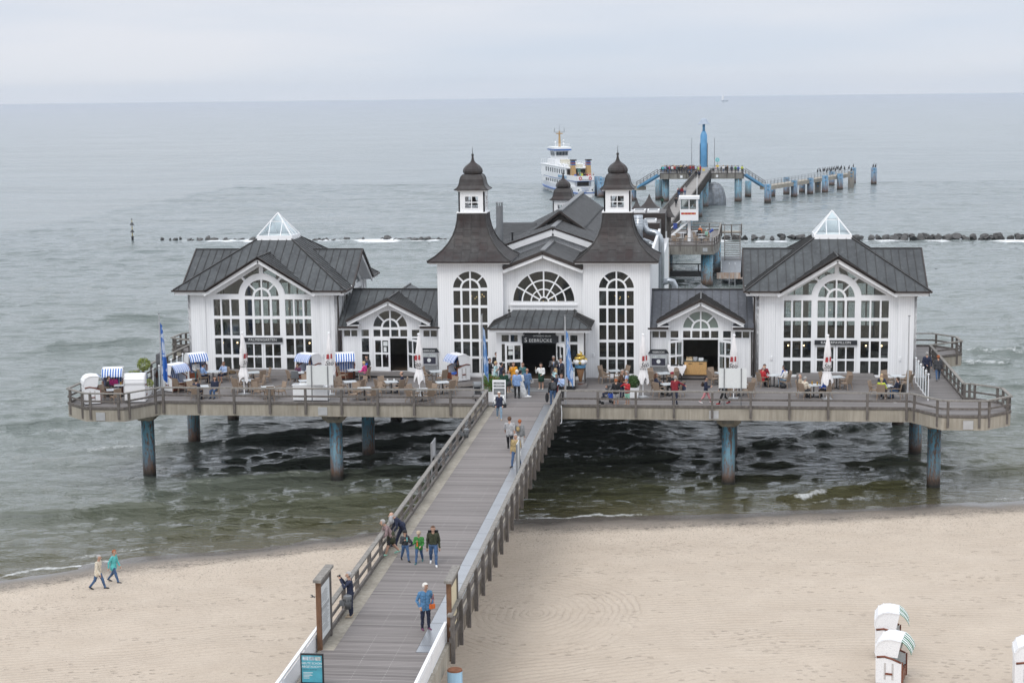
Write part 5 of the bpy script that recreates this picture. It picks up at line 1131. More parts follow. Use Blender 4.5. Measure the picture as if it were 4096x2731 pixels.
# glass wind screens with white ball topped posts
for s, d in ((-1, 'beside the flag end pavilion'), (1, 'beside the bare pole end pavilion')):
    o = thing('wind_screen', 'clear glass wind screen between white ball topped posts '+d, 'screen', (s*23.9, 0, D))
    for i in range(6):
        y = 2.95+1.25*i; p = MB().path([(0, y, 0), (0, y, 1.55)], .035, 8).build('post', WHITE, o); MB().sphere((0, y, 1.60), .065).build('ball', WHITE, p)
        if i < 5: MB().box(-.006, .006, y+.06, y+1.19, .15, 1.45).build('pane', GLASSC, o)
    MB().box(-.02, .02, 2.95, 9.2, .08, .12).build('base_rail', WHITE, o)
o = thing('panel_sign', 'grey photo panel standing behind the glass screen, flag end', 'sign', (-24.9, 7.2, D)); MB().box(-.02, .02, -.5, .5, .75, 1.95).build('panel', pm('grey_photo_print', (.12, .12, .125), .5, .6, 5), o); MB().tube((0, 0, 0), (0, 0, .75), .03).build('post', GREYM, o)
# things on tables, and small lost things
GLS = pm('beer_in_glass', (.45, .25, .04), .15); WCUP = pm('white_china', (.72, .72, .72), .3)
def cups(lst):
    for i, (x, y, r, h, m_, lb, ct) in enumerate(lst): tag(MB().path([(x, y, D+.746), (x, y, D+.746+h)], [r*.85, r], 10).build(ct, m_), lb, ct, None)
cups([(-9.12, 3.95, .05, .16, WCUP, 'tall coffee glass on the table, nearer the flag end', 'glass'), (-8.72, 4.05, .05, .16, WCUP, 'tall coffee glass on the table, nearer the navy jacket man', 'glass'),
      (17.1, 4.0, .045, .2, GLS, 'beer glass nearer the beige jacket man', 'glass'), (17.4, 3.85, .045, .2, GLS, 'beer glass nearer the parasol pole', 'glass'), (-25.7, 2.05, .045, .18, GLS, 'beer glass before the pink woman', 'glass'),
      (-21.4, 7.5, .06, .07, WCUP, 'white cup on the table of the blue shirts', 'cup'), (-12.35, 8.5, .13, .04, WCUP, 'white plate before the blonde in pink', 'plate'), (-12.0, 8.35, .06, .08, WCUP, 'white cup before the blonde in pink', 'cup'), (-15.4, 7.35, .06, .08, WCUP, 'white cup before the bald man', 'cup')])
for x, y, w, lb in ((14.9, 7.45, .3, 'open paper on the table of the red coats'), (-21.9, 4.15, .3, 'folded papers on the table before the black bag'), (21.45, 3.8, .35, 'dark menu folder on the table of the lime green jumper')): tag(MB().box(x-w/2, x+w/2, y-.12, y+.12, D+.746, D+.756).build('paper', PAPER if w < .34 else BLACK), lb, 'paper')
BAGM = pm('black_bag', (.015, .015, .017), .6, .2)
tag(MB().sphere((0, 0, .14), .2, 12, 8, (1.1, .7, .8)).path([(-.12, 0, .26), (0, 0, .38), (.12, 0, .26)], .014, 5).build('shoulder_bag', BAGM, None, True), 'black shoulder bag on the seat of the empty striped beach chair', 'bag').location = (-22.95, 4.3, D+.49)
tag(MB().sphere((0, 0, .14), .2, 12, 8, (1.1, .7, .8)).path([(-.12, 0, .26), (0, 0, .38), (.12, 0, .26)], .014, 5).build('shoulder_bag', BAGM, None, True), 'dark bag on the deck under the table of the red coats', 'bag').location = (15.5, 6.9, D)
NAVY = pm('navy_cloth', (.018, .024, .055), .85, .2)
for x, y, rz, m_, lb in ((-15.75, 6.75, 30, pm('grey_cloth', (.17, .18, .19), .85), 'grey jacket with teal scarf over a chair at the bald man table'), (9.2, 3.65, -40, NAVY, 'navy jacket hung over the chair beside the red fleece man'), (22.35, 3.4, -30, BAGM, 'black coat hung over the chair of the navy jumper man'), (9.75, 119.2, 0, BAGM, 'black coat on a chair of the sea terrace')):
    b_ = MB().rings([[(-.28+.02*j, -.10-.02*j, .45+.12*j), (.28-.02*j, -.10-.02*j, .42+.12*j), (.27-.02*j, .10, .45+.12*j), (-.27+.02*j, .10, .42+.12*j)] for j in range(5)]); c = b_.build('hung_jacket', m_, None); c.location = (x, y, D); c.rotation_euler = (0, 0, R(rz)); tag(c, lb, 'jacket')
tag(MB().path([(21.9, 2.3, D+.001), (21.9, 2.3, D+.07)], [.14, .11], 14).build('dog_bowl', WCUP), 'white bowl on the deck near the lime green jumper', 'bowl')
# ---------------------------------------------------------------- people
CC = dict(skin=(.48, .29, .21), tan=(.36, .20, .14), black=(.014, .014, .016), navy=(.016, .022, .05), dgrey=(.05, .052, .058), grey=(.20, .205, .21), lgrey=(.36, .36, .37), white=(.72, .72, .71), cream=(.60, .54, .44), khaki=(.36, .27, .13), beige=(.42, .34, .25),
          red=(.42, .022, .03), dred=(.20, .012, .022), pink=(.62, .05, .25), rose=(.55, .22, .24), orange=(.62, .14, .03), yellow=(.72, .32, .02), lime=(.48, .55, .06), green=(.05, .23, .05), dgreen=(.012, .05, .03), olive=(.035, .04, .02), teal=(.05, .14, .15), turq=(.10, .45, .45), mint=(.30, .58, .46), lblue=(.22, .34, .58), sblue=(.36, .46, .66), blue=(.03, .10, .42), jacketblue=(.085, .21, .38), denim=(.05, .10, .20), ldenim=(.20, .29, .38), suitblue=(.10, .17, .30), purple=(.14, .05, .10), paleturq=(.42, .60, .62), brown=(.10, .05, .028), dbrown=(.035, .02, .013), blonde=(.50, .37, .19), ginger=(.30, .09, .03), ghair=(.34, .33, .32), whair=(.62, .60, .56), pattern=(.24, .17, .17))
def cm(c): return pm('cloth_'+c if c not in ('skin', 'tan') else 'skin_tone_'+c, CC[c], .85 if c not in ('skin', 'tan') else .5, .28 if c not in ('skin', 'tan') else .1, 7, bmp=.5 if c not in ('skin', 'tan') else 0, bscale=11)
ARM = dict(down=((.03, .015, -.17), (.035, -.02, -.325)), swf=((.03, -.05, -.16), (.025, -.14, -.28)), swb=((.03, .07, -.155), (.035, .07, -.31)), fwd=((.035, -.02, -.17), (-.01, -.17, -.15)), phone=((.04, -.03, -.17), (-.06, -.14, -.07)),
           cam=((.05, -.11, -.09), (-.055, -.19, .07)), up=((.06, -.05, -.15), (.05, -.13, -.01)), rail=((.03, -.12, -.13), (.0, -.25, -.16)), lap=((.03, -.02, -.17), (-.03, -.14, -.21)), pocket=((.06, .03, -.165), (.02, -.04, -.275)), back=((.05, .05, -.16), (-.07, .10, -.25)), chin=((.03, -.10, -.12), (-.07, -.09, .05)), table=((.04, -.08, -.16), (-.02, -.22, -.15)), point=((.09, -.06, -.06), (.20, -.12, -.12)))
BOD = []; PEOPLE = []
def person(x, y, h, label, top='navy', bot='denim', shoe='black', hair='brown', style='short', pose='stand', arms=('down', 'down'), H=1.72, lean=0, z=D, sleeve=True, shorts=False, dress=None, skin='skin', det=1, turn=0, hat=None, group=None, tie=None, wide=1.0, hem=0):
    o = thing('person', label, 'person', (x, y, z), R(h), group)
    u = lambda a, b, c: Vector((a*H, b*H, c*H)); pr = []
    pz = .52; off = Vector((0, 0, 0))
    if pose == 'sit': off = Vector((0, .06, .52-.52*H))
    hips = [u(s*.052, 0, pz) for s in (-1, 1)]; lg = []
    for s, hp in zip((-1, 1), hips):
        if pose == 'walk': a, kb = (24, 6) if s > 0 else (-14, 26)
        elif pose == 'walk2': a, kb = (24, 6) if s < 0 else (-14, 26)
        elif pose == 'sit': a, kb = 84, 88
        else: a, kb = (1, 2) if s > 0 else (-1, 3)
        ar, br = R(a), R(a-kb); sx = s*(.012 if pose != 'sit' else .02)
        kn = hp+u(sx, -.235*math.sin(ar), -.235*math.cos(ar)); an = kn+u(sx*.3, -.235*math.sin(br), -.235*math.cos(br)); fp = R(-min(0, a-kb)*.55 if pose.startswith('walk') else 0)
        toe = an+u(s*.012, -.10*math.cos(fp), -.026-.10*math.sin(fp)); lg.append((hp, kn, an, toe))
    low = min(min(l[2].z, l[3].z+.012*H) for l in lg); dz = -low+.018*H if pose != 'sit' else 0
    for hp, kn, an, toe in lg:
        pr += [(hp, kn, .058, .040, 2), (kn, an, .040 if not shorts else .034, .027, 0 if shorts or dress else 2), (an+u(0, .02, -.018), toe, .026, .022, 3)]
        if shorts: pr += [(hp, hp.lerp(kn, .85), .062, .050, 2)]
    pv = u(0, 0, pz); Rl = Matrix.Rotation(R(lean), 3, 'X')
    T = lambda v: pv+Rl @ (v-pv)
    for s in (-1, 1):
        pr += [(u(s*.034, 0, pz-.005), u(s*.036, 0, .58), .062*wide, .058*wide, 2), (T(u(s*.038*wide, 0, .57)), T(u(s*.050, .0, .75)), .066*wide, .064*wide, 1), (T(u(s*.030, 0, .78)), T(u(s*.098, .005, .795)), .045, .036, 1)]
        if hem: pr += [(T(u(s*.036*wide, 0, .58)), u(s*.046, 0, pz-hem), .070*wide, .074*wide, 1)]
        sh = u(s*.112, .005, .79); e, w = ARM[arms[0 if s < 0 else 1]]; el = sh+u(s*e[0], e[1], e[2]); wr = sh+u(s*w[0], w[1], w[2]); d = (wr-el).normalized()
        fa = 1 if sleeve else 0
        pr += [(T(sh), T(el), .038, .030, 1), (T(el), T(wr), .029, .023, fa), (T(wr), T(wr+d*.035*H), .019, .022, 0)]
        n2 = d.cross(Vector((1, 0, 0))).normalized(); sd_ = n2.cross(d)
        if det >= 2:
            for k, (o_, L) in enumerate(((-.018, .030), (-.006, .038), (.006, .040), (.018, .034))):
                b0 = wr+d*.045*H+sd_*o_*H; b1 = b0+d*L*.6*H-n2*.004*H; b2 = b1+d*L*.5*H-n2*.016*H; pr += [(T(b0), T(b1), .0062, .0058, 0), (T(b1), T(b2), .0058, .005, 0)]
            t0 = wr+d*.018*H-sd_*.018*H*s; t1 = t0+(d*.6-sd_*.8*s).normalized()*.03*H; pr += [(T(t0), T(t1), .0075, .0062, 0)]
        else: pr += [(T(wr+d*.035*H), T(wr+d*.075*H), .019, .012, 0), (T(wr+d*.02*H), T(wr+(d*.05-sd_*.02*s)*H), .010, .008, 0)]
    hd = T(u(0, -.012, .925)); Rt = Matrix.Rotation(R(turn), 3, 'Z'); hv = lambda a, b, c: hd+Rt @ u(a, b, c)
    pr += [(T(u(0, .004, .80)), T(u(0, -.004, .885)), .034, .032, 0), (hv(0, .008, .020), hv(0, .0, -.004), .056, .050, 0), (hv(0, -.012, -.03), hv(0, -.018, -.042), .036, .028, 0), (hv(0, -.054, .002), hv(0, -.064, -.016), .007, .011, 0)]
    for s in (-1, 1): pr += [(hv(s*.054, .004, .006), hv(s*.055, .006, -.014), .008, .007, 0)]
    sh_ = off+Vector((0, 0, dz)); PR = [(p+sh_, q+sh_, r1*H, r2*H, m_) for p, q, r1, r2, m_ in pr]
    mb = MB()
    for p, q, r1, r2, m_ in PR:
        nn = 8 if det < 2 else 10
        mb.sphere(p, r1, nn, 6); mb.sphere(q, r2, nn, 6)
        if (q-p).length > 1e-4: mb.path([p, q], [r1, r2], nn)
    b_ = mb.build('body', [cm(skin), cm(top), cm(bot), cm(shoe)], o)
    md = b_.modifiers.new('r', 'REMESH'); md.mode = 'VOXEL'; md.voxel_size = {0: .034, 1: .021, 2: .010}[det]*H/1.72; md.use_smooth_shade = True
    BOD.append((b_, PR)); HC = hd+sh_
    # hair, hat, face
    if style != 'none':
        hm = MB(); r = .066*H; n, m = 14, 9; keep = []
        vs = [Rt @ Vector((math.sin(PI*j/m)*r*.93*math.cos(2*PI*i/n), math.sin(PI*j/m)*r*1.06*math.sin(2*PI*i/n), -math.cos(PI*j/m)*r*1.05))+Vector((0, .006*H, .012*H)) for j in range(m+1) for i in range(n)]
        raw = [(math.sin(PI*j/m)*math.cos(2*PI*i/n), math.sin(PI*j/m)*math.sin(2*PI*i/n), -math.cos(PI*j/m)) for j in range(m+1) for i in range(n)]
        for j in range(m):
            for i in range(n):
                f = (j*n+i, j*n+(i+1) % n, (j+1)*n+(i+1) % n, (j+1)*n+i); c = [sum(raw[k][q] for k in f)/4 for q in range(3)]
                ok = (c[2] > .42 or (c[1] > -.15 and c[2] > -.15) or (c[1] > .25 and c[2] > -.75)) if style != 'bald' else (c[1] > .1 and -.45 < c[2] < .15)
                if style == 'bob': ok = c[2] > .40 or (c[1] > -.38 and c[2] > -.8)
                if style == 'long': ok = ok or (c[1] > -.1 and c[2] > -.95)
                if ok: keep.append(f)
        hm.add([v+HC for v in vs], keep)
        hm.build('hair', cm(hair), o, True)
        if style == 'long': MB().path([HC+Rt @ u(0, .03, .0), HC+Rt @ u(0, .045, -.07), HC+Rt @ u(0, .045, -.14)], [.055*H, .06*H, .035*H], 10).build('hair', cm(hair), o, True)
        if style == 'bun': MB().sphere(HC+Rt @ u(0, .07, .04), .03*H).build('hair', cm(hair), o, True)
    if hat: 
        hh = MB().rings([[tuple(HC+Rt @ u(.070*f*math.cos(2*PI*i/14), .075*f*math.sin(2*PI*i/14)+.004, zz)) for i in range(14)] for f, zz in ((1.0, .022), (1.02, .045), (.85, .075), (.45, .092), (.05, .096))], False)
        if hat[1] == 'cap': hh.slab([tuple(HC+Rt @ u(a, b, .03)) for a, b in ((-.05, -.06), (.05, -.06), (.035, -.125), (-.035, -.125))], .012)
        hh.build('hat', cm(hat[0]), o, True)
    if det >= 1:
        ey = MB()
        for s in (-1, 1): ey.sphere(HC+Rt @ u(s*.02, -.050, .006), .0065*H, 6, 5)
        ey.sphere(HC+Rt @ u(0, -.051, -.034), .010*H, 8, 5, (1.3, .5, .35)); ey.build('face_features', cm('dbrown'), o)
    if dress:                                       # (colour, hem height as a fraction of the body, hem radius)
        if pose == 'sit': hh = MB().rings([[tuple(sh_+u(.088*math.cos(2*PI*i/14), y_+.01*math.sin(2*PI*i/14), pz+.062*math.sin(2*PI*i/14))) for i in range(14)] for y_ in (.05, -.1, -.235)])
        else: hh = MB().rings([[tuple(sh_+u(rx*math.cos(2*PI*i/20)*(1+.05*math.sin(5*2*PI*i/20)*k), rx*.82*math.sin(2*PI*i/20)*(1+.05*math.cos(5*2*PI*i/20)*k), zz)) for i in range(20)] for rx, zz, k in ((.098, .62, 0), (.112, .55, 0), (.112+(dress[2]-.112)*.5, (.55+dress[1])/2, .6), (dress[2], dress[1], 1))], True)
        hh.build('skirt', cm(dress[0]), o, True)
    if tie:
        MB().slab([tuple(sh_+u(a, b, c)) for a, b, c in ((-.03, -.068, .80), (.03, -.068, .80), (.0, -.070, .68))], .004).build('shirt_front', cm('white'), o)
        if tie != 'white': MB().slab([tuple(sh_+u(a, b, c)) for a, b, c in ((-.008, -.0735, .80), (.008, -.0735, .80), (.009, -.0755, .66), (-.009, -.0755, .66))], .004).build('tie', cm(tie), o)
    o['_h'] = H; return o
def local(o, p): return Matrix.Translation(o.location) @ Matrix.Rotation(o.rotation_euler[2], 4, 'Z') @ Vector(p)
def gear(o, kind, label, col, p, sz=1):
    H = o['_h']; g = MB()
    if kind == 'backpack': g.sphere((0, 0, 0), .2, 12, 8, (.8, .55, 1.15)).sphere((0, .09, -.06), .13, 10, 6, (.9, .6, .9)); mb_ = g.build('backpack', cm(col), None, True)
    elif kind == 'bag': g.slab([(-.14, -.04, .1), (.14, -.04, .1), (.14, .05, .1), (-.14, .05, .1)], .22).path([(-.1, 0, .08), (-.03, -.06, .35), (.06, -.02, .62), (.1, .04, .4), (.1, .02, .08)], .010, 5); mb_ = g.build('shoulder_bag', cm(col), None)
    elif kind == 'case': g.sphere((0, 0, 0), .3, 12, 8, (.42, .3, 1.1)); mb_ = g.build('instrument_case', cm(col), None, True)
    elif kind == 'camera': g.box(-.07, .07, -.03, .03, -.04, .04).path([(0, -.03, 0), (0, -.09, 0)], .033, 10); mb_ = g.build('camera', cm('black'), None)
    elif kind == 'glass': g.path([(0, 0, -.06), (0, 0, .0), (0, 0, .1)], [.008, .012, .03], 8); mb_ = g.build('drinking_glass', cm(col), None)
    elif kind == 'bottle': g.path([(0, 0, -.1), (0, 0, .06), (0, 0, .1), (0, 0, .14)], [.035, .035, .014, .014], 8); mb_ = g.build('drink_bottle', cm(col), None)
    elif kind == 'bouquet':
        rs = random.Random(4); leaves(g, (0, 0, 0), .14, 90, .035, rs); mb_ = g.build('bouquet', cm(col), None)
    elif kind == 'jacket': mb_ = g.rings([[(-.2+.01*j, -.05, .3-.12*j), (.22-.02*j, -.06, .28-.13*j), (.2-.03*j, .06, .3-.12*j), (-.18+.02*j, .05, .27-.12*j)] for j in range(5)]).build('carried_jacket', cm(col), None)
    mb_.location = local(o, Vector(p)*H); mb_.rotation_euler = (0, 0, o.rotation_euler[2]); mb_.scale = (sz,)*3
    tag(mb_, label, mb_.name.split('.')[0].replace('_', ' '))
# --- walkway
p = at(978, 1444); a = person(p.x, p.y, 28, 'woman in a sky blue jacket and dark leggings on the steel strip', 'jacketblue', 'navy', 'purple', 'whair', 'bob', 'stand', ('pocket', 'pocket'), 1.72, 2, det=2, turn=25, hem=.05); gear(a, 'bag', 'orange leather shoulder bag of the woman in sky blue', 'orange', (.11, -.11, .50), .72)
p = at(806, 1414); a = person(p.x, p.y, -82, 'grey haired man in navy photographing over the walkway railing', 'navy', 'navy', 'beige', 'ghair', 'short', 'stand', ('cam', 'cam'), 1.68, 3, det=2, hem=.02); gear(a, 'camera', 'small black camera held up by the grey haired man', 'black', (0, -.22, .885))
p = at(996, 1296); a = person(p.x, p.y, 8, 'woman in open black jacket and jeans striding beside two boys', 'olive', 'denim', 'white', 'brown', 'short', 'walk', ('down', 'down'), 1.66, det=2)
MB().rings([[(-.20, -.05, z_), (-.21, .13, z_), (0, .165, z_), (.21, .13, z_), (.20, -.05, z_), (.185, -.05, z_), (.19, .11, z_), (0, .145, z_), (-.19, .11, z_), (-.185, -.05, z_)] for z_ in (.84, 1.1, 1.38)]).build('open_jacket', cm('black'), a)
p = at(963, 1291); a = person(p.x, p.y, 0, 'boy in a green jacket holding an orange bottle', 'green', 'denim', 'teal', 'blonde', 'short', 'walk2', ('phone', 'lap'), 1.34, det=2, hat=('beige', 'cap'), hem=.03); gear(a, 'bottle', 'orange drink bottle in the hands of the green jacket boy', 'orange', (-.02, -.17, .60), .8)
p = at(931, 1287); a = person(p.x, p.y, 25, 'boy in black hat and dark jacket looking aside', 'dgrey', 'denim', 'black', 'dbrown', 'short', 'walk', ('phone', 'phone'), 1.30, det=2, hat=('black', 'beanie'), turn=30); gear(a, 'bottle', 'turquoise drink carton held by the black hat boy', 'turq', (.02, -.18, .72), .7)
p = at(902, 1272); a = person(p.x-.05, p.y, -62, 'grey haired woman in patterned jacket leaning on the walkway railing', 'pattern', 'black', 'mint', 'ghair', 'bob', 'walk', ('rail', 'rail'), 1.66, 30, det=2, dress=('olive', .33, .135), hem=.02); gear(a, 'backpack', 'grey backpack on the leaning woman', 'lgrey', (0, .0, .86), .8)
p = at(926, 1258); a = person(p.x-.05, p.y+.3, -66, 'bald man in dark blue leaning far over the walkway railing', 'navy', 'navy', 'navy', 'whair', 'bald', 'walk2', ('rail', 'rail'), 1.74, 42, det=2)
p = at(1147, 962); a = person(p.x, p.y, 6, 'white haired woman in navy vest with white sleeves walking down', 'navy', 'ldenim', 'beige', 'whair', 'short', 'walk', ('pocket', 'pocket'), 1.67, hem=.02); gear(a, 'bag', 'black handbag of the woman in the navy vest', 'black', (.17, -.03, .47), .95)
for s in (-1, 1): MB().path([(s*.20, .01, 1.30), (s*.255, .04, 1.05), (s*.24, -.05, .88)], [.07, .055, .048], 8).build('sleeve', cm('white'), a, True)
p = at(1171, 1032); a = person(p.x, p.y, 178, 'man in a pale T-shirt and dark trousers walking away', 'lgrey', 'black', 'black', 'brown', 'short', 'walk', ('down', 'swf'), 1.84, sleeve=False, hem=.03)
p = at(1193, 1032); a = person(p.x, p.y+.3, 178, 'woman in grey jacket with tan bag walking away', 'grey', 'white', 'white', 'ginger', 'short', 'walk2', ('down', 'phone'), 1.62, hem=.02); gear(a, 'backpack', 'tan soft bag on the back of the grey jacket woman', 'khaki', (.05, .10, .66), .62)
p = at(1185, 1070); a = person(p.x, p.y, -12, 'man in a khaki jacket and jeans walking towards the shore', 'khaki', 'denim', 'black', 'ghair', 'short', 'walk2', ('down', 'fwd'), 1.72, hem=.02, turn=-15); gear(a, 'bag', 'white plastic bag carried by the khaki jacket man', 'white', (.14, -.12, .40), .7)
p = at(1270, 930); a = person(p.x, p.y, 200, 'person in black cap and jacket with a big backpack at the walkway corner', 'black', 'denim', 'black', 'black', 'short', 'stand', ('down', 'down'), 1.72, hat=('black', 'cap')); gear(a, 'backpack', 'dark grey backpack on the black jacket person', 'dgrey', (0, .12, .69), 1.15); gear(a, 'case', 'black soft case hanging from the hand at the walkway corner', 'black', (.21, .0, .28), .9)
# --- beach couple
p = at(226, 1350, .35); person(p.x, p.y, 82, 'grey haired man in cream jacket walking on the sand', 'cream', 'denim', 'black', 'ghair', 'short', 'walk', ('swf', 'swb'), 1.76, 8, z=float(beach_z(np.array([[p.x]]), np.array([[p.y]]))[0][0, 0]), det=2, hem=.06)
p = at(262, 1336, .25); person(p.x, p.y, 82, 'red haired woman in turquoise jacket walking on the sand', 'turq', 'denim', 'dgrey', 'ginger', 'short', 'walk2', ('swb', 'swf'), 1.70, 6, z=float(beach_z(np.array([[p.x]]), np.array([[p.y]]))[0][0, 0]), det=2, hem=.06)
# --- wedding party before the entrance (points of the deck they stand on)
def wed(px, py, h, label, z=D, **k):
    p = at(px, py, z); return person(p.x, p.y, h, label, z=z, **k)
wed(1125, 884, 70, 'man in black suit at the edge of the wedding party by the flagpole', top='black', bot='black', hair='dbrown', arms=('lap', 'fwd'), H=1.78, tie='black')
a = wed(1139, 888, 80, 'blonde woman in pale turquoise dress in the wedding party', top='paleturq', bot='paleturq', hair='blonde', arms=('phone', 'phone'), H=1.68, dress=('paleturq', .28, .13), sleeve=False)
wed(1141, 872, 20, 'tall man in black suit with green tie behind the pale dress', z=D+.16, top='black', bot='black', hair='dbrown', arms=('lap', 'lap'), H=1.84, tie='mint', turn=30)
wed(1152, 890, 120, 'dark haired woman in navy dress half hidden in the wedding party', top='navy', bot='navy', hair='black', style='bun', arms=('lap', 'phone'), H=1.66, dress=('navy', .3, .14))
wed(1158, 914, 172, 'man in dark green velvet jacket seen from behind', top='dgreen', bot='black', hair='dbrown', arms=('fwd', 'fwd'), H=1.80, hem=.03)
wed(1168, 900, 60, 'girl in dark flowered skirt in the wedding party', top='lgrey', bot='dgrey', shoe='beige', hair='brown', style='long', arms=('phone', 'phone'), H=1.42, dress=('dgrey', .3, .17))
a = wed(1180, 892, 25, 'woman in a bright yellow raincoat holding a glass', top='yellow', bot='khaki', shoe='beige', hair='brown', style='long', arms=('up', 'lap'), H=1.72, hem=.14); gear(a, 'glass', 'glass raised by the yellow raincoat woman', 'cream', (-.14, -.16, .80), .9)
wed(1178, 868, 20, 'balding bearded man in black suit with pale tie on the steps', z=D+.31, top='black', bot='black', hair='ginger', style='bald', arms=('lap', 'down'), H=1.86, tie='ldenim', turn=25)
a = wed(1201, 892, -20, 'woman in long teal dress with brown hair', top='teal', bot='teal', hair='brown', style='long', arms=('phone', 'down'), H=1.70, dress=('teal', .03, .15), sleeve=False)
wed(1188, 914, 176, 'white haired man in light blue jacket seen from behind', top='lblue', bot='black', hair='whair', arms=('fwd', 'down'), H=1.80, wide=1.05, hem=.03)
a = wed(1196, 909, 150, 'bride in a white dress hidden between the blue jackets', top='white', bot='white', hair='black', style='bun', arms=('lap', 'lap'), H=1.64, dress=('white', .01, .30), sleeve=False)
b_ = MB().rings([[(-.55-.2*math.sin(i*.9), -.3+.12*i, .012), (-.2, -.3+.12*i, .10+.03*math.sin(i*2)), (.2, -.3+.12*i, .16)] for i in range(6)], False, False).build('dress_train', cm('white'), a); 
a = wed(1211, 909, 170, 'bald man in a mid blue suit seen from behind', top='suitblue', bot='suitblue', shoe='brown', hair='brown', style='none', arms=('fwd', 'down'), H=1.75, skin='tan', hem=.03); gear(a, 'bouquet', 'small pale bouquet held beside the mid blue suit', 'white', (-.13, -.14, .50))
a = wed(1243, 893, -15, 'woman in white jacket and dark green skirt raising a glass', top='white', bot='skin', shoe='cream', hair='dbrown', style='bun', arms=('up', 'lap'), H=1.68, dress=('dgreen', .30, .118), hem=.0); gear(a, 'glass', 'glass raised by the white jacket woman', 'cream', (-.15, -.17, .80), .9)
a = wed(1272, 880, 5, 'grey haired man in charcoal suit holding a glass on the step', z=D+.16, top='dgrey', bot='dgrey', shoe='brown', hair='ghair', arms=('phone', 'lap'), H=1.80, tie='lblue', skin='tan'); gear(a, 'glass', 'glass of sparkling wine held by the charcoal suit man', 'cream', (-.05, -.17, .75), .9)
a = wed(1289, 886, -50, 'man in navy suit half hidden by the flagpole', z=D+.16, top='navy', bot='navy', hair='dbrown', arms=('phone', 'down'), H=1.82, tie='white')
wed(1276, 897, -75, 'blonde girl in pale jumper drinking from a glass', top='paleturq', bot='navy', hair='blonde', style='long', arms=('chin', 'phone'), H=1.45)
wed(1292, 898, 150, 'woman in black dress with white dots behind the flagpole', top='black', bot='black', hair='black', style='long', arms=('lap', 'lap'), H=1.66, dress=('black', .28, .15))
wed(1278, 905, -30, 'child in navy jumper with dark hair near the walkway corner', top='navy', bot='dred', hair='dbrown', arms=('lap', 'lap'), H=1.28)
a = wed(1290, 919, -40, 'young woman in light denim shirt and glasses with a camera', top='sblue', bot='black', hair='brown', style='long', arms=('lap', 'phone'), H=1.66); gear(a, 'backpack', 'navy backpack on the light denim shirt woman', 'navy', (0, .11, .68), .85); gear(a, 'camera', 'black camera hanging at the waist of the denim shirt woman', 'black', (0, -.14, .58), .9)
wed(1303, 893, 170, 'person in dark jacket behind the chalk price board', top='navy', bot='dgrey', hair='dbrown', arms=('lap', 'lap'), H=1.70)
# --- family by the rail and walkers
p = at(1429, 912); person(p.x, p.y, 60, 'grey haired man in open brown vest near the round bush', 'brown', 'navy', 'black', 'ghair', 'short', 'stand', ('back', 'back'), 1.76, tie='white')
p = at(1440, 912); person(p.x, p.y, -100, 'grey haired woman in pale blue sleeveless top by the round bush', 'sblue', 'ldenim', 'beige', 'ghair', 'short', 'stand', ('down', 'lap'), 1.68, sleeve=False)
p = at(1415, 930); person(p.x, p.y, 185, 'youth in black hooded jacket and grey shorts behind the pushchair', 'black', 'lgrey', 'black', 'ginger', 'short', 'stand', ('fwd', 'fwd'), 1.62, shorts=True, hem=.03)
p = at(1441, 929); person(p.x, p.y, -40, 'girl in bright red jacket and mint shorts pointing', 'red', 'mint', 'beige', 'ginger', 'bun', 'stand', ('point', 'phone'), 1.60, 8, shorts=True, hem=.02)
person(4.72, 1.05, -65, 'small child sitting in the black pushchair', 'dgrey', 'navy', 'black', 'dbrown', 'short', 'sit', ('lap', 'chin'), 1.0, z=D+.12)
p = at(1550, 928); person(p.x, p.y, 165, 'grey haired man in dark red fleece standing with a hand on the rail', 'dred', 'navy', 'black', 'ghair', 'short', 'stand', ('point', 'lap'), 1.75, 6, wide=1.1, hem=.02)
p = at(1621, 925); a = person(p.x, p.y, 85, 'short haired woman in dark jacket and pink leggings walking', 'navy', 'rose', 'white', 'black', 'short', 'walk', ('fwd', 'fwd'), 1.66, hem=.04); gear(a, 'backpack', 'small brown backpack of the pink leggings woman', 'dbrown', (0, .11, .68), .7)
p = at(1670, 927); person(p.x-.2, p.y, -80, 'walker with red shoes mostly hidden by the blank panel', 'black', 'black', 'red', 'dbrown', 'short', 'walk', ('swf', 'swb'), 1.72)
p = at(2128, 868); person(p.x, p.y, 185, 'grey haired man in navy jacket walking along the pavilion side', 'navy', 'black', 'black', 'ghair', 'short', 'walk', ('swb', 'back'), 1.78, hem=.04)
p = at(2154, 873); person(p.x, p.y, 182, 'brown haired woman in grey quilted jacket walking along the pavilion side', 'dgrey', 'denim', 'grey', 'ginger', 'short', 'walk2', ('down', 'down'), 1.70, hem=.05)
p = at(845, 871); a = person(p.x, p.y, -25, 'dark haired woman in leather jacket carrying a blue coat', 'dgrey', 'black', 'black', 'black', 'short', 'walk', ('fwd', 'fwd'), 1.70, 8); gear(a, 'jacket', 'blue coat carried by the leather jacket woman', 'blue', (0, -.16, .48))
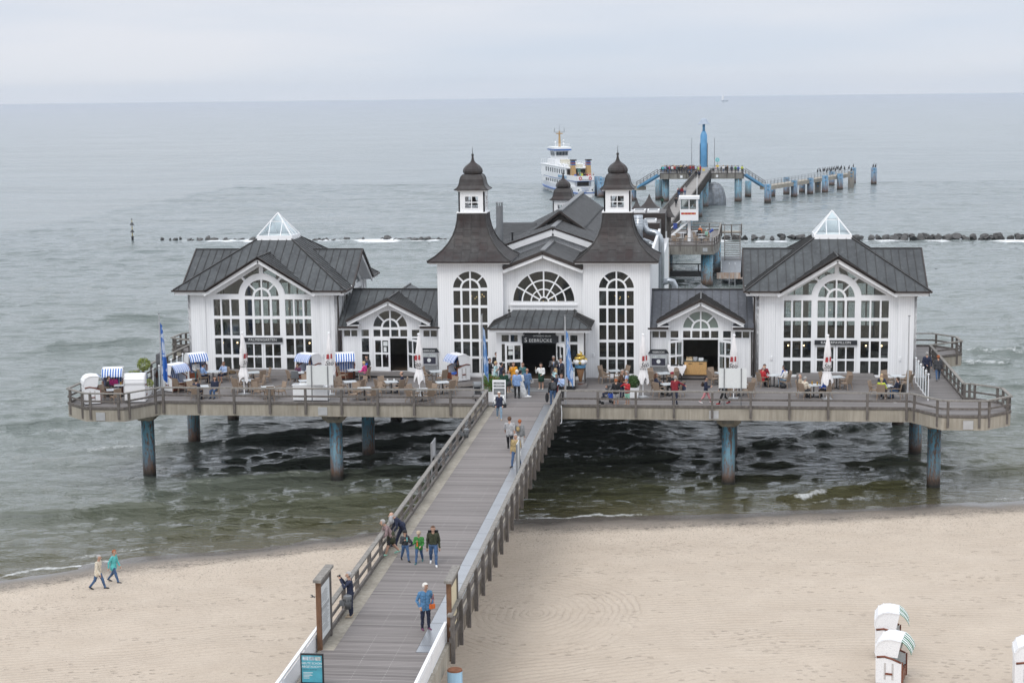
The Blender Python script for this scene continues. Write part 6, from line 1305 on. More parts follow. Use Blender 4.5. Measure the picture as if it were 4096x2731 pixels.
# --- seated guests
def sit(key, i, label, **k):
    x, y, h = SEAT[(key, i)]; return person(x, y, math.degrees(h)+k.pop('dh', 0), label, pose='sit', **k)
sit('T2', 0, 'man in black hooded top seated opposite the pink woman', top='black', bot='navy', hair='dbrown', arms=('table', 'table'), lean=8)
person(-26.3, 2.45, 12, 'blonde woman in a pink jumper inside the bay beach chair', 'pink', 'black', hair='ginger', pose='sit', arms=('table', 'table'), lean=6, H=1.68)
sit('T4', 0, 'man in blue shirt and navy cap with his back to the rail', top='lblue', bot='navy', hair='dbrown', arms=('table', 'table'), hat=('navy', 'cap'), lean=5)
sit('T4', 1, 'man in pale blue shirt and shorts with his hand at his chin', top='sblue', bot='navy', hair='brown', arms=('chin', 'lap'), shorts=True, dh=40, skin='tan')
person(-22.85, 8.65, 30, 'woman in white top and sunglasses inside the striped chair by the wall', 'white', 'teal', hair='dbrown', style='long', pose='sit', arms=('lap', 'lap'), H=1.66)
sit('T5', 2, 'woman in navy cardigan with grey scarf smiling', top='navy', bot='denim', hair='dbrown', style='long', arms=('lap', 'lap'), dh=70)
sit('T5', 1, 'person in navy padded jacket seated with back to the rail', top='navy', bot='navy', hair='black', style='bun', arms=('lap', 'table'), wide=1.15)
person(-15.75, 8.1, -25, 'person in purple top bending over the table beside the bald man', 'purple', 'dgrey', hair='dbrown', pose='sit', arms=('table', 'table'), lean=25, H=1.55)
person(-15.1, 8.75, -30, 'bald man in striped white top inside the beach chair', 'white', 'dgrey', hair='whair', style='none', pose='sit', arms=('table', 'table'), lean=16)
sit('T11', 1, 'blonde woman in a pink jacket seated at the striped chair', top='pink', bot='grey', hair='blonde', arms=('table', 'table'), lean=8)
sit('T14', 3, 'balding man in navy blazer seated facing two coffee glasses', top='navy', bot='navy', hair='dbrown', style='bald', arms=('table', 'table'), lean=6, dh=-10)
person(-5.4, 8.85, -48, 'dark haired woman in blue shorts inside the beach chair by the tower', 'olive', 'blue', 'white', hair='black', style='long', pose='sit', arms=('phone', 'phone'), shorts=True)
sit('T20', 0, 'long haired young woman in navy jacket at the red beanie table', top='navy', bot='black', hair='brown', style='long', arms=('table', 'table'), dh=40)
sit('T20', 2, 'person in a dark red beanie and black top', top='black', bot='dgrey', hair='dbrown', arms=('table', 'table'), hat=('dred', 'beanie'))
sit('T23', 0, 'balding person in bright red coat seen from behind', top='red', bot='black', hair='ghair', style='bald', arms=('table', 'table'), lean=10, wide=1.15, hem=.02, dh=10)
sit('T23', 1, 'woman in red and black jacket resting chin on hand', top='dred', bot='black', hair='dbrown', style='long', arms=('chin', 'table'), dh=-30)
sit('T23', 2, 'person in blue and pink jacket at the red coats table', top='blue', bot='denim', hair='black', arms=('table', 'table'), lean=12)
sit('T23', 3, 'dark haired person in white sleeves and black vest', top='white', bot='ldenim', hair='black', arms=('table', 'table'), lean=6)
sit('T24', 0, 'white haired man in beige jacket leaning back', top='beige', bot='khaki', hair='whair', style='bald', arms=('lap', 'lap'), lean=-6)
sit('T24', 1, 'grey haired man in cream jacket seen from behind at the beer table', top='cream', bot='dgrey', hair='ghair', arms=('table', 'table'), lean=6)
sit('T24', 2, 'person in royal blue jacket behind the parasol pole', top='blue', bot='black', hair='dbrown', arms=('table', 'table'), lean=14)
sit('T26', 1, 'blonde person in lime green jumper seen from behind', top='lime', bot='navy', shoe='white', hair='blonde', arms=('table', 'table'))
sit('T26', 2, 'smiling blonde woman in navy cardigan facing the rail', top='navy', bot='black', hair='blonde', style='long', arms=('table', 'table'), wide=1.1)
sit('T26', 3, 'dark haired man in navy jumper at the lime green table', top='navy', bot='denim', hair='dbrown', arms=('table', 'table'))
# dog lying on the step
o = thing('dog', 'brown shaggy dog lying on the step outside the flag end door', 'dog', (-20.7, 9.1, D+.3), R(95)); b_ = MB()
PRD = [(Vector((0, 0, .14)), Vector((0, .42, .15)), .13, .12, 0), (Vector((0, -.02, .16)), Vector((0, -.24, .17)), .10, .075, 0), (Vector((0, -.3, .15)), Vector((.02, -.42, .10)), .075, .04, 0), (Vector((.1, -.06, .08)), Vector((.12, -.38, .04)), .045, .03, 0), (Vector((-.1, -.06, .08)), Vector((-.1, -.36, .04)), .045, .03, 0), (Vector((.13, .38, .09)), Vector((.2, .16, .05)), .07, .04, 0), (Vector((-.1, .4, .09)), Vector((-.2, .3, .05)), .07, .04, 0), (Vector((0, .5, .12)), Vector((.18, .72, .05)), .035, .02, 0), (Vector((.05, -.28, .2)), Vector((.085, -.27, .12)), .025, .02, 0), (Vector((-.05, -.28, .2)), Vector((-.085, -.27, .12)), .025, .02, 0)]
for p, q, r1, r2, m_ in PRD: b_.sphere(p, r1, 8, 6).sphere(q, r2, 8, 6).path([p, q], [r1, r2], 8)
b_ = b_.build('body', pm('brown_dog_fur', (.12, .08, .045), .9, .6, 12), o); md = b_.modifiers.new('r', 'REMESH'); md.mode = 'VOXEL'; md.voxel_size = .022; md.use_smooth_shade = True; BOD.append((b_, PRD))
# ---------------------------------------------------------------- breakwater, sea mark, far pier, ferry
def rock_mesh(seed):
    rs = random.Random(seed); bm = bmesh.new(); bmesh.ops.create_icosphere(bm, subdivisions=2, radius=1)
    cuts = [(Vector((rs.gauss(0, 1), rs.gauss(0, 1), rs.gauss(0, .8))).normalized(), rs.uniform(.28, .7)) for _ in range(10)]
    for v in bm.verts:
        for n_, d_ in cuts:
            k = v.co.dot(n_)
            if k > d_: v.co -= n_*(k-d_)*.92
        v.co *= 1+rs.uniform(-.04, .04)
    me = bpy.data.meshes.new('breakwater_rock'); bm.to_mesh(me); bm.free(); me.materials.append(ROCK); return me
RK = [rock_mesh(i) for i in range(9)]; rs = random.Random(12); k = 0
ROCKS = [(-79, .55), (-77.6, .35), (-75.9, .5), (-71.3, .95), (-73, .4), (-66.5, .4), (-62.3, .4), (-58, .35), (-52.5, .4), (-51.3, .35), (-47.9, .5), (-45, .4), (-42, .5), (-40.8, 1.0), (-38.7, .5), (-36.6, .4), (-35.4, .8), (-34.3, .85), (-32.6, .5)]
x = 10.
while x < 96: ROCKS.append((x, rs.uniform(.7, 1.35))); x += rs.uniform(.9, 1.7)
SZ = ('small', 'low', 'mid sized', 'large', 'very large')
for x, r in ROCKS:
    o = mobj('breakwater_rock', RK[k % 9]); y = 174.5-.02*(x+30)+rs.uniform(-.8, .8); s = 1 if x < 0 else .95; r *= .8 if x > 0 else 1
    o.location = (x, y, (.05 if x < 0 else .2)); o.scale = (r*s*rs.uniform(.9, 1.35), r*rs.uniform(.8, 1.2), r*rs.uniform(.62, .95)); o.rotation_euler = (rs.uniform(-.3, .3), rs.uniform(-.3, .3), rs.uniform(0, 6)); k += 1
    w_ = ('in the foam of the broken stone line on the flag side' if x < -30 else 'in the unbroken stone row beyond the bare pole side')
    tag(o, 'dark wet breakwater rock '+w_, 'rock', 'breakwater rocks, flag side' if x < -30 else 'breakwater rocks, far row')
for i in range(84):                                       # low stones just breaking the surface on the flag side
    x = rs.uniform(-80, -26); o = mobj('breakwater_rock', RK[i % 9]); r = rs.uniform(.3, .72); o.location = (x, 174.6-.02*(x+30)+rs.uniform(-.6, .6), -.08); o.scale = (r*1.7, r, r*.6); o.rotation_euler = (0, .2, rs.uniform(0, 6))
    tag(o, 'dark wet breakwater rock in the foam of the broken stone line on the flag side', 'rock', 'breakwater rocks, flag side')
for i in range(60):                                       # second row of stones half behind the first
    x = rs.uniform(12, 96); o = mobj('breakwater_rock', RK[i % 9]); r = rs.uniform(.5, 1.05); o.location = (x, 175.6-.02*(x+30)+rs.uniform(-.5, .5), .25); o.scale = (r*1.2, r, r*.8); o.rotation_euler = (0, .2, rs.uniform(0, 6))
    tag(o, 'dark wet breakwater rock in the unbroken stone row beyond the bare pole side', 'rock', 'breakwater rocks, far row')
o = thing('sea_mark', 'yellow and black sea mark post with two cones standing in the water', 'sea mark', (-83.7, 174.5, 0)); o.scale = (.6, .6, .5); MB().path([(0, 0, -2), (0, 0, 1.1)], .32, 10).build('base', BLACK, o); MB().path([(0, 0, 1.1), (0, 0, 6.6)], [.16, .11], 10).build('post', pm('dull_yellow', (.45, .38, .18), .6), o)
for z in (2.6, 5.0): MB().path([(0, 0, z), (0, 0, z+1.1)], [.66, .04], 14).build('cone', BLACK, o)
MB().path([(0, 0, 1.0), (0, 0, 1.55)], [.5, .12], 10).build('collar', BLACK, o); b_ = MB().sphere((0, 0, 6.9), .2, 8, 6, (.8, .8, 1.6)).sphere((0, -.1, 7.25), .1).build('perched_bird', BLACK); b_.location = (-83.7, 174.5, -.02); b_.scale = (.5, .5, .5); tag(b_, 'dark bird perched on top of the sea mark', 'bird')
o = thing('sailing_boat', 'tiny white sailing boat far out at the horizon', 'boat', (42.7, 3272, 0), R(8)); h_ = []
for xx, w_, z_ in ((-7.2, .9, 1.2), (-4, 1.7, 1.1), (1, 1.9, 1.1), (5, 1.2, 1.3), (7.6, .08, 1.7)): h_.append([(xx, -w_, z_), (xx, -w_*.5, -.1), (xx, w_*.5, -.1), (xx, w_, z_)])
MB().rings(h_).build('hull', pm('grey_hull', (.45, .5, .55)), o); MB().path([(-1, 0, 1), (-1, 0, 19)], .1, 6).build('mast', GREYM, o); MB().slab([(-1.2, 0, 2.5), (-6.2, .2, 2.6), (-4.2, .3, 10), (-1.3, 0, 17.6)], .06).build('sail', WHITE, o)
# lifeguard hut on a mast
o = thing('lifeguard_hut', 'white lifeguard lookout hut on one pillar with a steep stair', 'hut', (8.5, 112, 0)); m_ = WHITE
MB().box(-1.12, 1.12, 0, 2.4, 7.62, 7.72).box(-1.12, 1.12, 0, .06, 7.721, 9.05).box(-1.12, -1.06, .061, 2.4, 7.721, 9.05).box(1.06, 1.12, .061, 2.4, 7.721, 9.05).box(-1.12, 1.12, 2.34, 2.4, 7.721, 9.05).build('body', m_, o)
f = plate([rect(-1.12, 1.12, 9.05, 10.25), rect(-1.0, -.1, 9.1, 10.2), rect(.08, .8, 9.1, 10.2)], .06, m_, 'window_wall', .03); mobj('window_wall', f, o)
for xx in (-1.09, 1.09): MB().box(xx-.03, xx+.03, .061, .18, 9.05, 10.25).box(xx-.03, xx+.03, 2.2, 2.34, 9.05, 10.25).box(xx-.006, xx+.006, .18, 2.2, 9.06, 10.24).build('side_window', GLASSC, o)
w_ = mobj('pane', plate([rect(-1.0, -.1, 9.1, 10.2)], .006, GLASSC, 'pane', .03), o); mobj('pane', plate([rect(.08, .8, 9.1, 10.2)], .006, GLASSC, 'pane', .03), o); mobj('window_wall', plate([rect(-1.05, 1.05, 9.06, 10.24), rect(-.95, .95, 9.15, 10.15)], .05, m_, 'window_wall', 2.37), o)
for a, c in ((-1.0, -.1), (.08, .8)): mobj('window_seal', plate([rect(a-.03, c+.03, 9.07, 10.23), rect(a+.02, c-.02, 9.12, 10.18)], .02, BLACK, 'window_seal', -.005), o)
MB().box(-1.25, 1.25, -.15, 2.55, 10.252, 10.6).build('roof', m_, o); MB().box(-.18, .18, .9, 1.26, 5.0, 7.62).build('pillar', m_, o); MB().path([(.95, -.06, 9), (.95, -.06, 12.9)], .035, 6).build('aerial', m_, o)
bd = MB().box(-.98, .82, -.012, -.002, 8.38, 8.62).build('red_band', pm('signal_red', (.42, .02, .02), .5), o); YL = pm('signal_yellow', (.75, .55, .08), .5)
for i, ch in enumerate('DLRG'): text(ch, .27, YL, 'lettering', bd, (-.58+.42*i, -.016, 8.495), .003, shear=.15)
tr = [(-3.0, .3, 5.0), (-.1, .5, 7.62)]
for yy in (.0, .8):
    MB().bar((-3.1, yy+.4, 4.98), (.1, yy+.4, 7.66), .06, .2).build('stair_stringer', m_, o); MB().path([(-3.1, yy+.4, 5.95), (.1, yy+.4, 8.62)], .03, 6).build('handrail', m_, o)
    for q in (0, .5, 1): MB().path([(-3.1+3.2*q, yy+.4, 5.0+2.68*q), (-3.1+3.2*q, yy+.4, 5.95+2.68*q)], .025, 6).build('baluster', m_, o)
b_ = MB()
for i in range(11): b_.box(-2.95+.27*i, -2.7+.27*i, .43, 1.17, 5.1+.23*i, 5.14+.23*i)
b_.build('stair_tread', m_, o); MB().box(-1.95, -1.45, .36, .38, 6.6, 7.3).build('notice', pm('blue_notice', (.03, .06, .25), .5), o)
for x, y, r in ((10.7, 108.6, .74), (11.8, 124, .7), (5.6, 124, .7), (5.5, 109, .5)): pile(x, y, r, 3.95, 'thick blue pile with rusty foot carrying the sea terrace', group='sea terrace piles')
o = thing('coin_telescope', 'blue coin telescope on a grey stand at the sea terrace rail', 'telescope', (11.2, 112.6, D)); MB().path([(0, 0, 0), (0, 0, 1.1)], [.12, .07], 8).build('stand', STEEL, o); MB().path([(-.2, 0, 1.15), (.25, 0, 1.5)], [.13, .17], 8).build('scope', pm('deep_blue', (.02, .06, .3), .4), o)
# low landing stage beside the terrace
o = thing('landing_stage', 'low grey steel landing stage with rusty edge and stairs down from the sea terrace', 'landing stage', (0, 0, 0)); RU = concrete('rusty_white_steel', (.52, .50, .46), (.35, .14, .05))
MB().box(12.6, 17.2, 109.5, 130, 1.2, 1.5).build('stage_deck', pm('grey_stage_planks', (.20, .215, .235), .6, .15, 3), o); MB().box(11.9, 17.2, 109.3, 109.5, .75, 1.48).build('front_beam', RU, o)
for xx in (13.0, 15.0):
    MB().bar((xx, 124, 1.5), (xx, 127.8, 4.95), .1, .25).build('stair_stringer', TIMB, o); MB().bar((xx, 124, 2.4), (xx, 127.8, 5.85), .1, .1).build('stair_rail', TIMB, o)
b_ = MB()
for i in range(13): b_.box(13.05, 14.95, 124+.29*i, 124.26+.29*i, 1.66+.26*i, 1.72+.26*i)
b_.build('stair_tread', TIMB, o); MB().box(12.4, 15.3, 127.8, 129.6, 4.75, 4.95).build('stair_landing', CONC, o)
for xx in (12.6, 13.9, 15.2): MB().box(xx-.08, xx+.08, 127.72, 127.88, 4.4, 5.95).build('post', TIMB, o)
MB().bar((12.5, 127.8, 5.9), (15.25, 127.8, 5.9), .12, .08).bar((15.25, 127.8, 5.9), (15.25, 129.6, 5.9), .12, .08).build('stair_rail', TIMB, o)
for xx in (13.4, 14.1): MB().path([(xx, 109.2, -.3), (xx, 109.2, 2.5), (xx, 109.6, 2.7)], .035, 6).build('ladder_rail', STEEL, o)
MB().box(2, 11.6, 108.5, 109.5, 1.1, 1.7).box(2, 11.6, 108.5, 108.6, 2.55, 2.68).box(6, 6.15, 108.5, 108.6, 1.7, 2.55).box(9.6, 9.75, 108.5, 108.6, 1.7, 2.55).build('under_walk', BLACK, o)
# long back walkway
cxw = lambda y: 6.15+.0406*(y-170); czw = lambda y: 5+.0081*(y-130) if y > 130 else 5
o = thing('pier_walkway', 'long grey plank walkway running out from the hall to the outer platform', 'walkway'); BW = boards('far_boards', .4, 'y', (.19, .175, .16), (.34, .32, .30)); ys_ = [104, 130, 170, 210, 250, 266]
MB().rings([[(cxw(y)-1.3, y, czw(y)-.02), (cxw(y)+1.3, y, czw(y)-.02), (cxw(y)+1.3, y, czw(y)-.16), (cxw(y)-1.3, y, czw(y)-.16)] for y in ys_]).build('boards', BW, o); MB().rings([[(cxw(y)-1.45, y, czw(y)-.17), (cxw(y)+1.45, y, czw(y)-.17), (cxw(y)+1.45, y, czw(y)-.8), (cxw(y)-1.45, y, czw(y)-.8)] for y in ys_]).build('beam', CONCF, o)
DKT = timber('dark_timber', (.12, .11, .10), (.045, .04, .036))
for s, d in ((-1, 'ferry side'), (1, 'hut side')): railing('wooden_railing', 'long dark timber railing of the back walkway, '+d, [(cxw(y)+s*1.42, y, czw(y)) for y in (104, 130, 266)], [(cxw(y)+s*1.5, y, czw(y)) for y in np.linspace(106, 265, 64)], mat=DKT, ext=.8)
for y in (150, 185, 222, 250):
    for s in (-1, 1): pile(cxw(y)+s*1.0, y, .55, czw(y)-.8, 'blue pile under the long back walkway', group='back walkway piles')
PO_ = [(.7, 266), (18.35, 266), (17.6, 280), (1.6, 280)]; ZP = 5.98
o = thing('outer_platform', 'concrete outer pier platform with railings crowded with visitors', 'pier'); MB().slab([(x, y, ZP-.03) for x, y in PO_], 1.1).build('concrete_slab', CONCF, o); MB().slab([(x, y, ZP) for x, y in PO_], .025).build('deck', BW, o); MB().box(5.0, 5.5, 265.95, 265.99, 5.1, 5.6).box(12.5, 13, 265.95, 265.99, 5.2, 5.7).build('cover_plate', WHITE, o)
railing('wooden_railing', 'dark timber railing along the outer platform edge, ferry side', [(.7, 266.02, ZP), (8.3, 266.02, ZP)], along((.8, 265.95, ZP), (8.2, 265.95, ZP), 5), mat=DKT, ext=.9); railing('wooden_railing', 'dark timber railing along the outer platform edge, hut side', [(11.3, 266.02, ZP), (18.3, 266.02, ZP)], along((11.4, 265.95, ZP), (18.2, 265.95, ZP), 5), mat=DKT, ext=.9)
railing('wooden_railing', 'dark timber railing at the seaward back of the outer platform', [(1.7, 279.9, ZP), (17.5, 279.9, ZP)], along((1.8, 280, ZP), (17.4, 280, ZP), 8), mat=DKT, ext=.5)
for x, y, r, t_ in ((1.9, 268, .75, 4.87), (.2, 275.5, .75, 4.3), (17.2, 266.9, .78, 4.87), (19.65, 283, .72, 3.54), (9.3, 271, .7, 4.87), (10.9, 268.5, .6, 4.87)): pile(x, y, r, t_, 'tall blue pile under or beside the outer platform', group='outer platform piles', mat=BLUEP if 'BLUEP' in globals() else PILE)
def stairs(name, label, a, b_, w):
    o = thing(name, label, 'stairs', (0, 0, 0)); a, b_ = Vector(a), Vector(b_); d = b_-a; sd = Vector((-d.y, d.x, 0)).normalized()*w/2
    for s in (-1, 1):
        MB().bar(a+sd*s-Z3*.25, b_+sd*s-Z3*.25, .12, .42).build('stringer', BLUE, o); MB().bar(a+sd*s+Z3*.95, b_+sd*s+Z3*.95, .09, .09).bar(a+sd*s+Z3*.55, b_+sd*s+Z3*.55, .06, .06).build('handrail', DKT, o)
        for k in range(7): q = a+d*(k/6)+sd*s; MB().bar(q, q+Z3*.95, .09).build('post', DKT, o)
    t_ = MB()
    for k in range(15): q = a+d*((k+.5)/15); t_.bar(q-sd, q+sd, .24, .05)
    t_.build('tread', STEEL, o)
stairs('pier_stairs', 'blue stairs leading from the outer platform down towards the ferry', (.6, 267.5, 5.98), (-4.0, 270, 3.15), 1.6); stairs('pier_stairs', 'blue stairs leading from the outer platform down to the long jetty', (18.4, 267.5, 5.98), (22.6, 269.5, 3.2), 1.6)
def jetty(label, pts, w, z):
    o = thing('jetty', label, 'jetty', (0, 0, 0)); p, q = Vector((*pts[0], z)), Vector((*pts[1], z)); d = (q-p).normalized(); sd = Vector((-d.y, d.x, 0))*w/2
    MB().slab([p-sd, q-sd, q+sd, p+sd], .8).build('concrete_slab', CONC, o); b_ = MB(); n = int((q-p).length/2.2)
    for s in (-1, 1):
        for zz in (.5, 1.05): b_.path([p+sd*s*.95+Z3*zz, q+sd*s*.95+Z3*zz], .035, 5)
    b_.build('tube_rail', GREYM, o)
    for s in (-1, 1):
        for i in range(n+1): c = p+(q-p)*(i/n)+sd*s*.95; MB().path([c, c+Z3*1.05], .04, 5).build('rail_post', GREYM, o)
jetty('low concrete landing jetty between blue piles, reaching out on the hut side', [(22.9, 268.5), (44.6, 322)], 2.4, 3.2); jetty('low concrete landing jetty beside the ferry', [(-3.4, 269.6), (-13.4, 290)], 2.4, 3.15)
def dolphin(x, y, r, top, label, white=False):
    o = pile(x, y, r, top, label, group='blue mooring piles of the jetties', mat=CONCF if white else PILEF, name='mooring_pile')
    for z in (top-1.2, top-.4): MB().box(-.2, .2, -r-.12, -r+.05, z, z+.25).build('bollard', BLUE, o)
PILEF = pile_paint(); PILEF.name = 'bright_blue_pile'; t = PILEF.node_tree
for n_ in t.nodes:
    if n_.type == 'MIX' and not n_.inputs[6].is_linked and not n_.inputs[7].is_linked: n_.inputs[6].default_value = (.11, .29, .48, 1); n_.inputs[7].default_value = (.15, .34, .48, 1)
for x, y, t_, w_ in ((23.3, 264.5, 3.77, 0), (24.9, 283, 2.4, 0), (28.4, 292, 3.8, 0), (29.65, 282.3, 3.62, 0), (32.2, 298, 2.4, 0), (33.7, 292, 3.63, 0), (35.9, 301, 2.4, 1), (37.3, 296.9, 3.9, 0), (40.9, 327, 3.4, 0), (41.6, 309.8, 3.7, 0), (44.5, 314, 4.0, 1), (46.7, 335, 3.9, 0), (51.5, 332.4, 4.0, 0)): dolphin(x, y, .72, t_, 'blue mooring pile at the hut side jetty' if not w_ else 'grey bird stained mooring pile at the hut side jetty', w_)
for x, y, t_ in ((-5.3, 270.5, 3.2), (-8.2, 279, 4.2), (-12.9, 284, 4.4), (-13.8, 289, 4.4)): dolphin(x, y, .85, t_, 'blue mooring pile between ferry and stairs')
# diving bell tower
o = thing('diving_bell_tower', 'tall blue guide tower of the diving bell on the outer platform', 'tower', (9.9, 271, ZP)); BT = pm('bright_blue_tower', (.11, .31, .54), .45, .1, 1.2)
MB().path([(0, 0, -6), (0, 0, 7.9), (0, 0, 8.5), (0, 0, 8.8)], [.72, .72, .5, .32], 20).build('shaft', BT, o, True); MB().path([(0, 0, 8.8), (0, 0, 10.25)], .27, 14).build('neck', BT, o, True)
MB().path([(0, 0, 10.25), (0, 0, 10.32), (0, 0, 10.55), (0, 0, 11.0), (0, 0, 11.35), (0, 0, 11.5)], [1.46, 1.4, 1.0, .75, .55, .05], 20).build('bell_cap', pm('pale_grey_cap', (.33, .38, .45), .6), o, True)
for s in (-1, 1): MB().box(*sorted((s*.72, s*.84)), -.12, .12, 0, 6.2).build('guide_rail', BLACK, o)
MB().box(-.9, .9, -1.0, -.9, .0, 1.2).build('gate', STEEL, o); MB().box(-.25, .25, -1.03, -1.01, .4, .8).build('notice', YL, o)
o = thing('diving_bell', 'grey glass and steel dome of the diving bell half in the water', 'dome', (12.1, 258, 0)); b_ = MB(); prf = [(2.45, -1.5), (2.42, .5), (2.25, 2.0), (1.85, 3.3), (1.2, 4.2), (.1, 4.6)]
MB().path([(0, 0, z) for r, z in prf], [r for r, z in prf], 32).build('shell', pm('dome_grey', (.19, .21, .235), .35, .3, 1.5, .3), o, True)
for i in range(12): a = i*PI/6; b_.path([(r*1.01*math.cos(a), r*1.01*math.sin(a), z) for r, z in prf], .05, 5)
for r, z in prf[1:5]: b_.path([(r*1.01*math.cos(i*PI/16), r*1.01*math.sin(i*PI/16), z) for i in range(33)], .04, 5)
b_.build('steel_rib', GREYM, o)
for x in (7.35, 12.2): o = thing('lamp_mast', 'thin grey mast '+('on the ferry side' if x < 10 else 'on the hut side')+' of the blue tower', 'mast', (x, 272, ZP)); MB().path([(0, 0, 0), (0, 0, 7.3)], [.07, .045], 6).build('pole', GREYM, o); MB().path([(0, 0, 3), (0, 0, 3.1)], .09, 6).build('collar', GREYM, o)
o = thing('clock_sign', 'round turquoise sign on a post above the crowd, hut side', 'sign', (12.8, 269, ZP)); MB().path([(0, 0, 0), (0, 0, 2.4)], .05, 6).build('post', GREYM, o); MB().path([(0, -.04, 2.75), (0, .04, 2.75)], .46, 20).build('disc', pm('turquoise_disc', (.18, .48, .5), .5), o); MB().box(-.3, .3, -.05, .05, 1.25, 1.65).build('yellow_plate', YL, o); MB().box(-.05, .05, -.06, -.045, 2.55, 2.95).build('symbol', PAPER, o)
# visitors far out
rs = random.Random(21); cols = ['navy', 'black', 'dgrey', 'red', 'blue', 'lblue', 'white', 'rose', 'dred', 'lime', 'black', 'brown', 'navy', 'turq', 'cream', 'dgreen', 'purple', 'black', 'grey', 'navy', 'beige', 'sblue', 'black', 'pink', 'dgrey', 'teal', 'orange', 'navy', 'white', 'black']
NM = dict(navy='navy', black='black', dgrey='dark grey', red='bright red', blue='royal blue', lblue='mid blue', white='white', rose='rose', dred='dark red', lime='lime green', brown='brown', turq='turquoise', cream='cream', dgreen='dark green', purple='purple', grey='grey', beige='beige', sblue='pale blue', pink='pink', teal='teal', orange='orange')
seen = {}; WH = ['nearest the ferry stairs', 'beside the stairs', 'in the thick of the crowd', 'near the middle mast', 'close to the walkway', 'behind the front row']
cnt = {}
for i in range(34):
    c = cols[i % 30]; x = 1.0+7.2*((i*.618) % 1)*.98+.1; y = 267+rs.uniform(0, 4.0); cnt.setdefault(c, []).append((x, y, i))
for c, L in cnt.items():
    L.sort()
    for j, (x, y, i) in enumerate(L): person(x, y, rs.choice((150, 190, 220, 130, 20, -40, 100)), ('%s jacket visitor in the outer platform crowd, ferry side' % NM[c]) + (', second from the stairs' if j == 1 else ', nearest the tower' if j == 2 else ''), c, rs.choice(('black', 'navy', 'denim', 'dgrey')), hair=rs.choice(('brown', 'dbrown', 'ghair', 'blonde', 'black')), style=rs.choice(('short', 'short', 'long')), arms=(rs.choice(('down', 'phone', 'lap')), rs.choice(('down', 'fwd'))), H=rs.uniform(1.6, 1.8), z=ZP, det=0, group='visitors on the outer platform')
for x, y, c, b2, lb in ((8.8, 266.6, 'lime', 'navy', 'lime green jacket visitor standing where the walkway meets the platform'), (9.2, 267.6, 'red', 'black', 'bright red jacket visitor beside the blue tower foot'), (11.9, 268, 'black', 'black', 'dark child sized visitor beside the tower gate'), (12.5, 268.6, 'rose', 'white', 'pale pink topped visitor by the round turquoise sign'), (13.6, 268, 'dgrey', 'black', 'broad dark grey visitor leaning at the rail, hut side'), (14.6, 267.3, 'black', 'dgrey', 'dark coated visitor of the standing pair, hut side rail'), (14.95, 267.5, 'brown', 'black', 'brown coated visitor of the standing pair, hut side rail'), (15.8, 267, 'navy', 'navy', 'slim navy visitor alone at the rail, hut side'), (16.6, 267.3, 'green', 'navy', 'visitor with a green backpack at the rail, hut side'), (17.2, 267.8, 'blue', 'denim', 'royal blue jacket visitor near the jetty stairs'), (18.0, 267.4, 'lime', 'black', 'lime jacket visitor at the top of the jetty stairs'), (14.1, 269, 'white', 'denim', 'white topped visitor behind the leaning one, hut side')): person(x, y, rs.choice((160, 200, 90, -60)), lb, c, b2, hair=rs.choice(('brown', 'dbrown', 'blonde')), z=ZP, det=0, H=rs.uniform(1.55, 1.8) if 'child' not in lb else 1.3, group='visitors on the outer platform')
def walkw(px, py, h, lb, **k):
    best = min(np.linspace(120, 265, 600), key=lambda y: abs(pxy((cxw(y), y, czw(y)))[1]-py)); y = float(best); d = Fv+R2*((px-1176)/3951.59)-U2*((py-784)/3951.59); kk = (y+100.6665)/d.y
    return person(10.7036+d.x*kk, y, h, lb, z=czw(y), det=0, **k)
def pxy(P_):
    d = Vector(P_)-Vector((10.7036, -100.6665, 23.6)); z = d.dot(Fv); return 1176+3951.59*d.dot(R2)/z, 784-3951.59*d.dot(U2)/z
walkw(1521, 476, 175, 'person in green top looking over the back walkway rail', top='dgreen', bot='black', hair='dbrown', style='long', arms=('rail', 'rail')); walkw(1553, 476, 170, 'man in black walking away on the back walkway nearest the hall', top='black', bot='black', hair='black', arms=('lap', 'lap'), hat=('black', 'cap'))
walkw(1559, 454, 180, 'person in navy jacket and jeans of the group of three on the back walkway', top='navy', bot='denim'); walkw(1566, 452, 180, 'person in dark red top of the group of three on the back walkway', top='dred', bot='dgrey', style='long'); walkw(1573, 450, 180, 'person in grey jumper of the group of three on the back walkway', top='lgrey', bot='denim', hair='ghair')
walkw(1584, 411, 0, 'person in black approaching along the back walkway rail', top='black', bot='navy', pose='walk'); walkw(1599, 409, 180, 'person in dark coat beside a pushchair far out on the back walkway', top='black', bot='dgrey'); walkw(1606, 410, 180, 'person pushing a dark pushchair far out on the back walkway', top='navy', bot='black')
o = thing('lifebuoy_box', 'orange lifebuoy hanging on the back walkway rail', 'lifebuoy', (cxw(193)-1.35, 193, czw(193))); MB().path([(0, .35*math.cos(a*.4), 1.0+.35*math.sin(a*.4)) for a in range(17)], .09, 6).build('ring', pm('lifebuoy_orange', (.7, .12, .04), .5), o)
sit('S3', 0, 'white haired man in a green jumper on the sea terrace', top='mint', bot='dgrey', hair='whair', det=0); sit('S4', 0, 'white haired person in orange red on the sea terrace', top='orange', bot='dgrey', hair='whair', det=0); sit('S1', 0, 'dark clothed man seated near the hut pillar on the sea terrace', top='black', bot='black', hair='dbrown', det=0)
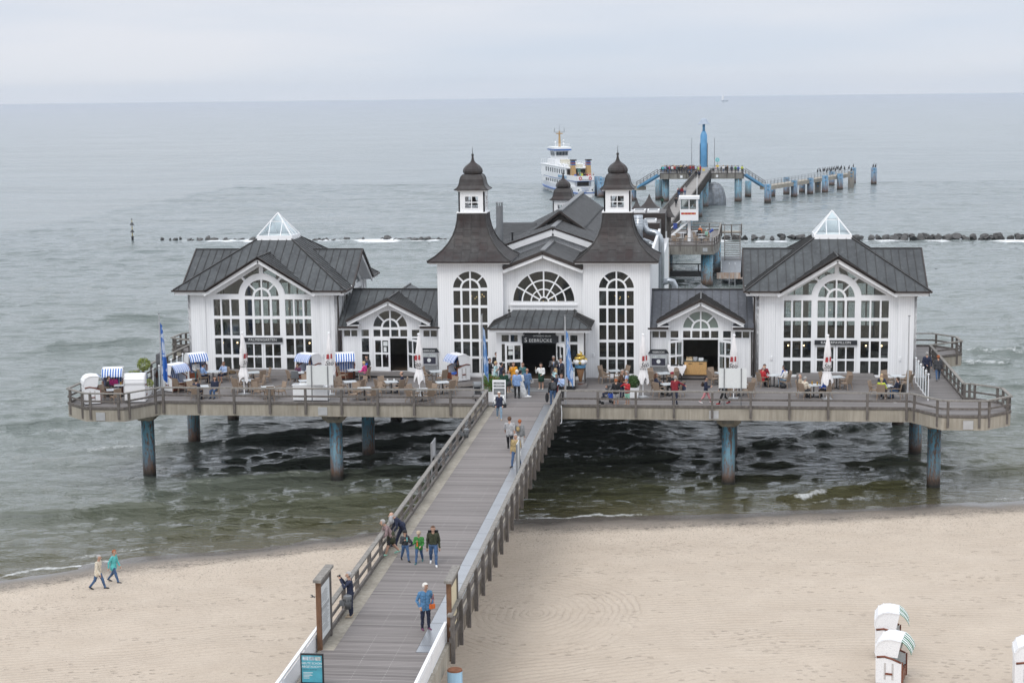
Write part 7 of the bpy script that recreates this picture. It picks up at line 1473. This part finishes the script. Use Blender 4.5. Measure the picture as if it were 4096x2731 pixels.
# ferry
FX, FY, FA = -16.4, 284.5, R(18)
F = thing('ferry', 'white passenger ferry with blue stripes and two yellow funnels, stern towards the pier', 'ferry', (FX, FY, 0), FA); F.scale = (.84, 1, 1); FW = pm('ferry_white', (.78, .79, .80), .4, .03); FB = pm('ferry_blue', (.04, .12, .36), .4, .1); FY_ = pm('funnel_yellow', (.40, .25, .10), .5, .1); FG = pm('ferry_window', (.05, .065, .075), .2, .3, 2)
sec = [(0, 2.35, 1.75), (1.2, 2.75, 2.1), (8, 3.2, 2.5), (24, 3.2, 2.4), (33, 2.5, 1.5), (40, 1.1, .5), (43, .08, .05)]
def hull(z0, z1, k0, k1): return MB().rings([[(-(w1*(1-k)+w0*k), y, z) for z, k in ((z1, k1),)] + [(-(w1*(1-k0)+w0*k0), y, z0), ((w1*(1-k0)+w0*k0), y, z0), ((w1*(1-k1)+w0*k1), y, z1)] for y, w0, w1 in sec])
hull(-.6, 2.3, 0, .95).build('hull', FW, F); MB().rings([[(-w0*1.03, y-.05, .78), (w0*1.03, y-.05, .78), (w0*1.05, y-.05, 1.02), (-w0*1.05, y-.05, 1.02)] for y, w0, w1 in sec]).build('blue_rubbing_strake', FB, F)
sec2 = [s_ for s_ in sec if s_[0] < 38]
MB().rings([[(-w0*.97, y+2.2, 2.301), (w0*.97, y+2.2, 2.301), (w0*.97, y+2.2, 3.5), (-w0*.97, y+2.2, 3.5)] for y, w0, w1 in sec2]).build('main_deckhouse', FW, F)
MB().box(-1.6, 1.6, 2.14, 2.19, 2.4, 3.45).build('stern_opening', DARKIN, F)
MB().rings([[(-w0*1.02, y, 3.501), (w0*1.02, y, 3.501), (w0*1.02, y, 3.62), (-w0*1.02, y, 3.62)] for y, w0, w1 in sec2]).build('blue_deck_edge', FB, F)
MB().rings([[(-w0*1.02, y+.02, 3.621), (w0*1.02, y+.02, 3.621), (w0*1.05, y, 4.75), (w0*.98, y+.1, 4.75), (w0*.95, y+.12, 3.7), (-w0*.95, y+.12, 3.7), (-w0*.98, y+.1, 4.75), (-w0*1.05, y, 4.75)] for y, w0, w1 in sec2]).build('stern_bulwark', FW, F)
MB().box(-2.3, 2.3, -.04, .02, 3.63, 4.74).build('stern_bulwark', FW, F)
MB().box(-2.95, 2.95, 8, 34, 3.701, 6.2).build('upper_deckhouse', FW, F); MB().box(-2.7, 2.7, 7.94, 7.99, 4.0, 5.9).build('saloon_front', DARKIN, F); MB().box(-3.15, 3.15, 5.0, 34.5, 6.201, 6.36).build('sun_deck', FW, F)
for i in range(9):
    y = 9.5+2.3*i
    for s in (-1, 1): MB().box(*sorted((s*2.955, s*2.97)), y, y+1.35, 4.7, 5.75).build('window', FG, F); MB().box(*sorted((s*3.06, s*3.14)), y-.5, y+.8, 2.55, 3.2).build('window', FG, F)
b_ = MB()
for s in (-1, 1):
    for zz in (.4, .75, 1.1): b_.path([(s*3.0, 5.2, 6.36+zz), (s*3.0, 34, 6.36+zz)], .03, 5)
for zz in (.4, .75, 1.1): b_.path([(-3, 5.2, 6.36+zz), (3, 5.2, 6.36+zz)], .03, 5)
for i in range(13):
    for s in (-1, 1): b_.path([(s*3.0, 5.2+2.4*i, 6.36), (s*3.0, 5.2+2.4*i, 7.46)], .03, 5)
b_.build('deck_rail', WHITE, F); MB().box(-2.2, 2.2, 22, 30, 6.361, 7.6).build('lower_bridge', FW, F)
WHs = MB().rings([[(-1.7, 23, 7.601), (1.7, 23, 7.601), (1.7, 28, 7.601), (-1.7, 28, 7.601)], [(-2.0, 22.6, 9.7), (2.0, 22.6, 9.7), (2.0, 28.4, 9.7), (-2.0, 28.4, 9.7)]]).build('wheelhouse', FW, F)
for i in range(4): MB().box(-1.62+.85*i, -.92+.85*i, 22.55, 22.9, 8.55, 9.4).build('window', FG, F)
for s in (-1, 1): MB().box(*sorted((s*1.75, s*1.97)), 23.5, 27.5, 8.5, 9.4).build('window', FG, F)
MB().box(-2.5, 2.5, 21.8, 28.9, 9.701, 10.05).build('wheelhouse_roof', FB, F); MB().box(-2.45, 2.45, 21.85, 28.85, 10.051, 10.5).box(-2.2, 2.2, 21.84, 21.849, 10.1, 10.4).build('roof_coaming', FW, F)
MB().path([(0, 25, 10.5), (0, 25.2, 14.2)], [.38, .2], 8).build('mast', FY_, F); MB().path([(0, 25.2, 14.2), (0, 25.2, 15.6)], .05, 5).path([(-1.4, 25.2, 13.9), (1.4, 25.2, 13.9)], .06, 5).path([(-1.4, 25.2, 13.9), (-1.4, 25.2, 14.9)], .08, 5).path([(1.4, 25.2, 13.9), (1.4, 25.2, 14.9)], .08, 5).build('radar_aerial', GREYM, F); MB().box(-.9, .9, 24.9, 25.5, 13.5, 13.7).build('mast_platform', FY_, F)
for s in (-1, 1):
    fn_ = MB().rings([[(s*2.1-.62, 3.2, 3.7), (s*2.1+.62, 3.2, 3.7), (s*2.1+.62, 4.9, 3.7), (s*2.1-.62, 4.9, 3.7)], [(s*2.1-.5, 3.9, 8.0), (s*2.1+.5, 3.9, 8.0), (s*2.1+.5, 5.2, 8.0), (s*2.1-.5, 5.2, 8.0)]]).build('funnel', FY_, F)
    for z0, m_ in ((7.0, FB), (7.33, pm('funnel_red', (.22, .05, .05), .5)), (7.62, FB)): k = (z0-3.7)/4.3; MB().box(s*2.1-.61+.1*k, s*2.1+.61-.1*k, 3.18+.7*k, 4.92+.3*k, z0, z0+.28).build('funnel_band', m_, fn_)
    MB().box(s*2.1-.6, s*2.1+.85, 3.7, 5.4, 8.001, 8.25).build('funnel_cap', BLACK, fn_)
    for x, z, y in ((s*1.35, 4.2, -.1), (s*1.9, 6.95, 5.1)):
        rg = MB().path([(x+.33*math.cos(a*.4), y, z+.33*math.sin(a*.4)) for a in range(17)], .09, 6).build('lifebuoy', pm('lifebuoy_red', (.55, .06, .03), .5), F)
MB().bar((-.4, 5.0, 6.2), (-.4, 2.6, 3.75), .9, .1).build('stair', pm('dark_green_steps', (.03, .10, .08), .6), F)
text('MÖNCHGUT', .40, FB, 'lettering', F, (0, -.12, 1.98), .01); text('OSTSEEBAD', .36, FB, 'lettering', F, (0, -.1, 1.5), .01); text('BINZ', .3, FB, 'lettering', F, (0, -.08, 1.14), .01)
text('IMO 8013144', .32, INK, 'lettering', F, (0, -.06, 3.86), .01); text('ADLER-MÖNCHGUT', .95, BLUE, 'lettering', F, (-3.36, 10.5, 4.12), .02, rz=-PI/2)
for s in (-1, 1): MB().path([(s*1.9, -.13, 1.6), (s*1.9, -.05, 1.6)], .18, 12).build('hawse_hole', BLACK, F)
for x, y in ((-2.2, 10), (-2.2, 13), (2.2, 10), (2.2, 13), (-2.3, 17), (2.3, 17)): MB().path([(x, y-.7, 6.75), (x, y+.7, 6.75)], .32, 10).build('life_raft', FW, F)
for x, y, w_, z in ((-1.0, 9, .7, 7.1), (.9, 8.5, .8, 7.0), (0, 12.5, 1.1, 7.3), (0, 19.5, 1.3, 7.7)): MB().box(x-w_, x+w_, y-.6, y+.6, 6.361, z).build('deck_locker', pm('cream_locker', (.55, .52, .42), .6), F)
b_ = MB()
for i in range(9):
    for s in (-1, 1): b_.path([(s*(.3+.22*i), 22.3, 10.5), (s*(.3+.22*i), 22.3, 11.2)], .025, 4)
b_.path([(-2.1, 22.3, 11.2), (2.1, 22.3, 11.2)], .03, 5).build('roof_rail', WHITE, F)
for x, y, z in ((-1.5, 24, 11.6), (1.4, 26, 11.9), (.9, 24, 11.2)): MB().path([(x, y, 10.5), (x, y, z)], .04, 5).sphere((x, y, z), .25, 8, 6).build('radar_dome', FW, F)
rs = random.Random(33); FM = Matrix.Translation((FX, FY, 0)) @ Matrix.Rotation(FA, 4, 'Z')
for i, (x, c) in enumerate(((-2.4, 'blue'), (-1.2, 'navy'), (-.7, 'turq'), (-.4, 'lime'), (.3, 'black'), (.75, 'dgrey'), (1.15, 'cream'), (1.5, 'rose'), (-1.6, 'brown'), (2.6, 'purple'), (1.0, 'red'))):
    p = FM @ Vector((x*.84, .9+rs.uniform(0, 1.6) if abs(x) < 1.45 else .7+rs.uniform(0, .8), 3.7)); person(p.x, p.y, rs.choice((0, 20, -40, 160, 90)), '%s clothed passenger on the open stern deck of the ferry' % NM.get(c, c), c, 'navy', hair=rs.choice(('brown', 'ghair', 'blonde', 'dbrown')), arms=('fwd', 'lap'), z=p.z, det=0, H=rs.uniform(1.6, 1.8), group='ferry passengers')
# cormorants on the jetty, gulls and swallows in the air
def bird_mesh():
    b_ = MB().sphere((0, 0, .42), .2, 8, 6, (.8, 1.0, 1.7)).path([(0, -.05, .65), (0, -.1, .9), (0, -.2, .95), (0, -.33, .93)], [.1, .06, .06, .015], 6).path([(0, .1, .25), (0, .3, .02)], [.1, .03], 6).path([(-.06, 0, .2), (-.06, -.02, 0)], .025, 4).path([(.06, 0, .2), (.06, -.02, 0)], .025, 4); return b_.mesh('cormorant', BLACK, True)
BMs = bird_mesh(); rs = random.Random(2); jd = Vector((44.6-22.9, 322-268.5, 0)).normalized(); n_ = Vector((-jd.y, jd.x, 0))
for i in range(17):
    t_ = 37+i*1.15+rs.uniform(-.4, .4); s = 1 if i % 3 else -1; o = mobj('cormorant', BMs); o.location = Vector((22.9, 268.5, 3.2+1.05))+jd*t_+n_*1.14*s; o.rotation_euler = (0, 0, rs.uniform(0, 6)); tag(o, 'dark cormorant perched on the jetty tube rail', 'bird', 'cormorants on the jetty rail')
for x, y, z, d in ((46.7, 335, 3.9, 'first of the two outer blue piles'), (51.3, 332.2, 4.0, 'outermost blue pile'), (51.9, 332.6, 4.0, 'outermost blue pile'), (44.5, 314, 4.0, 'bird stained grey pile')): o = mobj('cormorant', BMs); o.location = (x, y, z); o.rotation_euler = (0, 0, x); tag(o, 'dark cormorant standing on the '+d, 'bird', 'cormorants on '+d)
def flying(x, y, z, sz, label, col):
    b_ = MB().path([(-.3, 0, 0), (0, 0, .02), (.28, 0, 0)], [.02, .07, .02], 6)
    for s in (-1, 1): b_.add([(.1, 0, .03), (.05, s*.35, .15), (-.1, s*.7, .05), (-.08, s*.3, .08), (-.06, 0, .03)], [(0, 1, 2, 3, 4)])
    o = b_.build('flying_bird', col); o.location = (x, y, z); o.scale = (sz,)*3; o.rotation_euler = (0, .1, R(35)); tag(o, label, 'bird')
p = at(719, 1370, 3.0); flying(p.x, p.y, 3.0, .42, 'small dark swallow gliding low over the sand', BLACK); p = at(88, 332, 2); flying(p.x, p.y, 3, .9, 'dark bird far over the open sea, flag side', BLACK); p = at(2150, 622, 3); flying(p.x, p.y, 3.2, .6, 'dark bird over the water beyond the bare pole end', BLACK)
# gull on the low wing roof, tide line driftwood left to the sand texture
# ---------------------------------------------------------------- finish the bodies: one continuous surface each, clothing by region
dg = bpy.context.evaluated_depsgraph_get()
for ob, PR in BOD:
    me = bpy.data.meshes.new_from_object(ob.evaluated_get(dg)); old = ob.data; ob.modifiers.clear()
    mats = [m for m in old.materials]; n = len(me.polygons); c = np.zeros(n*3); me.polygons.foreach_get('center', c); c = c.reshape(-1, 3)
    best = np.full(n, 1e9); idx = np.zeros(n, np.int32)
    for p, q, r1, r2, m_ in PR:
        p, q = np.array(p), np.array(q); d = q-p; L = max(1e-9, d @ d); t_ = np.clip(((c-p) @ d)/L, 0, 1); dist = np.linalg.norm(c-p-t_[:, None]*d, axis=1)-(r1+(r2-r1)*t_); b = dist < best-.0005; best[b] = dist[b]; idx[b] = m_
    me.materials.clear()
    for m in mats: me.materials.append(m)
    if len(mats) > 1:                                     # folds and creases in the clothing
        nv = len(me.vertices); co = np.zeros(nv*3); me.vertices.foreach_get('co', co); co = co.reshape(-1, 3); nr = np.zeros(nv*3); me.vertex_normals.foreach_get('vector', nr); nr = nr.reshape(-1, 3)
        lv = np.zeros(len(me.loops), np.int32); me.loops.foreach_get('vertex_index', lv); lt = np.zeros(n, np.int32); me.polygons.foreach_get('loop_total', lt); cl = np.zeros(nv); cl[lv] = np.repeat(np.isin(idx, (1, 2)), lt)
        ph = (len(PEOPLE)*1.7) % 6; PEOPLE.append(1); f = np.sin(co[:, 2]*31+9*np.sin(co[:, 0]*13+ph)+5*np.sin(co[:, 1]*17))+.7*np.sin(co[:, 0]*47+co[:, 2]*19+ph*2)+.6*np.sin(co[:, 2]*58-co[:, 1]*41+ph)
        me.vertices.foreach_set('co', (co+nr*(cl*f*.0065)[:, None]).ravel())
    me.polygons.foreach_set('material_index', idx if len(mats) > 1 else idx*0); me.polygons.foreach_set('use_smooth', np.ones(n, bool)); me.name = old.name; ob.data = me; bpy.data.meshes.remove(old)
# ---------------------------------------------------------------- pale sea air
hz = MB().box(-5000, 5000, -400, 6200, -6, 60).build('haze'); hz['kind'] = 'stuff'
m = bpy.data.materials.new('haze_air'); m.use_nodes = True; t = m.node_tree; t.nodes.clear(); o_ = N(t, 'ShaderNodeOutputMaterial'); pv_ = N(t, 'ShaderNodeVolumePrincipled', ins={'Color': (.80, .86, .95, 1), 'Density': 7e-5, 'Anisotropy': .2}); t.links.new(pv_.outputs[0], o_.inputs['Volume']); hz.data.materials.clear(); hz.data.materials.append(m)
